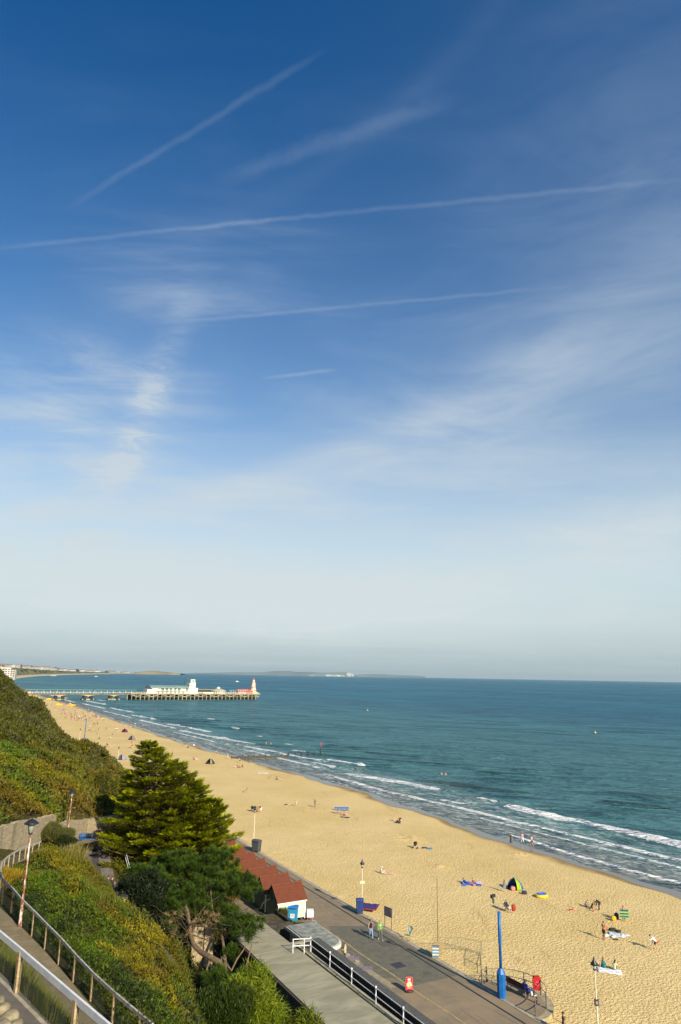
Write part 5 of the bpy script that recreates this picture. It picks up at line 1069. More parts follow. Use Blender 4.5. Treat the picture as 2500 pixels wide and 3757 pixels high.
person('armsfront', at(1266, 3537), (-1, .15), 'person in a cream jacket standing at the kiosk hatch', 'jacket', (.55, .45, .26), 'trousers', (.06, .05, .05), hairc=(.14, .07, .03))
bench_p = at(1938, 3654, 0)
person('stand', at(2072, 3812, -.3), (-1, .2), 'dark-haired person at the bottom edge with only the head in view', 'top', (.08, .05, .05), 'trousers', NAVY, hairc=(.03, .015, .01), skin='tan')
person('armsfront', sand_at(2218, 3449), (1, .55), 'bare-chested tanned man in dark shorts standing beside the strewn towels', None, None, 'shorts', (.015, .018, .03), skin='tan', hairc=(.03, .02, .015))
person('lunge', sand_at(2404, 3488), (-1, .25), 'person in loose white shirt and dark shorts lunging at the right with a red bat', 'jacket', WHT, 'shorts', (.04, .015, .02), hairc=(.04, .03, .03))
person('sit', sand_at(2216, 3552), (.5, 1), 'seated woman in teal on the white towel, left of the pair behind the lamp', 'vest', TEAL, 'shorts', TEAL, 'hair_long', (.22, .12, .05))
person('hug', sand_at(2256, 3562), (.8, .9), 'seated dark-haired person in a pale yellow top on the white towel behind the lamp', 'top', (.62, .62, .30), 'shorts', NAVY, 'hair_long', (.03, .02, .02))
person('armsout', sand_at(2290, 3380), toward_cam, 'child holding out a green and navy striped towel, seen from the front', None, None, 'shorts', NAVY, skin='tan', hairc=(.03, .02, .01), scale=.9)
person('kneel', sand_at(2150, 3328), (1, -.2), 'small child in pale pink kneeling left of the digging family', 'top', (.6, .42, .42), 'shorts', (.5, .3, .3), hairc=(.05, .03, .02), scale=.75)
person('kneel', sand_at(2172, 3336), (1, 0), 'child in a dark red top kneeling in the middle of the digging family', 'top', (.30, .02, .05), 'shorts', (.2, .02, .03), hairc=(.03, .02, .015), scale=.7)
person('bend', sand_at(2199, 3342), (-1, -.1), 'adult in black bending over the children digging in the sand', 'jacket', BLK, 'trousers', (.05, .045, .04), hairc=(.04, .02, .015))
person('kneel', sand_at(2183, 3346), (-1, .3), 'smallest bare-skinned child crouching in front of the adult in black', None, None, 'shorts', (.4, .3, .15), hairc=(.25, .14, .05), scale=.55)
person('lie', sand_at(2098, 3341), (1, .0), 'child in red lying on the sand left of the digging family', 'top', RED, 'shorts', RED, hairc=(.08, .04, .02), scale=.62)
person('armup', sand_at(1852, 3273), (.3, 1), 'child in a grey blue dress standing with one arm raised beside the tent', 'vest', (.16, .19, .30), 'skirt', (.24, .27, .36), 'hair_long', (.04, .02, .015), scale=.8)
person('chair', sand_at(1862, 3345), (.7, -1), 'woman in a black jacket and pale blue skirt sitting in a deckchair', 'jacket', BLK, 'skirt', (.35, .45, .52), hairc=(.04, .02, .01))
person('recline', sand_at(1714, 3243), (1, -.05), 'dark-haired person in bright blue reclining, one of the pair left of the tent', 'top', (.01, .05, .32), 'shorts', (.01, .07, .40), skin='tan')
person('recline', sand_at(1748, 3244), (1, -.1), 'person in purple and white lying beside the one in bright blue', 'top', (.24, .12, .25), 'trousers', (.5, .42, .48), hairc=(.06, .03, .02))
person('sit', sand_at(1401, 3206), (1, -.05), 'person in white with a white sun hat sitting on the sand beyond the lamp', 'top', WHT, 'shorts', WHT, None, hatc=WHT)
person('lie', sand_at(1422, 3209), (1, -.1), 'bare-skinned sunbather lying at the feet of the person in the white hat', None, None, 'shorts', (.35, .3, .35), hairc=(.3, .2, .1))
person('lie', sand_at(1556, 3114), (-1, .1), 'dark sunbather lying beside the pushchair on a bright blue towel', 'top', (.04, .03, .05), 'shorts', BLK)
person('walk', sand_at(1876, 3099), (-1, -.2), 'walker with dark trousers at the water edge, leftmost of three', 'top', (.10, .09, .08), 'trousers', BLK)
person('walk', sand_at(1919, 3096), (-.4, 1), 'walker in white trousers and a pink patterned top at the water edge', 'top', (.60, .28, .32), 'trousers', WHT, hairc=(.12, .07, .04))
person('walk', sand_at(1953, 3107), (-.6, 1), 'bare-chested walker in navy shorts paddling, rightmost of three', None, None, 'shorts', NAVY)
person('sit', sand_at(1441, 3012), (1, -.3), 'child in pale blue sitting left of the dark-clothed huddle on the sand', 'top', (.25, .3, .5), 'shorts', (.25, .3, .5), scale=.7)
for i, (px, py, k, lb) in enumerate(((1456, 3021, 'hug', 'leftmost figure of the dark-clothed huddle beyond the sand lamp'), (1464, 3022, 'kneel', 'middle figure of the dark-clothed huddle, kneeling'), (1472, 3021, 'bend', 'right figure of the dark-clothed huddle, bending with a pale skirt'))):
    person(k, sand_at(px, py), (1 if i < 2 else -1, -.2), lb, 'jacket', (.03, .02, .015), 'trousers', BLK if i < 2 else (.5, .45, .4), skin='tan', scale=.85)
person('chair', sand_at(1243, 2986), (1, -.3), 'person in blue in a deckchair in front of the blue windbreak', 'top', (.02, .10, .40), 'shorts', WHT, skin='tan')
person('sit', sand_at(1263, 2993), (1, -.4), 'person in vivid purple sitting at the right of the blue windbreak', 'vest', (.2, .02, .35), 'shorts', (.14, .02, .30))
person('stand', sand_at(1156, 2963), (.3, -1), 'dark boy in grey shorts standing alone on the open sand', None, None, 'shorts', (.18, .18, .22), skin='dark', hairc=(.02, .015, .01), scale=.92)
person('bend', sand_at(1086, 2959), (.4, 1), 'person in a long cream dress stooping on the open sand', 'top', (.55, .47, .25), 'dress', (.60, .52, .30), 'hair_long', (.03, .02, .01))
person('lie', sand_at(1056, 2955), (1, -.1), 'person in pink and black lying flat left of the one in the cream dress', 'top', BLK, 'shorts', PINK)
person('stand', sand_at(946, 2981), (-.3, 1), 'toddler in red beside the black pushchairs at the lamp top', 'top', (.6, .12, .10), 'skirt', (.6, .15, .12), scale=.6)
person('bend', sand_at(957, 2982), (-1, -.1), 'adult in a dark top and white skirt bending over the toddler in red', 'top', (.05, .03, .03), 'skirt', WHT)
person('sit', sand_at(692, 2841), (1, -.1), 'person in white sitting just right of the cypress top', 'top', WHT, 'shorts', (.25, .2, .12))
person('sit', sand_at(1016, 2861), (1, 0), 'dark-haired person sitting, left one of the pair on the mid beach', 'vest', BLK, 'shorts', BLK, 'hair_long', (.02, .015, .01))
person('recline', sand_at(1027, 2862), (1, 0), 'bare-skinned sunbather leaning back, right one of the pair on the mid beach', None, None, 'shorts', (.5, .4, .3))
for px, py, k, c, lb in ((864, 2817, 'recline', (.6, .5, .4), 'pale sunbather at the left end of the row beyond the sand lamp'), (871, 2817, 'sit', (.03, .02, .02), 'second sunbather of the row, dark clothes'), (880, 2818, 'sit', (.6, .1, .1), 'third sunbather of the row, red top'), (888, 2815, 'hug', (.05, .03, .02), 'sunbather with knees drawn up at the right end of the row')):
    person(k, sand_at(px, py), (1, -.2), lb, 'top', c, 'shorts', c, skin='tan')
person('bend', sand_at(880, 2799), (-.6, 1), 'person with white top and black shorts bending behind the row of sunbathers', 'top', WHT, 'shorts', BLK)
person('kneel', sand_at(913, 2801), (1, 0), 'lone dark figure crouching on the sand near the groyne', 'top', (.05, .04, .03), 'shorts', BLK, scale=.7)
person('walk', sand_at(836, 2784), (1, .2), 'walker in white at the landward end of the groyne', 'top', WHT, 'shorts', WHT)
person('walk', sand_at(841, 2784), (1, .1), 'walker in dark clothes beside the one in white at the groyne', 'top', (.1, .05, .05), 'shorts', (.12, .06, .06))
person('walk', sand_at(793, 2773), (.6, 1), 'bare-chested man standing at the water edge left of the groyne', None, None, 'shorts', BLK)
person('sit', sand_at(711, 2787), (1, 0), 'person in dark red sitting left of the small navy tent', 'top', (.35, .02, .06), 'shorts', (.15, .02, .06))
person('sit', sand_at(720, 2789), (1, 0), 'person in white sitting left of the small navy tent', 'top', WHT, 'shorts', WHT)
person('stand', sand_at(711, 2747), (-.3, 1), 'paddler in white at the far water edge', 'top', WHT, 'shorts', NAVY)
person('walk', sand_at(679, 2739), (-.3, 1), 'dark figure of two at the far water edge', 'top', (.12, .06, .05), 'shorts', NAVY)
person('walk', sand_at(674, 2736), (-.3, 1), 'shorter figure of two at the far water edge', 'top', (.3, .08, .08), 'shorts', NAVY, scale=.75)
def swimmer(px, py, lb, dep=.95, **k): p = at(px, py, SEA); p.z = SEA-dep; return person('stand', p, (-.4, -1), lb, None, None, 'shorts', NAVY, group='people in the sea', **k)
swimmer(1621, 2842, 'left one of two bathers chest deep in the open sea', 1.05); swimmer(1636, 2843, 'right one of two bathers chest deep in the open sea', 1.1, hairc=(.25, .12, .05))
swimmer(977, 2729, 'left dark-haired bather beyond the first breaker', .9); swimmer(994, 2730, 'right bather beyond the first breaker, bending low', 1.05)
swimmer(831, 2736, 'bather standing in the surf left of the lone upright one', .8); swimmer(838, 2735, 'pale bather in the white surf', .85, skin='pale'); swimmer(872, 2739, 'lone upright bather in the surf', .45)
person('stand', at(392, 3290, 4.5), (-.1, 1), 'person in the deep shade of the lower path, left of the pair', 'top', (.12, .05, .04), 'trousers', NAVY)
person('stand', at(407, 3290, 4.5), (-.1, 1), 'person in the deep shade of the lower path, right of the pair', 'top', (.05, .04, .05), 'trousers', BLK)
for o in bpy.data.objects:
    if o.get('label', '').startswith('person in the deep shade'): o.location.z = float(groundz(np.array([o.location.x]), np.array([o.location.y]))[0])+.05
# far beach: many small groups between the hillside and the pier
tops = [(WHT, 'white'), (BLK, 'black'), (RED, 'red'), (PINK, 'pink'), (NAVY, 'navy'), (TEAL, 'teal'), ((.25, .12, .06), 'brown')]
protos = {}
def far_person(px, py, k, ci, sc_=1.0, lb=None):
    kk = (k, ci)
    loc = sand_at(px, py); a = random.uniform(0, 6.28)
    if kk not in protos: protos[kk] = person(k, loc, (math.cos(a), math.sin(a)), 'x', 'top', tops[ci][0], 'shorts', tops[(ci*3+1) % 7][0], group='small figures crowding the far beach'); o = protos[kk]
    else: o = copy_tree(protos[kk], loc, a)
    o.scale = (sc_,)*3; ds = ''
    o['label'] = lb or 'tiny %s figure in %s among the crowd on the far beach before the pier' % ({'stand': 'standing', 'walk': 'walking', 'sit': 'sitting', 'lie': 'lying', 'bend': 'bending'}[k], tops[ci][1]); return o
spec = [(390, 2682, 'stand', 5, 'standing figure in teal on the open far sand'), (398, 2681, 'stand', 3, 'figure in pink standing beside the one in teal'), (422, 2684, 'stand', 0, 'left one of two standing figures in white shirts'), (428, 2684, 'stand', 0, 'right one of two standing figures in white shirts'),
        (361, 2686, 'walk', 4, 'bare-armed figure walking above the small far deckchair'), (452, 2678, 'stand', 2, 'figure in red standing beside the purple beach tent'), (344, 2664, 'stand', 1, 'left one of three dark figures standing together'), (351, 2664, 'stand', 6, 'middle one of three dark figures standing together'), (357, 2663, 'stand', 1, 'right one of three dark figures standing together'),
        (331, 2669, 'sit', 0, 'seated figure in white left of the three standing dark figures'), (325, 2682, 'sit', 4, 'first seated figure of the row under the blue pole'), (333, 2682, 'sit', 1, 'second seated figure of the row under the blue pole'), (338, 2683, 'sit', 0, 'third seated figure of the row under the blue pole'), (346, 2683, 'lie', 6, 'lying figure at the right end of the row under the blue pole'),
        (393, 2735, 'sit', 1, 'seated dark figure near the third far lamp'), (403, 2739, 'lie', 2, 'lying figure in red near the third far lamp'), (412, 2704, 'stand', 1, 'standing dark figure right of the third far lamp'), (405, 2710, 'sit', 0, 'seated figure in white right of the third far lamp'), (483, 2727, 'sit', 6, 'brown seated figure just above the cypress'),
        (486, 2741, 'sit', 2, 'red-topped seated figure above the cypress shoulder'), (479, 2745, 'lie', 1, 'lying dark figure above the cypress shoulder'), (419, 2649, 'stand', 1, 'left one of the pair by the damp sand'), (424, 2649, 'stand', 1, 'right one of the pair by the damp sand'), (480, 2672, 'stand', 2, 'paddler in dark red standing at the foam'), (495, 2665, 'stand', 0, 'paddler in white in the shallow wash'), (526, 2662, 'stand', 4, 'dark bather standing out in the surf'),
        (596, 2757, 'sit', 3, 'figure in pink sitting right of the cypress tip'), (600, 2752, 'sit', 0, 'figure in white sitting right of the cypress tip'), (633, 2767, 'sit', 1, 'dark figure half hidden by the cypress right side'), (690, 2745, 'sit', 1, 'small dark figure on the damp sand past the cypress')]
for px, py, k, ci, lb in spec: far_person(px, py, k, ci, 1.0, lb)
random.seed(21)
for i in range(170):
    u = random.random()**.75; py = 2574+u*72; x0 = 118+(py-2574)*1.75+14; x1 = 250+(py-2574)*1.9+10
    far_person(random.uniform(x0, x1), py, random.choice(['sit', 'sit', 'stand', 'lie', 'sit', 'walk']), random.randrange(7), random.uniform(.85, 1.05))
for i in range(16): far_person(random.uniform(250, 500), 0, 'stand', random.choice((0, 1, 4)), .95, 'tiny bather wading in the shallows near the pier') if False else None
for i in range(14):
    s_ = random.uniform(330, 640); t_ = float(wline(s_))+random.uniform(-2, 9); p = W(s_, t_, 0); p.z = max(bz(s_, min(t_, 149)), SEA-.7)
    k = ('stand', random.choice((0, 1, 4, 6)))
    if k in protos: o = copy_tree(protos[k], p, random.uniform(0, 6), 'tiny bather wading in the shallows on the way to the pier')
# ------------------------------------------------------------------ beach things
M_t = lambda n, c, **k: mat(n, c, .85, .1, 8, **k)
def towel(loc, w_, d, rz, c, label, name='towel', cat='towel', th=.03, amp=.05, stripes=None, group=None):
    t = MB().sheet(w_, d, 10, 10, th, amp).build(name, M_t('towel_%d_%d_%d' % tuple(int(v*99) for v in c), c), loc=loc+Vector((0, 0, .05)), rz=rz, smooth=True); return tag(t, label, cat, group)
towel(sand_at(2237, 3566), 2.1, 1.1, -.25, (.8, .8, .78), 'white towel under the two women sitting behind the lamp')
towel(sand_at(2262, 3432), 1.5, 1.0, -.4, (.55, .68, .78), 'crumpled pale blue towel right of the bare-chested man'); towel(sand_at(2256, 3440), .9, .6, .3, (.72, .62, .5), 'small cream towel edge below the pale blue one', amp=.1); towel(sand_at(2297, 3437), .9, .55, -.2, (.60, .66, .72), 'small white towel at the right of the strewn things', amp=.1)
towel(sand_at(2228, 3436), .6, .5, .2, (.75, .74, .7), 'scrap of white cloth at the man\'s feet', amp=.1)
towel(sand_at(1567, 3114), 1.7, .8, -.1, (.02, .30, .60), 'bright blue towel beside the black pushchair'); towel(sand_at(1730, 3246), 2.6, 1.0, -.08, (.05, .10, .45), 'blue towel under the reclining pair left of the tent'); towel(sand_at(965, 2838), 3.0, 1.0, 0, (.8, .8, .76), 'long white towel alone on the mid beach')
towel(sand_at(1266, 3000), 1.8, .7, -.4, (.04, .05, .10), 'dark towel on the sand right of the windbreak'); towel(sand_at(1703, 3251), .6, .4, 0, (.03, .22, .55), 'tiny blue cloth below the reclining pair')
towel(at(1357, 3330, -.1), 1.75, 2.0, -.25, (.05, .03, .16), 'navy mat with a red edge lying on the sand behind the navy bin', 'beach_mat', 'mat', .07, .04)
mm = [o for o in bpy.data.objects if o.name.startswith('beach_mat')][0]; MB().box((0, -1.02, .06), (1.75, .08, .08)).box((.9, 0, .06), (.07, 2.1, .08)).build('red_edge', M_t('mat_red', (.35, .03, .03)), mm)
def bag(loc, r, c, label, rz=0.0, strap=True, name='bag'):
    t = thing(name, label, 'bag', loc, rz); MB().blob((0, 0, r[2]), r, .6).build('bag_body', M_t('bag_%d_%d_%d' % tuple(int(v*99) for v in c), c), t, True)
    MB().box((0, -r[1]*.9, r[2]*.8), (r[0]*1.1, r[1]*.35, r[2]*.8)).build('pocket', M_t('bag_%d_%d_%d' % tuple(int(v*99) for v in c), c), t)
    if strap: MB().tube([(-r[0]*.5, 0, r[2]*1.8), (-r[0]*.3, 0, r[2]*2.3), (r[0]*.3, 0, r[2]*2.3), (r[0]*.5, 0, r[2]*1.8)], .02, 5).build('strap', M_black, t)
    return t
bag(sand_at(2253, 3379), (.28, .2, .24), (.62, .42, .02), 'round yellow bag near the child with the striped towel'); bag(sand_at(2264, 3374), (.24, .2, .33), NAVY, 'navy backpack leaning behind the yellow bag', .4); bag(sand_at(1886, 3343), (.25, .18, .33), (.38, .04, .02), 'dark red bag right of the deckchair')
bag(sand_at(1925, 3282), (.34, .2, .2), (.03, .03, .08), 'navy holdall on the sand right of the tent'); bag(sand_at(2249, 3416), (.4, .22, .14), (.03, .03, .02), 'black crumpled bag among the strewn towels'); bag(sand_at(2272, 3422), (.25, .2, .12), (.04, .04, .03), 'second black bag right of the first among the towels'); bag(sand_at(2260, 3449), (.28, .12, .06), BLK, 'flat black bag below the strewn towels', strap=False)
bag(sand_at(1883, 3268), (.30, .25, .24), (.65, .25, .25), 'pink and white bundle in the mouth of the tent'); bag(sand_at(1740, 3251), (.22, .16, .12), (.5, .2, .18), 'small reddish bundle below the reclining pair'); bag(sand_at(1700, 3240), (.26, .2, .2), WHT, 'white bag at the left of the reclining pair')
# rubber dinghy / ring
d_ = thing('inflatable_ring', 'yellow and blue inflatable lying flat right of the tent', 'inflatable', sand_at(1989, 3292), .3)
def torus(R0, r0, z, sx=1.0, sy=1.0): n = 20; return MB().tube([(R0*sx*math.cos(2*math.pi*k/n), R0*sy*math.sin(2*math.pi*k/n), z) for k in range(n+1)], r0, 8)
torus(.62, .17, .17, 1.1, .75).build('ring', M_t('inflatable_yellow', (.75, .58, .02)), d_, True); torus(.5, .16, .30, 1.0, .6).build('second_ring', M_t('inflatable_blue', (.04, .12, .50)), d_, True)
# bats
for px, py, z, lb, rz in ((2230, 3418, .95, 'red bat held by the bare-chested man', .3), (2402, 3468, .62, 'red bat in the hand of the lunging white-shirted person', -.5)):
    p = sand_at(*((2218, 3449) if px < 2300 else (2404, 3488)))+Vector((.34 if px < 2300 else .20, 0, z)); mb = MB(); mb.poly([], []); t = thing('beach_bat', lb, 'bat', p, rz)
    MB().vprism([(.16*math.cos(a), .16*math.sin(a)+.16) for a in np.linspace(0, 2*math.pi, 14)[:-1]], 'y', -.01, .01).build('blade', M_t('bat_red', (.75, .12, .08)), t); MB().tube([(0, 0, -.12), (0, 0, .02)], .016, 6).build('handle', M_wood, t)
# striped towel held by the child
st = thing('striped_towel', 'green and navy striped towel held out in front by the standing child', 'towel', sand_at(2290, 3380)+Vector((-.04, -.34, .42)), -.15)
for i in range(8):
    c = [(.05, .38, .20), NAVY, (.42, .50, .10)][i % 3]; MB().sheet(.92, .10, 8, 1, .02, .0).build('stripe', M_t('stripe%d' % (i % 3), c), st); o = bpy.data.objects[-1] if False else None
for i, o in enumerate([k for k in bpy.data.objects if k.parent == st]): o.rotation_euler = (R(90), 0, 0); o.location = (0, .03*math.sin(i), .06+i*.098)
# pushchairs
def pushchair(loc, rz, label):
    t = thing('pushchair', label, 'pushchair', loc, rz, 'black pushchairs on the sand')
    MB().blob((0, -.05, .78), (.24, .30, .26), .8).build('hood', M_t('pram_black', BLK), t, True); MB().tube([(0, .25, .42), (0, -.1, .45), (0, -.25, .85)], [.2, .22, .2], 8, side=(1, 0, 0), flat=.35).build('seat', M_t('pram_black', BLK), t)
    fr = MB(); [fr.tube([(x, -.45, 1.0), (x, -.1, .55), (x, .38, .12)], .014, 5).tube([(x, .1, .5), (x, -.35, .12)], .014, 5) for x in (-.22, .22)]; fr.tube([(-.22, -.45, 1.0), (.22, -.45, 1.0)], .016, 5).build('frame', M_grey, t)
    for x in (-.23, .23):
        for y in (.38, -.35): MB().tube([(x-.02, y, .11), (x+.02, y, .11)], .11, 12).build('wheel', M_black, t)
pushchair(sand_at(1524, 3114), 1.2, 'black pushchair alone beside the bright blue towel'); pushchair(sand_at(925, 2978), .8, 'left one of two black pushchairs at the top of the lamp by the grey bin'); pushchair(sand_at(936, 2979), -.6, 'right one of two black pushchairs at the top of the lamp by the grey bin')
# deckchairs
def deckchair(loc, rz, label, c=(.10, .30, .16), c2=(.65, .62, .50), group='deckchairs'):
    t = thing('deckchair', label, 'deckchair', loc, rz, group)
    fr = MB(); [fr.bar((x, .55, .05), (x, -.45, 1.0), .035).bar((x*.9, -.55, .03), (x*.9, .35, .52), .035) for x in (-.3, .3)]; fr.bar((-.3, -.45, 1.0), (.3, -.45, 1.0), .035).bar((-.3, .35, .50), (.3, .35, .50), .035).bar((-.3, .55, .05), (.3, .55, .05), .03).build('frame', M_wood, t)
    for i in range(7):
        x0 = -.27+i*.077; pts = [(-.43, .98), (-.30, .70), (-.12, .40), (.08, .30), (.33, .50)]; mb = MB(); P = []
        for y, z in pts: P += [(x0, y, z), (x0+.077, y, z)]
        P += [(a, b, c_-.012) for a, b, c_ in P]; n = len(pts)*2; mb.poly(P, [(2*k, 2*k+1, 2*k+3, 2*k+2) for k in range(4)]+[(n+2*k, n+2*k+2, n+2*k+3, n+2*k+1) for k in range(4)]); mb.build('canvas_stripe', M_t('canvas_a%d%d' % (int(c[0]*99), int(c[1]*99)), c) if i % 2 else M_t('canvas_pale', c2), t)
    return t
deckchair(at(1500, 3446, .0), 2.6, 'green striped deckchair on the promenade edge'); deckchair(sand_at(1862, 3345), -2.5, 'pale deckchair under the woman in the black jacket', (.5, .45, .3)); deckchair(sand_at(1243, 2986), -1.8, 'deckchair under the person in blue at the windbreak', (.1, .2, .5))
deckchair(sand_at(901, 2908), 1.9, 'empty deckchair left of the mid beach, casting a thin shadow', (.35, .38, .25)); deckchair(sand_at(778, 2936), 2.4, 'empty deckchair behind the small leader of the cypress', (.35, .33, .25)); deckchair(sand_at(992, 2857), 1.7, 'flattened deckchair left of the seated pair', (.3, .28, .2)); deckchair(sand_at(358, 2694), 1.0, 'tiny far deckchair left of the third far lamp', (.3, .35, .25))
# stack of deckchairs
sk = at(1612, 3512, 0)
for i in range(7):
    t = thing('folded_deckchair', 'folded deckchair in the stack at the promenade edge below the thin pole', 'deckchair', sk+Vector((-.42*math.cos(COAST)+.07*i, -.28+.11*i, .0)), COAST-.5, 'folded deckchairs stacked by the thin pole')
    fr = MB(); [fr.bar((x, .10, .03), (x, -.12, 1.12), .05) for x in (-.34, .34)]; fr.bar((-.34, -.12, 1.12), (.34, -.12, 1.12), .05).bar((-.34, .1, .05), (.34, .1, .05), .05).build('frame', M_wood, t)
    MB().box((0, -.04, .55), (.6, .03, .85)).build('canvas', M_t('canvas_blue', (.10, .26, .40)) if i == 0 else M_t('canvas_dull', (.22, .19, .12)), t)
    if i == 0:
        t['label'] = 'front folded deckchair of the stack, blue and cream striped'
        for k in range(3): MB().box((0, -.065, .3+k*.25), (.6, .02, .11)).build('stripe', M_t('canvas_pale', (.65, .62, .50)), t)
# thin pole
tp = thing('thin_pole', 'tall thin pole rising from the deckchair stack', 'pole', at(1608, 3495, -.1)); MB().tube([(0, 0, -.3), (0, 0, 6.25)], [.04, .025], 8).build('shaft', mat('pole_bronze', (.16, .13, .05), .5), tp); MB().blob((0, 0, 6.28), (.04, .04, .04)).build('cap', M_black, tp)
# crowd barriers
def barrier(a, b, label):
    L = (b-a).length; t = thing('crowd_barrier', label, 'barrier', a, math.atan2((b-a).y, (b-a).x), 'galvanised barriers on the sand'); dz = (b.z-a.z)
    fr = MB().tube([(0, 0, .05), (0, 0, 1.08), (L*.03, 0, 1.12), (L*.97, 0, 1.12+dz), (L, 0, 1.08+dz), (L, 0, .05+dz)], .022, 6); fr.tube([(0, 0, .22), (L, 0, .22+dz)], .018, 6).build('frame', M_galv, t)
    n = int(L/.13); mb = MB(); [mb.tube([(k*L/n, 0, .22+dz*k/n), (k*L/n, 0, 1.12+dz*k/n)], .009, 5) for k in range(1, n)]; mb.build('bars', M_galv, t)
    for x in (.3, L-.3): MB().tube([(x, -.3, .02), (x, 0, .2), (x, .3, .02)], .018, 5).build('foot', M_galv, t)
M_galv = mat('dull_galvanised', (.30, .26, .15), .5, .15, 8)
bp_ = [sand_at(1590, 3488), sand_at(1682, 3487), sand_at(1770, 3505), sand_at(1762, 3545), sand_at(1768, 3578)]
barrier(bp_[0], bp_[1], 'left barrier panel behind the folded deckchairs'); barrier(bp_[1], bp_[2], 'long back barrier panel facing the sea'); barrier(bp_[2], bp_[3], 'outer barrier panel at the right corner'); barrier(bp_[3]+Vector((.05, 0, 0)), bp_[4], 'last barrier panel coming back to the promenade')
# information board
ib = thing('information_board', 'information board on two posts at the promenade edge behind the walking couple', 'sign', (at(1416.7, 3407, 0)+at(1432.8, 3414, 0))/2, math.atan2(*(lambda v: (v.y, v.x))(at(1432.8, 3414, 0)-at(1416.7, 3407, 0))))
for x in (-.5, .5): MB().tube([(x, 0, -.2), (x, 0, 1.95)], .035, 6).build('post', mat('board_post', (.14, .11, .08), .6), ib)
MB().box((0, .0, 1.60), (1.15, .07, .85)).build('panel', mat('board_back', (.12, .09, .10), .6), ib); MB().box((0, -.05, 1.60), (1.0, .02, .68)).build('notice', mat('board_face', (.22, .19, .22), .5, .2, 3), ib)
# wheeled bins
def bin4(loc, rz, label, c, lidc, sz=(1.2, .95, 1.15), logo=False):
    t = thing('wheeled_bin', label, 'bin', loc, rz, None); w_, d, h = sz
    b = MB().box((0, 0, .17+h*.45), (w_*.86, d*.86, h*.9), taper=1.13).build('bin_body', M_t('bin_%d%d%d' % tuple(int(v*99) for v in c), c), t)
    MB().box((0, 0, h+.12), (w_*1.03, d*1.03, .07)).build('rim', M_t('bin_%d%d%d' % tuple(int(v*99) for v in c), c), t)
    l = MB().vprism([(-d*.53, h+.16), (d*.53, h+.16), (d*.45, h+.30), (d*.1, h+.38), (-d*.4, h+.33)], 'x', -w_*.52, w_*.52).build('lid', M_t('lid_%d%d%d' % tuple(int(v*99) for v in lidc), lidc), t); MB().tube([(-w_*.35, -d*.57, h+.17), (w_*.35, -d*.57, h+.17)], .022, 6).build('lid_handle', M_black, l)
    for x in (-w_*.36, w_*.36):
        for y in (-d*.36, d*.36): MB().tube([(x-.03, y, .09), (x+.03, y, .09)], .09, 12).build('wheel', M_black, t)
    if logo:
        MB().prism([(-.20, -.02), (.20, -.02), (.24, .26), (.20, .50), (.10, .54), (.04, .60), (-.12, .58), (-.20, .48)], 0, .012).build('sticker', M_white, t); s_ = [o for o in bpy.data.objects if o.parent == t and o.name.startswith('sticker')][0]; s_.rotation_euler = (R(86), 0, 0); s_.location = (.02, -d*.482, .50)
        r_ = torus(.13, .018, 0).build('sticker_ring', mat('sticker_blue', (.10, .12, .30), .5), s_); r_.location = (.02, .22, .014); MB().lathe([(.055, 0), (.05, .01)], seg=10).build('sticker_centre', mat('sticker_pink', (.6, .35, .3), .5), s_).location = (.02, .22, .012)
    return t
bin4(at(1074, 3384, 0)+Vector((0, .1, 0)), -.12, 'bright blue wheeled bin with a white round-emblem sticker against the mint hut', (.01, .24, .42), (.01, .13, .45), (1.05, .9, 1.22), True)
bin4(at(941, 3126, 0), -.5, 'dark grey wheeled bin at the promenade edge beyond the red roofs', (.06, .065, .07), (.07, .07, .08), (1.15, .95, 1.3))
bin4(at(1320, 3352, 0)+Vector((0, -.05, 0)), .1, 'tall navy bin at the foot of the lamp with the pale plate', (.015, .04, .16), (.02, .05, .20), (.75, .7, 1.15))
# red advertising board
ad = thing('advertising_board', 'rounded red advertising board standing on a dark base across the painted line', 'sign', at(1502, 3641, 0), R(8), None, .70)
out = [(-.36, .22), (.36, .22), (.40, .30), (.40, 1.42), (.32, 1.52), (-.32, 1.52), (-.40, 1.42), (-.40, .30)]
MB().vprism([(x*1.06, z if .3 < z < 1.45 else (z+.04 if z > 1 else z-.03)) for x, z in out], 'y', -.025, .025).build('board_frame', M_t('board_pink', (.75, .25, .16)), ad)
fc = MB().vprism(out, 'y', -.045, -.028).build('board_face', M_t('board_red', (.75, .015, .02)), ad); MB().blob((0, .02, .10), (.50, .34, .12), .7).build('base', M_black, ad, True)
hm = MB()     # white heart-shaped emblem with its short wordmark
for sx in (-1, 1): hm.vprism([(sx*.085+.105*math.cos(a), 1.32+.10*math.sin(a)) for a in np.linspace(0, 2*math.pi, 14)[:-1]], 'y', -.052, -.048+.001*sx)
hm.vprism([(-.16, 1.28), (0, 1.14), (.16, 1.28)], 'y', -.053, -.0465); hm.build('heart_emblem', mat('board_white', (.85, .78, .74), .5), fc)
MB().blob((0, -.055, 1.27), (.03, .006, .05)).build('emblem_centre', M_t('board_red', (.75, .015, .02)), fc)
MB().box((0, -.051, 1.08), (.40, .008, .065)).build('wordmark_strip', mat('board_white', (.85, .78, .74), .5), fc)
pc = MB()
for x, z, r_ in ((-.18, .86, .13), (0, .98, .15), (.16, .92, .13), (.05, .76, .18), (-.2, .70, .12), (.22, .72, .13), (-.05, .66, .13)): pc.vprism([(x+r_*math.cos(a), z+r_*math.sin(a)) for a in np.linspace(0, 2*math.pi, 12)[:-1]], 'y', -.056-.001*r_*10-x*.004, -.046)
pc.build('product_picture', mat('board_cream', (.88, .70, .42), .5, .2, 12, c2=(.75, .5, .25)), fc); MB().box((0, -.052, .44), (.56, .008, .05)).build('slogan_strip', mat('board_white', (.85, .78, .74), .5), fc)
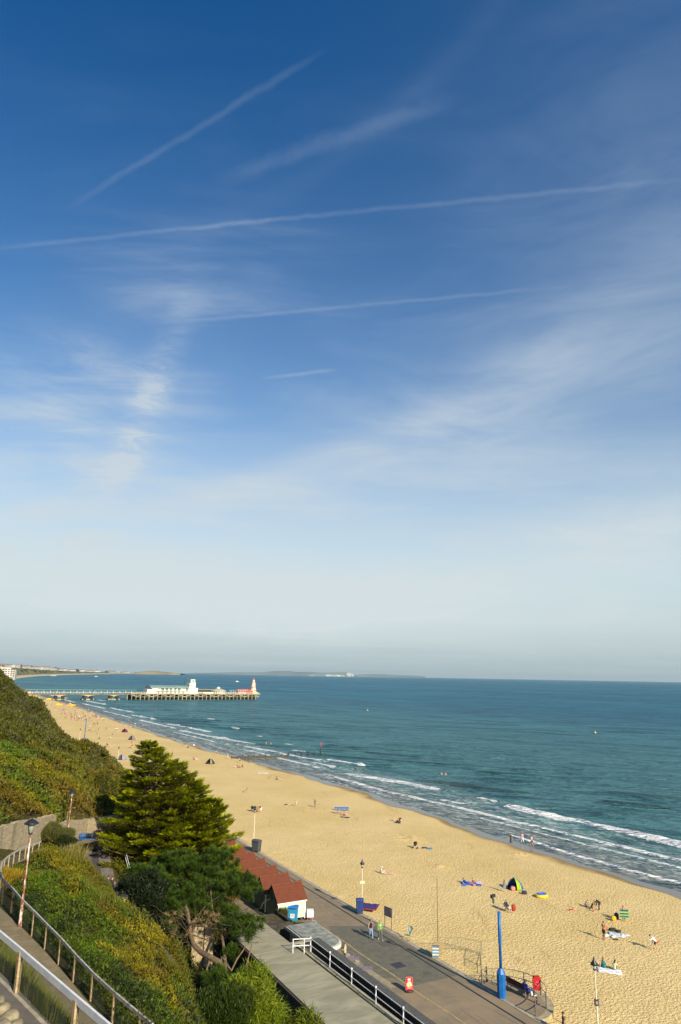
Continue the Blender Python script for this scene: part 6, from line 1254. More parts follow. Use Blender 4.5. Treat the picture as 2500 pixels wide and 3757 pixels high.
# painted word on the paving by the planter
lo = text_obj('painted_word', 'LOOK', .75, mat('faded_paint', (.58, .50, .40), .8, .2, 6), .002); lo.location = at(1138, 3421, .012); lo.rotation_euler = (0, 0, R(-58)); tag(lo, kind='structure')
# small post sign
ps = thing('post_sign', 'narrow post with a round prohibition sign above a red notice beside the kiosk roof', 'sign', at(1152, 3448, 0), R(10)); MB().tube([(0, 0, -.2), (0, 0, 1.55)], .03, 6).build('post', M_grey, ps)
MB().vprism([(.24*math.cos(a), 1.45+.28*math.sin(a)) for a in np.linspace(0, 2*math.pi, 16)[:-1]], 'y', -.05, -.035).build('round_sign', mat('sign_dusk', (.28, .24, .30), .5), ps); MB().vprism([(.15*math.cos(a), 1.45+.18*math.sin(a)) for a in np.linspace(0, 2*math.pi, 16)[:-1]], 'y', -.056, -.051).build('symbol', mat('sign_darkblue', (.03, .03, .08), .5), ps); MB().box((0, -.045, .92), (.44, .02, .48)).build('red_notice', mat('notice_red', (.22, .03, .03), .5, .3, 12), ps)
# clothes airer / sandwich chair beside the hut
cv = thing('towel_stand', 'small folding stand draped with a white and pink cloth beside the mint hut corner', 'stand', at(1138, 3377, 0), .1); fr = MB(); [fr.bar((x, -.2, 0), (x, .2, .9), .03).bar((x, .2, 0), (x, -.2, .9), .03) for x in (-.25, .25)]; fr.bar((-.25, 0, .45), (.25, 0, .45), .025).build('legs', M_wood, cv); MB().vprism([(-.32, .35), (-.28, .95), (.25, 1.02), (.30, .45), (.26, .45), (.22, .94), (-.25, .88), (-.29, .35)], 'x', -.35, .35).build('cloth', M_white, cv); MB().box((0, -.31, .33), (.68, .03, .08)).build('pink_hem', M_t('hem_pink', (.6, .06, .2)), cv)
# cafe tables and chairs
def table(loc, rz, label):
    t = thing('cafe_table', label, 'table', loc, rz, 'cafe tables behind the parapet'); MB().box((0, 0, .74), (1.25, .72, .035)).build('tabletop', mat('table_mauve', (.26, .19, .20), .5, .1), t)
    for x in (-.45, .45): MB().bar((x, -.28, .0), (x, .28, .72), .03).bar((x, .28, .0), (x, -.28, .72), .03).build('leg', M_grey, t)
def cafe_chair(loc, rz, label):
    t = thing('cafe_chair', label, 'chair', loc, rz, 'aluminium cafe chairs behind the parapet')
    for k in range(5): MB().box((0, -.18+k*.09, .45), (.42, .06, .018)).build('seat_slat', mat('pale_slat', (.62, .56, .42), .4), t)
    for k in range(3): MB().box((0, -.24, .60+k*.10), (.42, .018, .065)).build('back_slat', mat('pale_slat', (.62, .56, .42), .4), t)
    for x in (-.22, .22): MB().tube([(x, -.25, 0), (x, -.24, .84)], .014, 5).build('leg', M_grey, t); MB().tube([(x, .22, 0), (x, .22, .62), (x, -.22, .64)], .014, 5).build('leg', M_grey, t)
table(at(1292, 3552, 0), COAST-.5, 'mauve cafe table nearer the kiosk'); table(at(1340, 3590, 0), COAST-.5, 'mauve cafe table farther from the kiosk'); cafe_chair(at(1272, 3541, 0), 2.6, 'slatted cafe chair in front of the person in cream'); cafe_chair(at(1284, 3536, 0), 2.2, 'slatted cafe chair turned away behind the first mauve table'); cafe_chair(at(1308, 3568, 0), 2.6, 'left slatted chair between the two mauve tables'); cafe_chair(at(1318, 3575, 0), 2.3, 'right slatted chair between the two mauve tables')
# lookout: bench, seated man, bicycle, curved rail, lifebuoy
bn = thing('bench', 'dark slatted bench facing the sea inside the curved railing', 'bench', at(1903, 3648, 0), COAST-math.pi/2+.05)
MB().box((0, -.22, .80), (2.3, .05, .42)).build('backrest', mat('bench_maroon', (.045, .012, .016), .4), bn); MB().box((0, .02, .45), (2.3, .44, .05)).build('seat', mat('bench_maroon', (.045, .012, .016), .4), bn)
for x in (-1.0, 1.0): MB().bar((x, .2, 0), (x, .2, .43), .05).bar((x, -.2, 0), (x, -.24, .95), .05).bar((x, -.2, .04), (x, .2, .04), .05).build('leg', M_grey, bn)
pp = bn.location+Vector((math.cos(bn.rotation_euler.z)*1.0, math.sin(bn.rotation_euler.z)*1.0, .10)); person('chair', pp, (cs_, sn_), 'man in a blue jacket sitting at the right end of the bench', 'jacket', (.045, .06, .42), 'trousers', (.04, .055, .09), hairc=(.2, .18, .16), shoes=WHT, scale=1.12)
bag(pp+Vector((.22, -.34, .25)), (.12, .09, .17), (.6, .6, .58), 'white and black carrier bag hanging by the seated man', .4)
# curved railing
rt = thing('curved_railing', 'curved brown tubular railing round the lookout', 'railing', W(platC[0], platC[1], 0), COAST)
ra = [(3.2*math.sin(a), -3.1*math.cos(a)) for a in np.linspace(.05, math.pi-.05, 22)]
M_rail = mat('brown_grey_tube', (.16, .14, .12), .45, .15, 6)
for z in (1.1, .58): MB().tube([(x, y, z) for x, y in ra], .03, 6).build('rail', M_rail, rt)
for i in (0, 4, 9, 13, 17, 21): MB().box((ra[i][0], ra[i][1], .56), (.07, .07, 1.12)).build('post', M_rail, rt)
lb_ = thing('lifebuoy_housing', 'red lifebuoy housing fixed inside the curved railing', 'lifebuoy', W(47.3, 45.0, .35), COAST+.95); MB().vprism([(-.26, 0), (.26, 0), (.33, .15), (.33, .85), (.2, 1.0), (-.2, 1.0), (-.33, .85), (-.33, .15)], 'x', -.14, .14).build('housing', M_t('buoy_red', (.50, .012, .015)), lb_); r_ = torus(.14, .022, 0).build('ring_emblem', M_t('buoy_pale', (.62, .22, .2)), lb_); r_.rotation_euler = (0, R(90), 0); r_.location = (-.15, 0, .5)
# bicycle
by = thing('bicycle', 'bicycle parked against a bollard left of the blue post', 'bicycle', at(1796, 3615, 0)+Vector((0, .1, 0)), -.28)
for x in (-.52, .52):
    w0 = torus(.31, .022, 0).build('wheel', M_black, by); w0.rotation_euler = (R(90), 0, 0); w0.location = (x, 0, .33); sp_ = MB(); [sp_.bar((-.3*math.cos(a), -.3*math.sin(a), 0), (.3*math.cos(a), .3*math.sin(a), 0), .006) for a in np.linspace(0, math.pi, 7)[:-1]]; sp_.build('spokes', M_grey, w0)
MB().tube([(-.52, 0, .33), (-.12, 0, .30), (.40, 0, .72), (-.22, 0, .70), (-.12, 0, .30)], .022, 6).tube([(-.52, 0, .33), (-.22, 0, .70)], .016, 6).tube([(.52, 0, .33), (.38, 0, .90)], .02, 6).build('frame', mat('olive_frame', (.16, .13, .03), .4), by)
MB().tube([(-.14, 0, .45), (-.26, 0, .92)], .014, 6).build('seat_post', M_grey, by); MB().blob((-.28, 0, .95), (.14, .07, .04)).build('saddle', M_black, by, True); MB().tube([(.34, -.28, 1.02), (.38, -.1, .94), (.38, .1, .94), (.34, .28, 1.02)], .014, 6).build('handlebar', M_black, by); MB().tube([(-.12, -.1, .30), (-.12, .1, .30)], .08, 10).build('crank', M_black, by)
tag(MB().tube([(0, 0, 0), (0, 0, 1.15)], [.06, .055], 8).blob((0, 0, 1.16), (.06, .06, .04)).build('bollard', M_black, loc=at(1790, 3611, 0)+Vector((0, .25, 0))), 'black bollard behind the parked bicycle', 'bollard')
# tents
def tent(loc, rz, label, ca, cb, s=1.0):
    t = thing('beach_tent', label, 'tent', loc, rz, None, s)
    ap = (0, 0, 1.35); A_ = [(-1.0, -.65, 0), (.9, -.75, 0), (1.15, .55, 0), (-.9, .75, 0)]
    def pan(name, p, q, c, n=6, arch=.18):
        mb = MB(); P = []
        for i in range(n+1):
            u = i/n
            for j in range(n+1):
                v = j/n; a = Vector(p).lerp(Vector(q), v); x = a.lerp(Vector(ap), u); bul = arch*math.sin(math.pi*u)*(1-.3*math.sin(math.pi*v)); d = Vector((a.x, a.y, 0)).normalized(); P.append(x+d*bul+Vector((0, 0, bul*.7)))
        mb.poly(P, [(i*(n+1)+j, i*(n+1)+j+1, (i+1)*(n+1)+j+1, (i+1)*(n+1)+j) for i in range(n) for j in range(n)]); o = mb.build(name, M_t('tent_%d%d%d' % tuple(int(v*99) for v in c), c), t, True); md = o.modifiers.new('s', 'SOLIDIFY'); md.thickness = .02
    pan('side_panel', A_[3], A_[0], ca); pan('back_panel', A_[2], A_[3], ca); pan('side_panel', A_[1], A_[2], ca); pan('flap', (.35, -.78, 0), A_[1], cb, arch=.3)
    MB().sheet(1.9, 1.3, 4, 4, .03, .01).build('groundsheet', M_t('tent_floor', (.05, .03, .06)), t); MB().blob((-.1, -.1, .2), (.4, .3, .2), .7).build('bedding', M_t('tent_bedding', (.20, .03, .05)), t, True); return t
tent(sand_at(1888, 3262), -.25, 'blue beach tent with a lime green front flap', (.02, .13, .30), (.42, .55, .02)); tent(sand_at(771, 2803), -.2, 'small navy and green beach tent past the cypress top', (.02, .03, .10), (.25, .30, .08), 1.15); tent(sand_at(457, 2687), 0, 'low purple beach tent on the far sand', (.12, .01, .10), (.2, .02, .12), 1.2); tent(sand_at(483, 2715), 0, 'small grey tent above the cypress', (.25, .22, .2), (.2, .18, .18), 1.3); tent(sand_at(446, 2788), 0, 'grey blue shelter half hidden at the left shoulder of the cypress', (.25, .30, .38), (.3, .3, .32), 1.2)
# windbreak
wb = thing('windbreak', 'blue striped windbreak on short poles behind the two sitters', 'windbreak', sand_at(1254, 2975), .06)
for i, x in enumerate((-1.45, -.5, .5, 1.45)): MB().tube([(x, 0, -.1), (x, 0, .9)], .025, 6).build('pole', M_wood, wb)
for i in range(5): MB().box((0, .0, .16+i*.14), (2.9, .02, .138)).build('cloth_band', M_t('wb%d' % (i % 3), [(.02, .07, .26), (.25, .32, .40), (.02, .12, .32)][i % 3]), wb)
# kayaks / pedalos far away
for px, py, s_, lb in ((180, 2567, .6, 'yellow pleasure craft drawn up on the sand under the pier end'), (216, 2588, .5, 'yellow pleasure craft in the middle of the far crowd'), (262, 2590, .7, 'long yellow craft nearest the water on the far beach')):
    t = thing('pedalo', lb, 'boat', sand_at(px, py), .1, 'yellow craft on the far beach'); [MB().tube([(-4.5*s_, y, .4), (-3.5*s_, y, .35), (3.5*s_, y, .35), (4.8*s_, y, .9)], [.2, .5, .5, .15], 8).build('float', M_t('craft_yellow', (.80, .52, .03)), t, True) for y in (-.8, .8)]; MB().box((0, 0, 1.0), (4.5*s_, 1.6, .5)).build('deck', M_t('craft_yellow', (.80, .52, .03)), t); MB().box((-1, 0, 1.7), (2.2*s_, 1.4, .9), taper=.7).build('seats', M_t('craft_orange', (.75, .38, .03)), t)
# blue bench at the path corner, flowers, standing person
bb = thing('blue_bench', 'bright blue slatted bench at the corner of the zigzag path', 'bench', atd(320, 3066, 80.2), .15); bb.location.z = float(groundz(np.array([bb.location.x]), np.array([bb.location.y]))[0])+.03
for k in range(3): MB().box((0, -.18+.17*k, .46), (1.75, .13, .04)).build('seat_slat', M_blue, bb)
for k in range(2): MB().box((0, .30+.05*k, .66+.2*k), (1.75, .05, .13)).build('back_slat', M_blue, bb)
for x in (-.7, .7): MB().bar((x, -.2, 0), (x, -.2, .45), .06).bar((x, .25, 0), (x, .38, .95), .06).build('leg', M_black, bb)
fl = thing('flower_bouquet', 'bouquet with pink and green wrapping tied on the blue bench', 'flowers', bb.location+Vector((.55, .05, .5))); MB().tube([(0, 0, 0), (0, .1, .35), (0, .14, .5)], [.05, .16, .2], 8).build('wrapping', M_t('wrap_green', (.25, .55, .35)), fl); MB().blob((0, .15, .58), (.22, .15, .12)).build('blossoms', M_t('blossom_pink', (.75, .2, .3)), fl, True)
p = atd(357, 3074, 80.0); p.z = bb.location.z-.03; person('stand', p, (.3, -1), 'reddish-haired person with a white bag standing at the right end of the blue bench', 'top', (.35, .16, .10), 'trousers', (.20, .12, .07), hairc=(.4, .14, .08)); bag(p+Vector((.25, -.1, .75)), (.13, .08, .18), WHT, 'white bag carried by the person at the blue bench')
# ------------------------------------------------------------------ groyne
g0, g1 = at(848, 2783, -1.75), at(1056, 2779, -1.9)
gt = thing('groyne', 'low dark timber groyne running from the wet sand into the surf', 'groyne', g0, math.atan2((g1-g0).y, (g1-g0).x)); L = (g1-g0).length
MB().box((L/2, 0, .05), (L, .35, .9)).build('planking', mat('wet_timber', (.07, .055, .03), .7, .3, 3), gt)
for k in range(9): MB().box((L*(.2+k*.1), .1, .35), (.35, .35, 1.1)).build('post', mat('wet_timber', (.07, .055, .03), .7, .3, 3), gt)
for i, (px, py) in enumerate(((1059, 2774), (1083, 2774), (1107, 2773), (1131, 2773), (1154, 2772))):
    o = MB().tube([(0, 0, -1), (0, 0, .95)], [.3, .28], 8).build('groyne_post', mat('wet_timber2', (.05, .045, .035), .7, .3, 3), loc=at(px, py, SEA)); tag(o, ['first dark stump just off the end of the groyne', 'second dark stump in line from the groyne', 'middle one of the five dark stumps in the surf', 'fourth dark stump in line from the groyne', 'last dark stump before the marker post'][i], 'post', 'stumps in line with the groyne')
mk = thing('marker_post', 'tall groyne marker post with a red can top standing in the breakers', 'marker post', at(1177, 2773, SEA)); MB().tube([(0, 0, -1), (0, 0, 2.7)], [.33, .26], 8).build('post', mat('wet_timber2', (.05, .045, .035)), mk); MB().tube([(0, 0, 2.7), (0, 0, 3.7)], .06, 6).build('staff', M_grey, mk); MB().lathe([(.30, 3.6), (.34, 3.65), (.34, 4.25), (.28, 4.3)]).build('top_mark', mat('marker_red', (.6, .06, .06), .5), mk)
for px, py, lb in ((2185, 2690, 'yellow buoy far out at the right of the bay'), (1349, 2607, 'small yellow buoy in the middle of the bay')):
    t = thing('buoy', lb, 'buoy', at(px, py, SEA), 0, 'yellow buoys', .6); MB().lathe([(.1, -.5), (.9, -.2), (1.0, .3), (.6, .9), (.25, 1.3)]).build('float', mat('buoy_yellow', (.75, .55, .05), .4), t, True); MB().tube([(0, 0, 1.2), (0, 0, 2.0)], .12, 6).build('staff', mat('buoy_yellow', (.75, .55, .05), .4), t)
# ------------------------------------------------------------------ the pier
Pb = at(220, 2569, -2); Pe = at(951, 2567, -2); pd_ = (Pe-Pb); pd_.z = 0; PLEN = pd_.length; pu = pd_.normalized(); PRZ = math.atan2(pu.y, pu.x); pn = Vector((-pu.y, pu.x, 0))
def PT(px, py):
    d = ray(px, py); o = Vector((0, 0, CAMZ)); t = (Pb-o).dot(pn)/d.dot(pn); q = o+d*t; return (q-Pb).dot(pu), q.z
def PU(px): return PT(px, 2560)[0]
M_pdeck = mat('pier_timber', (.30, .24, .13), .9, .2, .2); M_pile = mat('pier_pile', (.30, .27, .18), .9, .25, .3); M_pier_w = mat('pier_white', (.78, .75, .60), .6, .06, .1); M_pconc = mat('pier_concrete', (.45, .38, .24), .9, .15, .1); M_pdark = mat('pier_dark', (.035, .035, .03), .9)
pr = thing('pier', 'long pier on many piles stretching from the far beach into the sea', 'pier', Pb, PRZ)
ZD = 6.3        # deck above the water
uL, uA, uE = PU(84), PU(497), PU(951)
MB().box(((uL+uA)/2, 6, ZD-1.0+.2), (uA-uL, 12, .5)).build('approach_deck', M_pdeck, pr)
# flat arches of the approach between four pairs of legs
leg_u = [PU(220), PU(325), PU(420)]
edges = [uL]+leg_u+[uA]
for a, b in zip(edges[:-1], edges[1:]):
    o_ = [(a, ZD-1.0)]+[(a+(b-a)*k/10, ZD-3.2+2.0*math.sin(math.pi*k/10)**.7) for k in range(11)]+[(b, ZD-1.0)]; MB().vprism(o_, 'y', 1.0, 11.0).build('arch_span', M_pconc, pr)
for u in leg_u:
    for du in (-3.2, 3.2): MB().box((u+du, 4, 1.2), (2.6, 5, 5.5)).build('leg', M_pdark, pr)
    MB().box((u, 6, .4), (11, 9, 1.4)).build('pile_cap', M_pconc, pr)
MB().box(((uA+uE)/2-2, 17, ZD-.25), (uE-uA+6, 34, .5)).build('head_deck', M_pdeck, pr); MB().box(((uA+uE)/2-2, -.3, ZD-.5), (uE-uA+6, .5, .8)).build('deck_edge_beam', M_pconc, pr)
n = 33
for k in range(n):
    u = uA-8+(uE-uA+4)*k/(n-1); MB().box((u, .6, 1.6), (.75, .75, ZD+2.3)).build('pile', M_pile, pr)
for k in range(n-1):
    u = uA-8+(uE-uA+4)*(k+.5)/(n-1); MB().box((u, 9, 1.6), (.7, .7, ZD+2)).build('pile', M_pdark, pr)
for k in range(8):
    u0 = uA+(uE-uA)*k/8; mb = MB(); mb.bar((u0, .2, 3.2), (u0+(uE-uA)/16, .2, ZD-.8), .5).bar((u0+(uE-uA)/16, .2, ZD-.8), (u0+(uE-uA)/8, .2, 3.2), .5); mb.build('cross_brace', M_pconc, pr)
MB().box(((uA+uE)/2, .3, 2.9), (uE-uA, .4, .45)).build('waling', M_pile, pr); MB().box(((uA+uE)/2, 20, 1.5), (uE-uA, 24, ZD)).build('under_deck_block', M_pdark, pr)  # one solid near-black block fills the space below the head deck
# railing along the whole pier
mb = MB(); [mb.box(((uL+uE)/2, .0 if True else 0, ZD+z-(.6 if False else 0)), (uE-uL, .08, .12)) for z in (1.15, .6)]; mb.build('rail', M_pier_w, pr); mb = MB(); u = uL
while u < uE: mb.box((u, 0, ZD+.5), (.22, .12, 1.3)); u += 2.6
mb.build('rail_posts', M_pier_w, pr)['kind'] = 'stuff'
# glazed windshields over the approach
for a, b in ((PU(86), PU(344)), (PU(352), PU(505))):
    MB().box(((a+b)/2, 7, ZD+3.0), (b-a, 3.0, .25)).build('canopy_roof', mat('canopy_green', (.20, .36, .30), .5, .05, .1), pr); mb = MB(); k = a
    while k < b: mb.box((k, 7, ZD+1.5), (.25, .25, 3.0)); k += 6
    mb.build('canopy_posts', M_pier_w, pr)
# theatre
th = thing('pier_theatre', 'white pier theatre with a long grey green curved roof and tall square tower', 'theatre', Pb+pu*0+Vector((0, 0, ZD)), PRZ)
def uz(px, py): u, z = PT(px, py); return u, z-(ZD-2)
xa, xb = PU(577), PU(698); z_e = uz(620, 2526)[1]; z_r = uz(620, 2515.5)[1]
MB().box(((xa+xb)/2, 14, z_e*.24), (xb-xa, 20, z_e*.48)).build('lower_wall', M_pier_w, th)
MB().box(((xa+xb)/2, 14.5, z_e*.73), (xb-xa-.4, 19, z_e*.5)).build('glazed_wall', mat('theatre_glass', (.16, .24, .19), .2, .1, .3), th)
for k in range(9): MB().box((xa+(xb-xa)*k/8, 4.6, z_e*.72), (1.1 if k % 4 else 2.2, .6, z_e*.54)).build('pier_column', M_pier_w, th)
for k in (0, 6): MB().box((xa+(xb-xa)*(k+.5)/8, 4.8, z_e*.72), ((xb-xa)/8, .4, z_e*.5)).build('blank_panel', M_pier_w, th)
MB().box(((xa+xb)/2, 3.6, z_e*.46), (xb-xa+1, 2.2, .5)).build('balcony', M_pier_w, th)
arc_ = [(3.5+22*k/12, z_e+(z_r-z_e)*math.sin(math.pi*k/12)**.6) for k in range(13)]; MB().vprism([(y, z) for y, z in arc_], 'x', xa-6, xb+.5).build('curved_roof', mat('roof_grey_green', (.22, .30, .26), .6, .08, .2), th)
MB().box((PU(571), 13, z_e*.5), (PU(582)-PU(562), 18, z_e)).build('porch_wall', M_pier_w, th)
MB().box((PU(553), 12, z_e*.38), (PU(562)-PU(543), 14, z_e*.76)).build('side_hall', M_pier_w, th)
t0, t1 = PU(697), PU(720); zt = uz(708, 2508)[1]; MB().box(((t0+t1)/2, 9, zt/2), (t1-t0, 10, zt)).build('tower_shaft', M_pier_w, th)
MB().box((PU(710), 9, zt-1.2), ((t1-t0)*.80, 9, 2.0)).build('tower_louvres', M_pdark, th); MB().box(((t0+t1)/2+.8, 9, zt+.35), (t1-t0-1, 9.6, .7)).build('tower_parapet', M_pier_w, th)
z2 = uz(710, 2496)[1]; MB().box((PU(711), 9, (zt+z2)/2+.7), ((t1-t0)*.62, 7, z2-zt-.6)).build('tower_top', mat('tower_glass', (.35, .40, .38), .4, .1, .3), th)
for dx in (-.31, .31): MB().box((PU(711)+(t1-t0)*dx, 5.6, (zt+z2)/2+.7), (.7, .5, z2-zt-.6)).build('corner_mullion', M_pier_w, th)
MB().box((PU(711), 9, z2+.5), ((t1-t0)*.7, 8, .6)).build('tower_cap', M_pier_w, th)
MB().box(((PU(700)+PU(730))/2, 11, uz(720, 2525)[1]/2), (PU(731)-PU(700), 13, uz(720, 2525)[1])).build('east_wing', M_pier_w, th); MB().tube([(PU(688), 12, z_r), (PU(688), 12, uz(688, 2484)[1])], [.18, .06], 5).build('mast', M_pdark, th)
MB().lathe([(0, -.05), (1.1, -.02), (1.1, .05)], seg=14).build('tower_clock', mat('clock_pink', (.6, .35, .28), .6), th); ck = [o for o in th.children if o.name.startswith('tower_clock')][0]; ck.rotation_euler = (R(90), 0, 0); ck.location = (PU(700), 3.95, uz(700, 2515)[1])
for k in range(7): MB().box((xa+(xb-xa)*(k+.5)/8, 3.85, z_e*.2), (1.6, .2, 1.7)).build('window', M_pdark if k % 3 else mat('window_red', (.4, .06, .04)), th)
# low hall and round pavilion
lh = thing('pier_hall', 'low cream hall with a flat railed roof between the theatre and the round pavilion', 'hall', Pb+Vector((0, 0, ZD)), PRZ); a, b = PU(731), PU(785); zz = uz(750, 2540)[1]; z3 = uz(750, 2532)[1]
MB().box(((a+b)/2, 10, zz/2), (b-a, 16, zz)).build('wall', M_pier_w, lh); MB().box(((a+b)/2+1, 14, (zz+z3)/2), (b-a-2, 12, z3-zz)).build('upper_band', mat('hall_brown', (.28, .22, .15), .8), lh); MB().box(((a+b)/2, 11, z3+.2), (b-a, 16, .4)).build('roof', M_conc, lh); MB().box((PU(740), 1.9, zz*.4), (5, .3, zz*.6)).build('window', M_pdark, lh)
pv = thing('round_pavilion', 'round pavilion with a low domed grey roof, lantern top and ring of tall windows', 'pavilion', Pb+pu*((PU(786)+PU(842))/2)+Vector((0, 0, ZD))+pn*11, PRZ); rr = (PU(842)-PU(786))/2; e = uz(815, 2538)[1]; ap = uz(810, 2527.5)[1]
MB().lathe([(rr, 0), (rr, e)], seg=28).build('wall', M_pier_w, pv); MB().lathe([(rr+.6, e), (rr*.8, e+(ap-e)*.5), (rr*.35, e+(ap-e)*.9), (2, ap)], seg=28).build('dome_roof', mat('dome_grey', (.40, .38, .27), .8, .1, .3), pv, True); MB().lathe([(1.8, ap-.2), (1.8, ap+1.2), (.3, ap+1.9)], seg=12).build('lantern', M_pier_w, pv)
for k in range(11): a_ = math.pi*(1.06+.88*k/10); MB().box(((rr+.05)*math.cos(a_), (rr+.05)*math.sin(a_), e*.52), (.9, .9, e*.62), rz=a_).build('window', M_pdark, pv)
# helter skelter
hs = thing('helter_skelter', 'red and white striped helter skelter tower at the end of the pier', 'fairground slide', Pb+pu*PU(937)+Vector((0, 0, ZD))+pn*6, PRZ); hz = uz(937, 2503)[1]; M_hw = mat('slide_white', (.82, .74, .62), .5); M_hr = mat('slide_red', (.62, .10, .04), .5); M_ho = mat('slide_orange', (.75, .36, .22), .5)
for k in range(16):
    a0, a1 = 2*math.pi*k/16, 2*math.pi*(k+1)/16; P = []
    for r_, z in ((3.6, 1.2), (2.7, 5), (1.7, hz)):
        for a_ in (a0, a1): P.append((r_*math.cos(a_), r_*math.sin(a_), z))
    P += [(0, 0, 1.2), (0, 0, hz)]; MB().poly if False else None; mb = MB(); mb.poly(P, [(0, 1, 3, 2), (2, 3, 5, 4), (0, 6, 1), (4, 5, 7)]); mb.build('stripe_panel', M_hw if k % 2 else M_ho, hs)
MB().lathe([(5.6, 0), (5.4, 1.2), (4, 1.3)], seg=18).build('base', mat('slide_yellow', (.80, .60, .12), .5), hs); sp_ = [( (3.7-1.9*k/40)*math.cos(k*.33+2.5), (3.7-1.9*k/40)*math.sin(k*.33+2.5), 1.6+(hz-4)*k/40) for k in range(41)]; MB().tube(sp_, .34, 6, flat=1).build('spiral_slide', M_hr, hs)
MB().lathe([(2.1, hz), (2.1, hz+.3)], seg=14).build('balcony', M_hr, hs); MB().lathe([(1.25, hz+.3), (1.25, hz+2.2)], seg=12).build('turret', M_hw, hs); MB().lathe([(1.5, hz+2.2), (1.0, hz+3.0), (.3, hz+3.9), (.05, hz+5.4)], seg=12).build('turret_roof', M_hr, hs)
fr_ = thing('fairground_stall', 'pinkish red fairground stall left of the helter skelter on the pier', 'stall', Pb+pu*PU(898)+Vector((0, 0, ZD))+pn*7, PRZ); MB().box((0, 0, 1.3), (12, 6, 2.6)).build('stall_body', mat('stall_pink', (.42, .20, .18), .7), fr_); MB().vprism([(-3.5, 2.6), (3.5, 2.6), (0, 4.4)], 'x', -6.5, 6.5).build('awning', mat('awning_red', (.55, .18, .14), .7), fr_)
fs = thing('fairground_ride', 'small red low ride at the foot of the helter skelter', 'ride', Pb+pu*PU(920)+Vector((0, 0, ZD))+pn*4, PRZ); MB().lathe([(3.6, 0), (3.6, 2.2), (1.0, 3.6), (.1, 4.6)], seg=14).build('carousel_roof', M_hr, fs); MB().lathe([(3.2, 0), (3.2, 1.0)], seg=14).build('platform', M_hw, fs)
for k in range(14):
    px = 846+k*6.3; o = MB().tube([(0, 0, 0), (0, 0, 3.3)], .13, 5).blob((0, 0, 3.4), (.3, .3, .3)).build('pier_lamp', M_pier_w, loc=Pb+pu*PU(px)+Vector((0, 0, ZD))+pn*2, rz=PRZ); tag(o, 'white post lamp in the row on the open pier deck right of the round pavilion', 'lamp', 'lamps on the open pier deck')
# ------------------------------------------------------------------ far coast
def seaP(px, py): return at(px, py, SEA)
M_farsand = mat('far_sand', (.55, .44, .28), .95, .1, .01)
def farcliffmat():
    m = bpy.data.materials.new('far_cliff'); m.use_nodes = True; T = NT(m.node_tree); m.node_tree.nodes.clear(); tc = T.n('ShaderNodeTexCoord').outputs['Object']
    a = T.noise(tc, .012, 5, .65); b = T.noise(tc, .03, 4, .7, 1.0); c = T.mix(T.mr(a, .4, .62), (.075, .10, .035), (.14, .135, .05)); c = T.mix(T.mr(b, .60, .68, 0, .85), c, (.48, .37, .22))
    p = T.n('ShaderNodeBsdfPrincipled', {'Base Color': c, 'Roughness': .95}); o = T.n('ShaderNodeOutputMaterial'); T.link(p.outputs[0], o.inputs[0]); return m
M_fcliff = farcliffmat()
shore = [(75, 2543), (66, 2530), (46, 2514), (36, 2504), (40, 2497), (60, 2491), (95, 2486), (140, 2481.5), (190, 2479), (260, 2476.5), (330, 2474.8), (420, 2473.2), (520, 2472.0), (600, 2471.3)]
foot = [(0, 2541), (0, 2525), (0, 2506), (4, 2497), (12, 2489), (40, 2482), (80, 2478), (130, 2475.5), (190, 2473.5), (260, 2472), (330, 2471), (420, 2470.0), (520, 2469.6), (600, 2469.8)]
S_ = [seaP(*p) for p in shore]; F_ = [at(p[0], p[1], 2.0) for p in foot]
F_[0] = W(1005, 30, 1); S_ = [W(1000, 88, SEA)]+S_; F_ = [W(995, 20, 1)]+F_
mb = MB(); P = []
for a, b in zip(S_, F_): d = (a-b).normalized(); P += [(a.x+d.x*2, a.y+d.y*2, SEA-.6), (b.x, b.y, 2.0), (b.x-d.x*60, b.y-d.y*60, 2.3)]
mb.poly(P, [(3*i+k, 3*i+3+k, 3*i+4+k, 3*i+1+k) for i in range(len(S_)-1) for k in (0, 1)]); tag(mb.build('far_beach', M_farsand, smooth=True), kind='structure')
# cliff along the bay: foot -> brow, brow set by its height in the photo
crest = [(0, 2441), (0, 2441), (0, 2441), (0, 2440), (25, 2442), (60, 2447), (100, 2450), (140, 2453), (190, 2456.5), (260, 2460), (330, 2463), (420, 2465.8), (520, 2468.2), (600, 2469)]
mb = MB(); P = []; den = []
cpx = [c[0] for c in crest[4:]]; cpy = [c[1] for c in crest[4:]]
cl = [(f, (f[0]-max(4, 34-f[0]*.06), float(np.interp(f[0]-max(4, 34-f[0]*.06), cpx, cpy)))) for f in [(12, 2489), (40, 2482), (62, 2479.6), (80, 2478), (105, 2476.6), (130, 2475.5), (160, 2474.4), (190, 2473.5), (225, 2472.7), (260, 2472), (330, 2471), (420, 2470.0), (520, 2469.6), (600, 2469.8)]]
for i in range(len(cl)-1):
    for k in range(10): u = k/10; den.append((tuple(cl[i][0][j]*(1-u)+cl[i+1][0][j]*u for j in (0, 1)), tuple(cl[i][1][j]*(1-u)+cl[i+1][1][j]*u for j in (0, 1))))
BROW = []
for i, (f, c) in enumerate(den):
    a = at(f[0], f[1], 2.0); far = Vector((a.x, a.y, 0)).length; q = random.uniform(-.6, .6)
    b = atd(c[0], c[1]+q+1.2, a.y+110+22*math.sin(i*.9)+14*math.sin(i*2.3)); m1 = a.lerp(b, .5)+Vector((10*math.sin(i*1.7), 0, 5+4*math.sin(i*1.3))); bk = Vector((b.x-500, b.y+60, b.z-8)); BROW.append(b); P += [a, m1, b, bk]
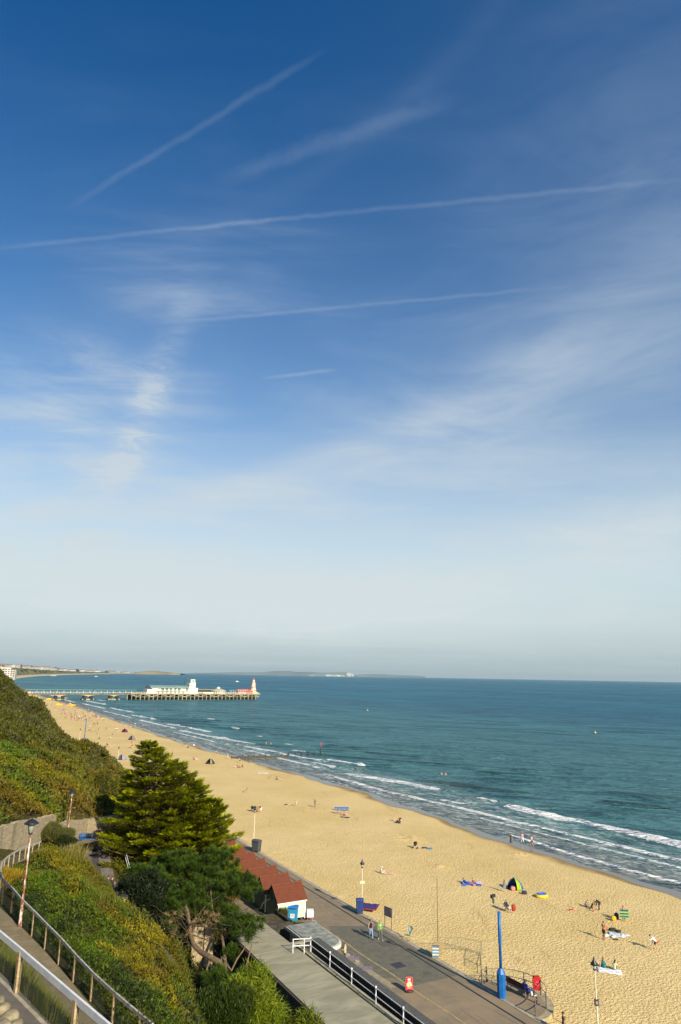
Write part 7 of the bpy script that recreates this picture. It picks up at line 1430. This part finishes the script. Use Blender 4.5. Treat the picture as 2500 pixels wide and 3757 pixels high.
mb.poly([tuple(p) for p in P], [(4*i+k, 4*i+4+k, 4*i+5+k, 4*i+1+k) for i in range(len(den)-1) for k in (0, 1, 2)]); tag(mb.build('far_cliffs', M_fcliff), kind='structure')
# buildings and trees along the far brow
random.seed(5); M_fb = [mat('far_white', (.58, .56, .50), .7), mat('far_cream', (.46, .41, .33), .7), mat('far_brick', (.35, .25, .19), .8)]; M_froof = mat('far_roof', (.22, .18, .16), .8)
def farhouse(p, w_, h, d, mi, rz, k):
    t = thing('far_building', 'tiny building on the distant clifftop skyline', 'building', p, rz, 'buildings along the distant clifftop'); MB().box((0, 0, h/2-2), (w_, d, h+4)).build('wall', M_fb[mi], t)
    if k % 3: MB().vprism([(-d/2-.5, h), (d/2+.5, h), (0, h+w_*.12)], 'x', -w_/2, w_/2).build('roof', M_froof, t)
    else: MB().box((0, 0, h+.5), (w_*.5, d*.6, 2)).build('roof', M_froof, t)
    for j in range(3): MB().box(((j-1)*w_*.3, -d/2-.1, h*.55), (w_*.18, .3, h*.25)).build('window', M_pdark, t)
for i in range(76):
    k = int(3+(len(BROW)-8)*(i/76)**.9); b = BROW[k]; sc_ = b.y/2200; farhouse(b+Vector((random.uniform(-20, 20)*sc_, 25*sc_, -1)), random.uniform(9, 26)*sc_, random.uniform(2, 6)*min(sc_, 2.0), 14*sc_, random.choice((0, 0, 1, 1, 2)), random.uniform(-.2, .2), i)
def fartree(p, s_): t = thing('far_tree', 'small dark tree on the distant clifftop skyline', 'tree', p, 0, 'trees along the distant clifftop'); d = rdir(60, .2); P = d*np.array((s_, s_, s_*.7))*(.5+.5*rng.random((60, 1)))+np.array((0, 0, s_*.9)); D = rdir(60)*s_*.7; leaves('crown', P, D, perp(D)*s_*.5, np.tile(np.array((.085, .105, .05)), (60, 1))*(.7+.6*rng.random((60, 1))), parent=t); MB().tube([(0, 0, -2), (0, 0, s_)], s_*.08, 5).build('trunk', M_bark, t)
for i in range(34): b = BROW[int(len(BROW)*.85*(i/34))]; fartree(b+Vector((random.uniform(-25, 25), 30, -5*b.y/2200)), random.uniform(3.5, 7.5)*b.y/2200)
# hotel block at the left edge, on the near side of the bay
hb = thing('seafront_apartments', 'stepped white and cream seafront apartment blocks at the far left edge', 'building', atd(20, 2474, 1450)-Vector((0, 0, 2)), .25)
for i, (x, w_, h) in enumerate(((-26, 18, 22), (-12, 12, 20), (-2, 11, 18.5), (8, 10, 15))):
    b_ = MB().box((x+6, i*2, h/2-6), (w_, 18, h+6)).build('block', M_fb[i % 2], hb)
    for f in range(4):
        for j in range(2): MB().box((x+6+(j-.5)*w_*.45, i*2-9.1, 1+f*4.2-2), (w_*.28, .3, 1.8)).build('window', M_pdark, b_)
MB().box((-8, -12, -4), (50, 10, 5)).build('ground_floor', M_fb[0], hb)
# far pier stub and boats
fp = thing('far_pier', 'tiny white pier far along the bay', 'pier', at(196, 2479.2, SEA+3), .3); MB().box((0, 0, 1), (26, 8, 1.2)).build('deck', M_pier_w, fp); [MB().box((-12+k*6, 0, -1.5), (1, 6, 5)).build('leg', M_pier_w, fp) for k in range(5)]
for px, py, s_, lb in ((353, 2483, 7, 'white boat on the far blue water'), (871, 2502, 5, 'small pale boat beyond the end of the pier')):
    t = thing('boat', lb, 'boat', at(px, py, SEA), .2); MB().prism([(-s_, -1.2), (s_*.6, -1.2), (s_, 0), (s_*.6, 1.2), (-s_, 1.2)], 0, 1.6).build('hull', M_white, t); MB().box((-s_*.2, 0, 2.4), (s_*.8, 2, 1.8), taper=.8).build('cabin', M_white, t)
# headland and the island with white chalk cliffs
def ridge(name, prof, Y, m, depth, z0=SEA-1):
    """prof: (px, top py, base py) -> long hill with real depth at distance Y"""
    rows = []; n = len(prof)*6
    for i in range(n+1):
        x = i/n*(len(prof)-1); k = min(int(x), len(prof)-2); u = x-k; px = prof[k][0]*(1-u)+prof[k+1][0]*u; tp = prof[k][1]*(1-u)+prof[k+1][1]*u
        a = atd(px, tp+random.uniform(-.12, .12), Y); zt = a.z; f = Vector((a.x, a.y-depth*.10, z0)); rows += [f, Vector((a.x, a.y-depth*.05, z0+(zt-z0)*.75)), Vector((a.x, a.y, zt)), Vector((a.x*1.02, a.y+depth, z0))]
    mb = MB(); mb.poly([tuple(p) for p in rows], [(4*i+k, 4*i+4+k, 4*i+5+k, 4*i+1+k) for i in range(n) for k in (0, 1, 2)]); return tag(mb.build(name, m, smooth=True), kind='structure')
M_fhill = mat('headland_heath', (.12, .12, .06), .95, .3, .002, c2=(.34, .27, .16)); M_isle = mat('haze_tinted_downs', (.13, .17, .18), .95, .15, .0006); M_chalk = mat('chalk_cliff', (.50, .49, .43), .9, .25, .01)  # distance haze is mixed into the grey-blue of the island hills
ridge('headland', [(480, 2471.5), (505, 2466.5), (540, 2461.6), (570, 2461.4), (600, 2465.0), (640, 2468.5), (665, 2472)], 9500, M_fhill, 600)
ridge('island_hills', [(640, 2472.5), (700, 2470.2), (780, 2468.8), (860, 2466.8), (960, 2466.8), (1010, 2462.4), (1060, 2462.6), (1090, 2465.8), (1140, 2465.4), (1180, 2468.2), (1250, 2467.2), (1275, 2467.4), (1300, 2480.3)], 26000, M_isle, 2500)
ridge('distant_downs', [(1290, 2477.5), (1330, 2474.5), (1380, 2473.8), (1430, 2475.5), (1500, 2478.6), (1560, 2481)], 34000, M_isle, 2000)
def chalk(px0, px1, top, base, Y, nm):
    t = []; n = max(4, int((px1-px0)/2.2))
    for i in range(n+1):
        px = px0+(px1-px0)*i/n; tt = np.interp(px, [q[0] for q in top], [q[1] for q in top])+(random.uniform(0, 1.6) if nm == 'chalk_band' else random.uniform(-.2, .5)); f = atd(px, base, Y); g = atd(px, tt, Y); t += [Vector((f.x, f.y-60*random.random(), f.z)), Vector((g.x, g.y, g.z)), Vector((g.x, g.y+300, g.z-4))]
    mb = MB(); mb.poly([tuple(p) for p in t], [(3*i+k, 3*i+3+k, 3*i+4+k, 3*i+1+k) for i in range(n) for k in (0, 1)]); return tag(mb.build(nm, M_chalk), kind='structure')
chalk(1273, 1298, [(1273, 2468.5), (1282, 2468.2), (1288, 2472), (1298, 2475.5)], 2484.5, 25200, 'chalk_stacks'); chalk(1196, 1268, [(1196, 2475.5), (1230, 2475), (1268, 2477)], 2483.5, 25300, 'chalk_band'); chalk(1132, 1162, [(1132, 2478.5), (1145, 2476.5), (1162, 2479)], 2480.5, 25300, 'chalk_band')
# gulls
for px, py, Y, lb in ((26, 1581, 240, 'dark gull gliding high at the left edge of the sky'), (172, 2155, 330, 'small gull banking low in the left sky'), (26, 1853, 480, 'tiny far gull at the left edge of the sky')):
    t = thing('gull', lb, 'bird', atd(px, py, Y), .4, 'gulls in the sky'); MB().tube([(0, -.22, 0), (0, -.08, .01), (0, .1, .01), (0, .24, .02)], [.02, .07, .06, .015], 8).build('body', mat('gull_grey', (.12, .12, .13), .7), t, True)
    for sx in (-1, 1): MB().tube([(0, .03, .02), (sx*.3, .08, .12), (sx*.68, -.04, .03)], [.08, .07, .01], 6, side=(0, 1, 0), flat=.18).build('wing', mat('gull_grey', (.12, .12, .13), .7), t)
# ------------------------------------------------------------------ marine haze
def haze():
    m = bpy.data.materials.new('sea_haze'); m.use_nodes = True; T = NT(m.node_tree); m.node_tree.nodes.clear()
    v = T.n('ShaderNodeVolumePrincipled', {'Color': (.54, .68, .74, 1), 'Density': 1.7e-5, 'Anisotropy': 0.0}); o = T.n('ShaderNodeOutputMaterial'); T.link(v.outputs[0], o.inputs['Volume'])
    b = MB().box((0, 0, 0), (140000, 140000, 330)).build('haze', m, loc=(0, 0, 155)); tag(b, kind='stuff')
haze()
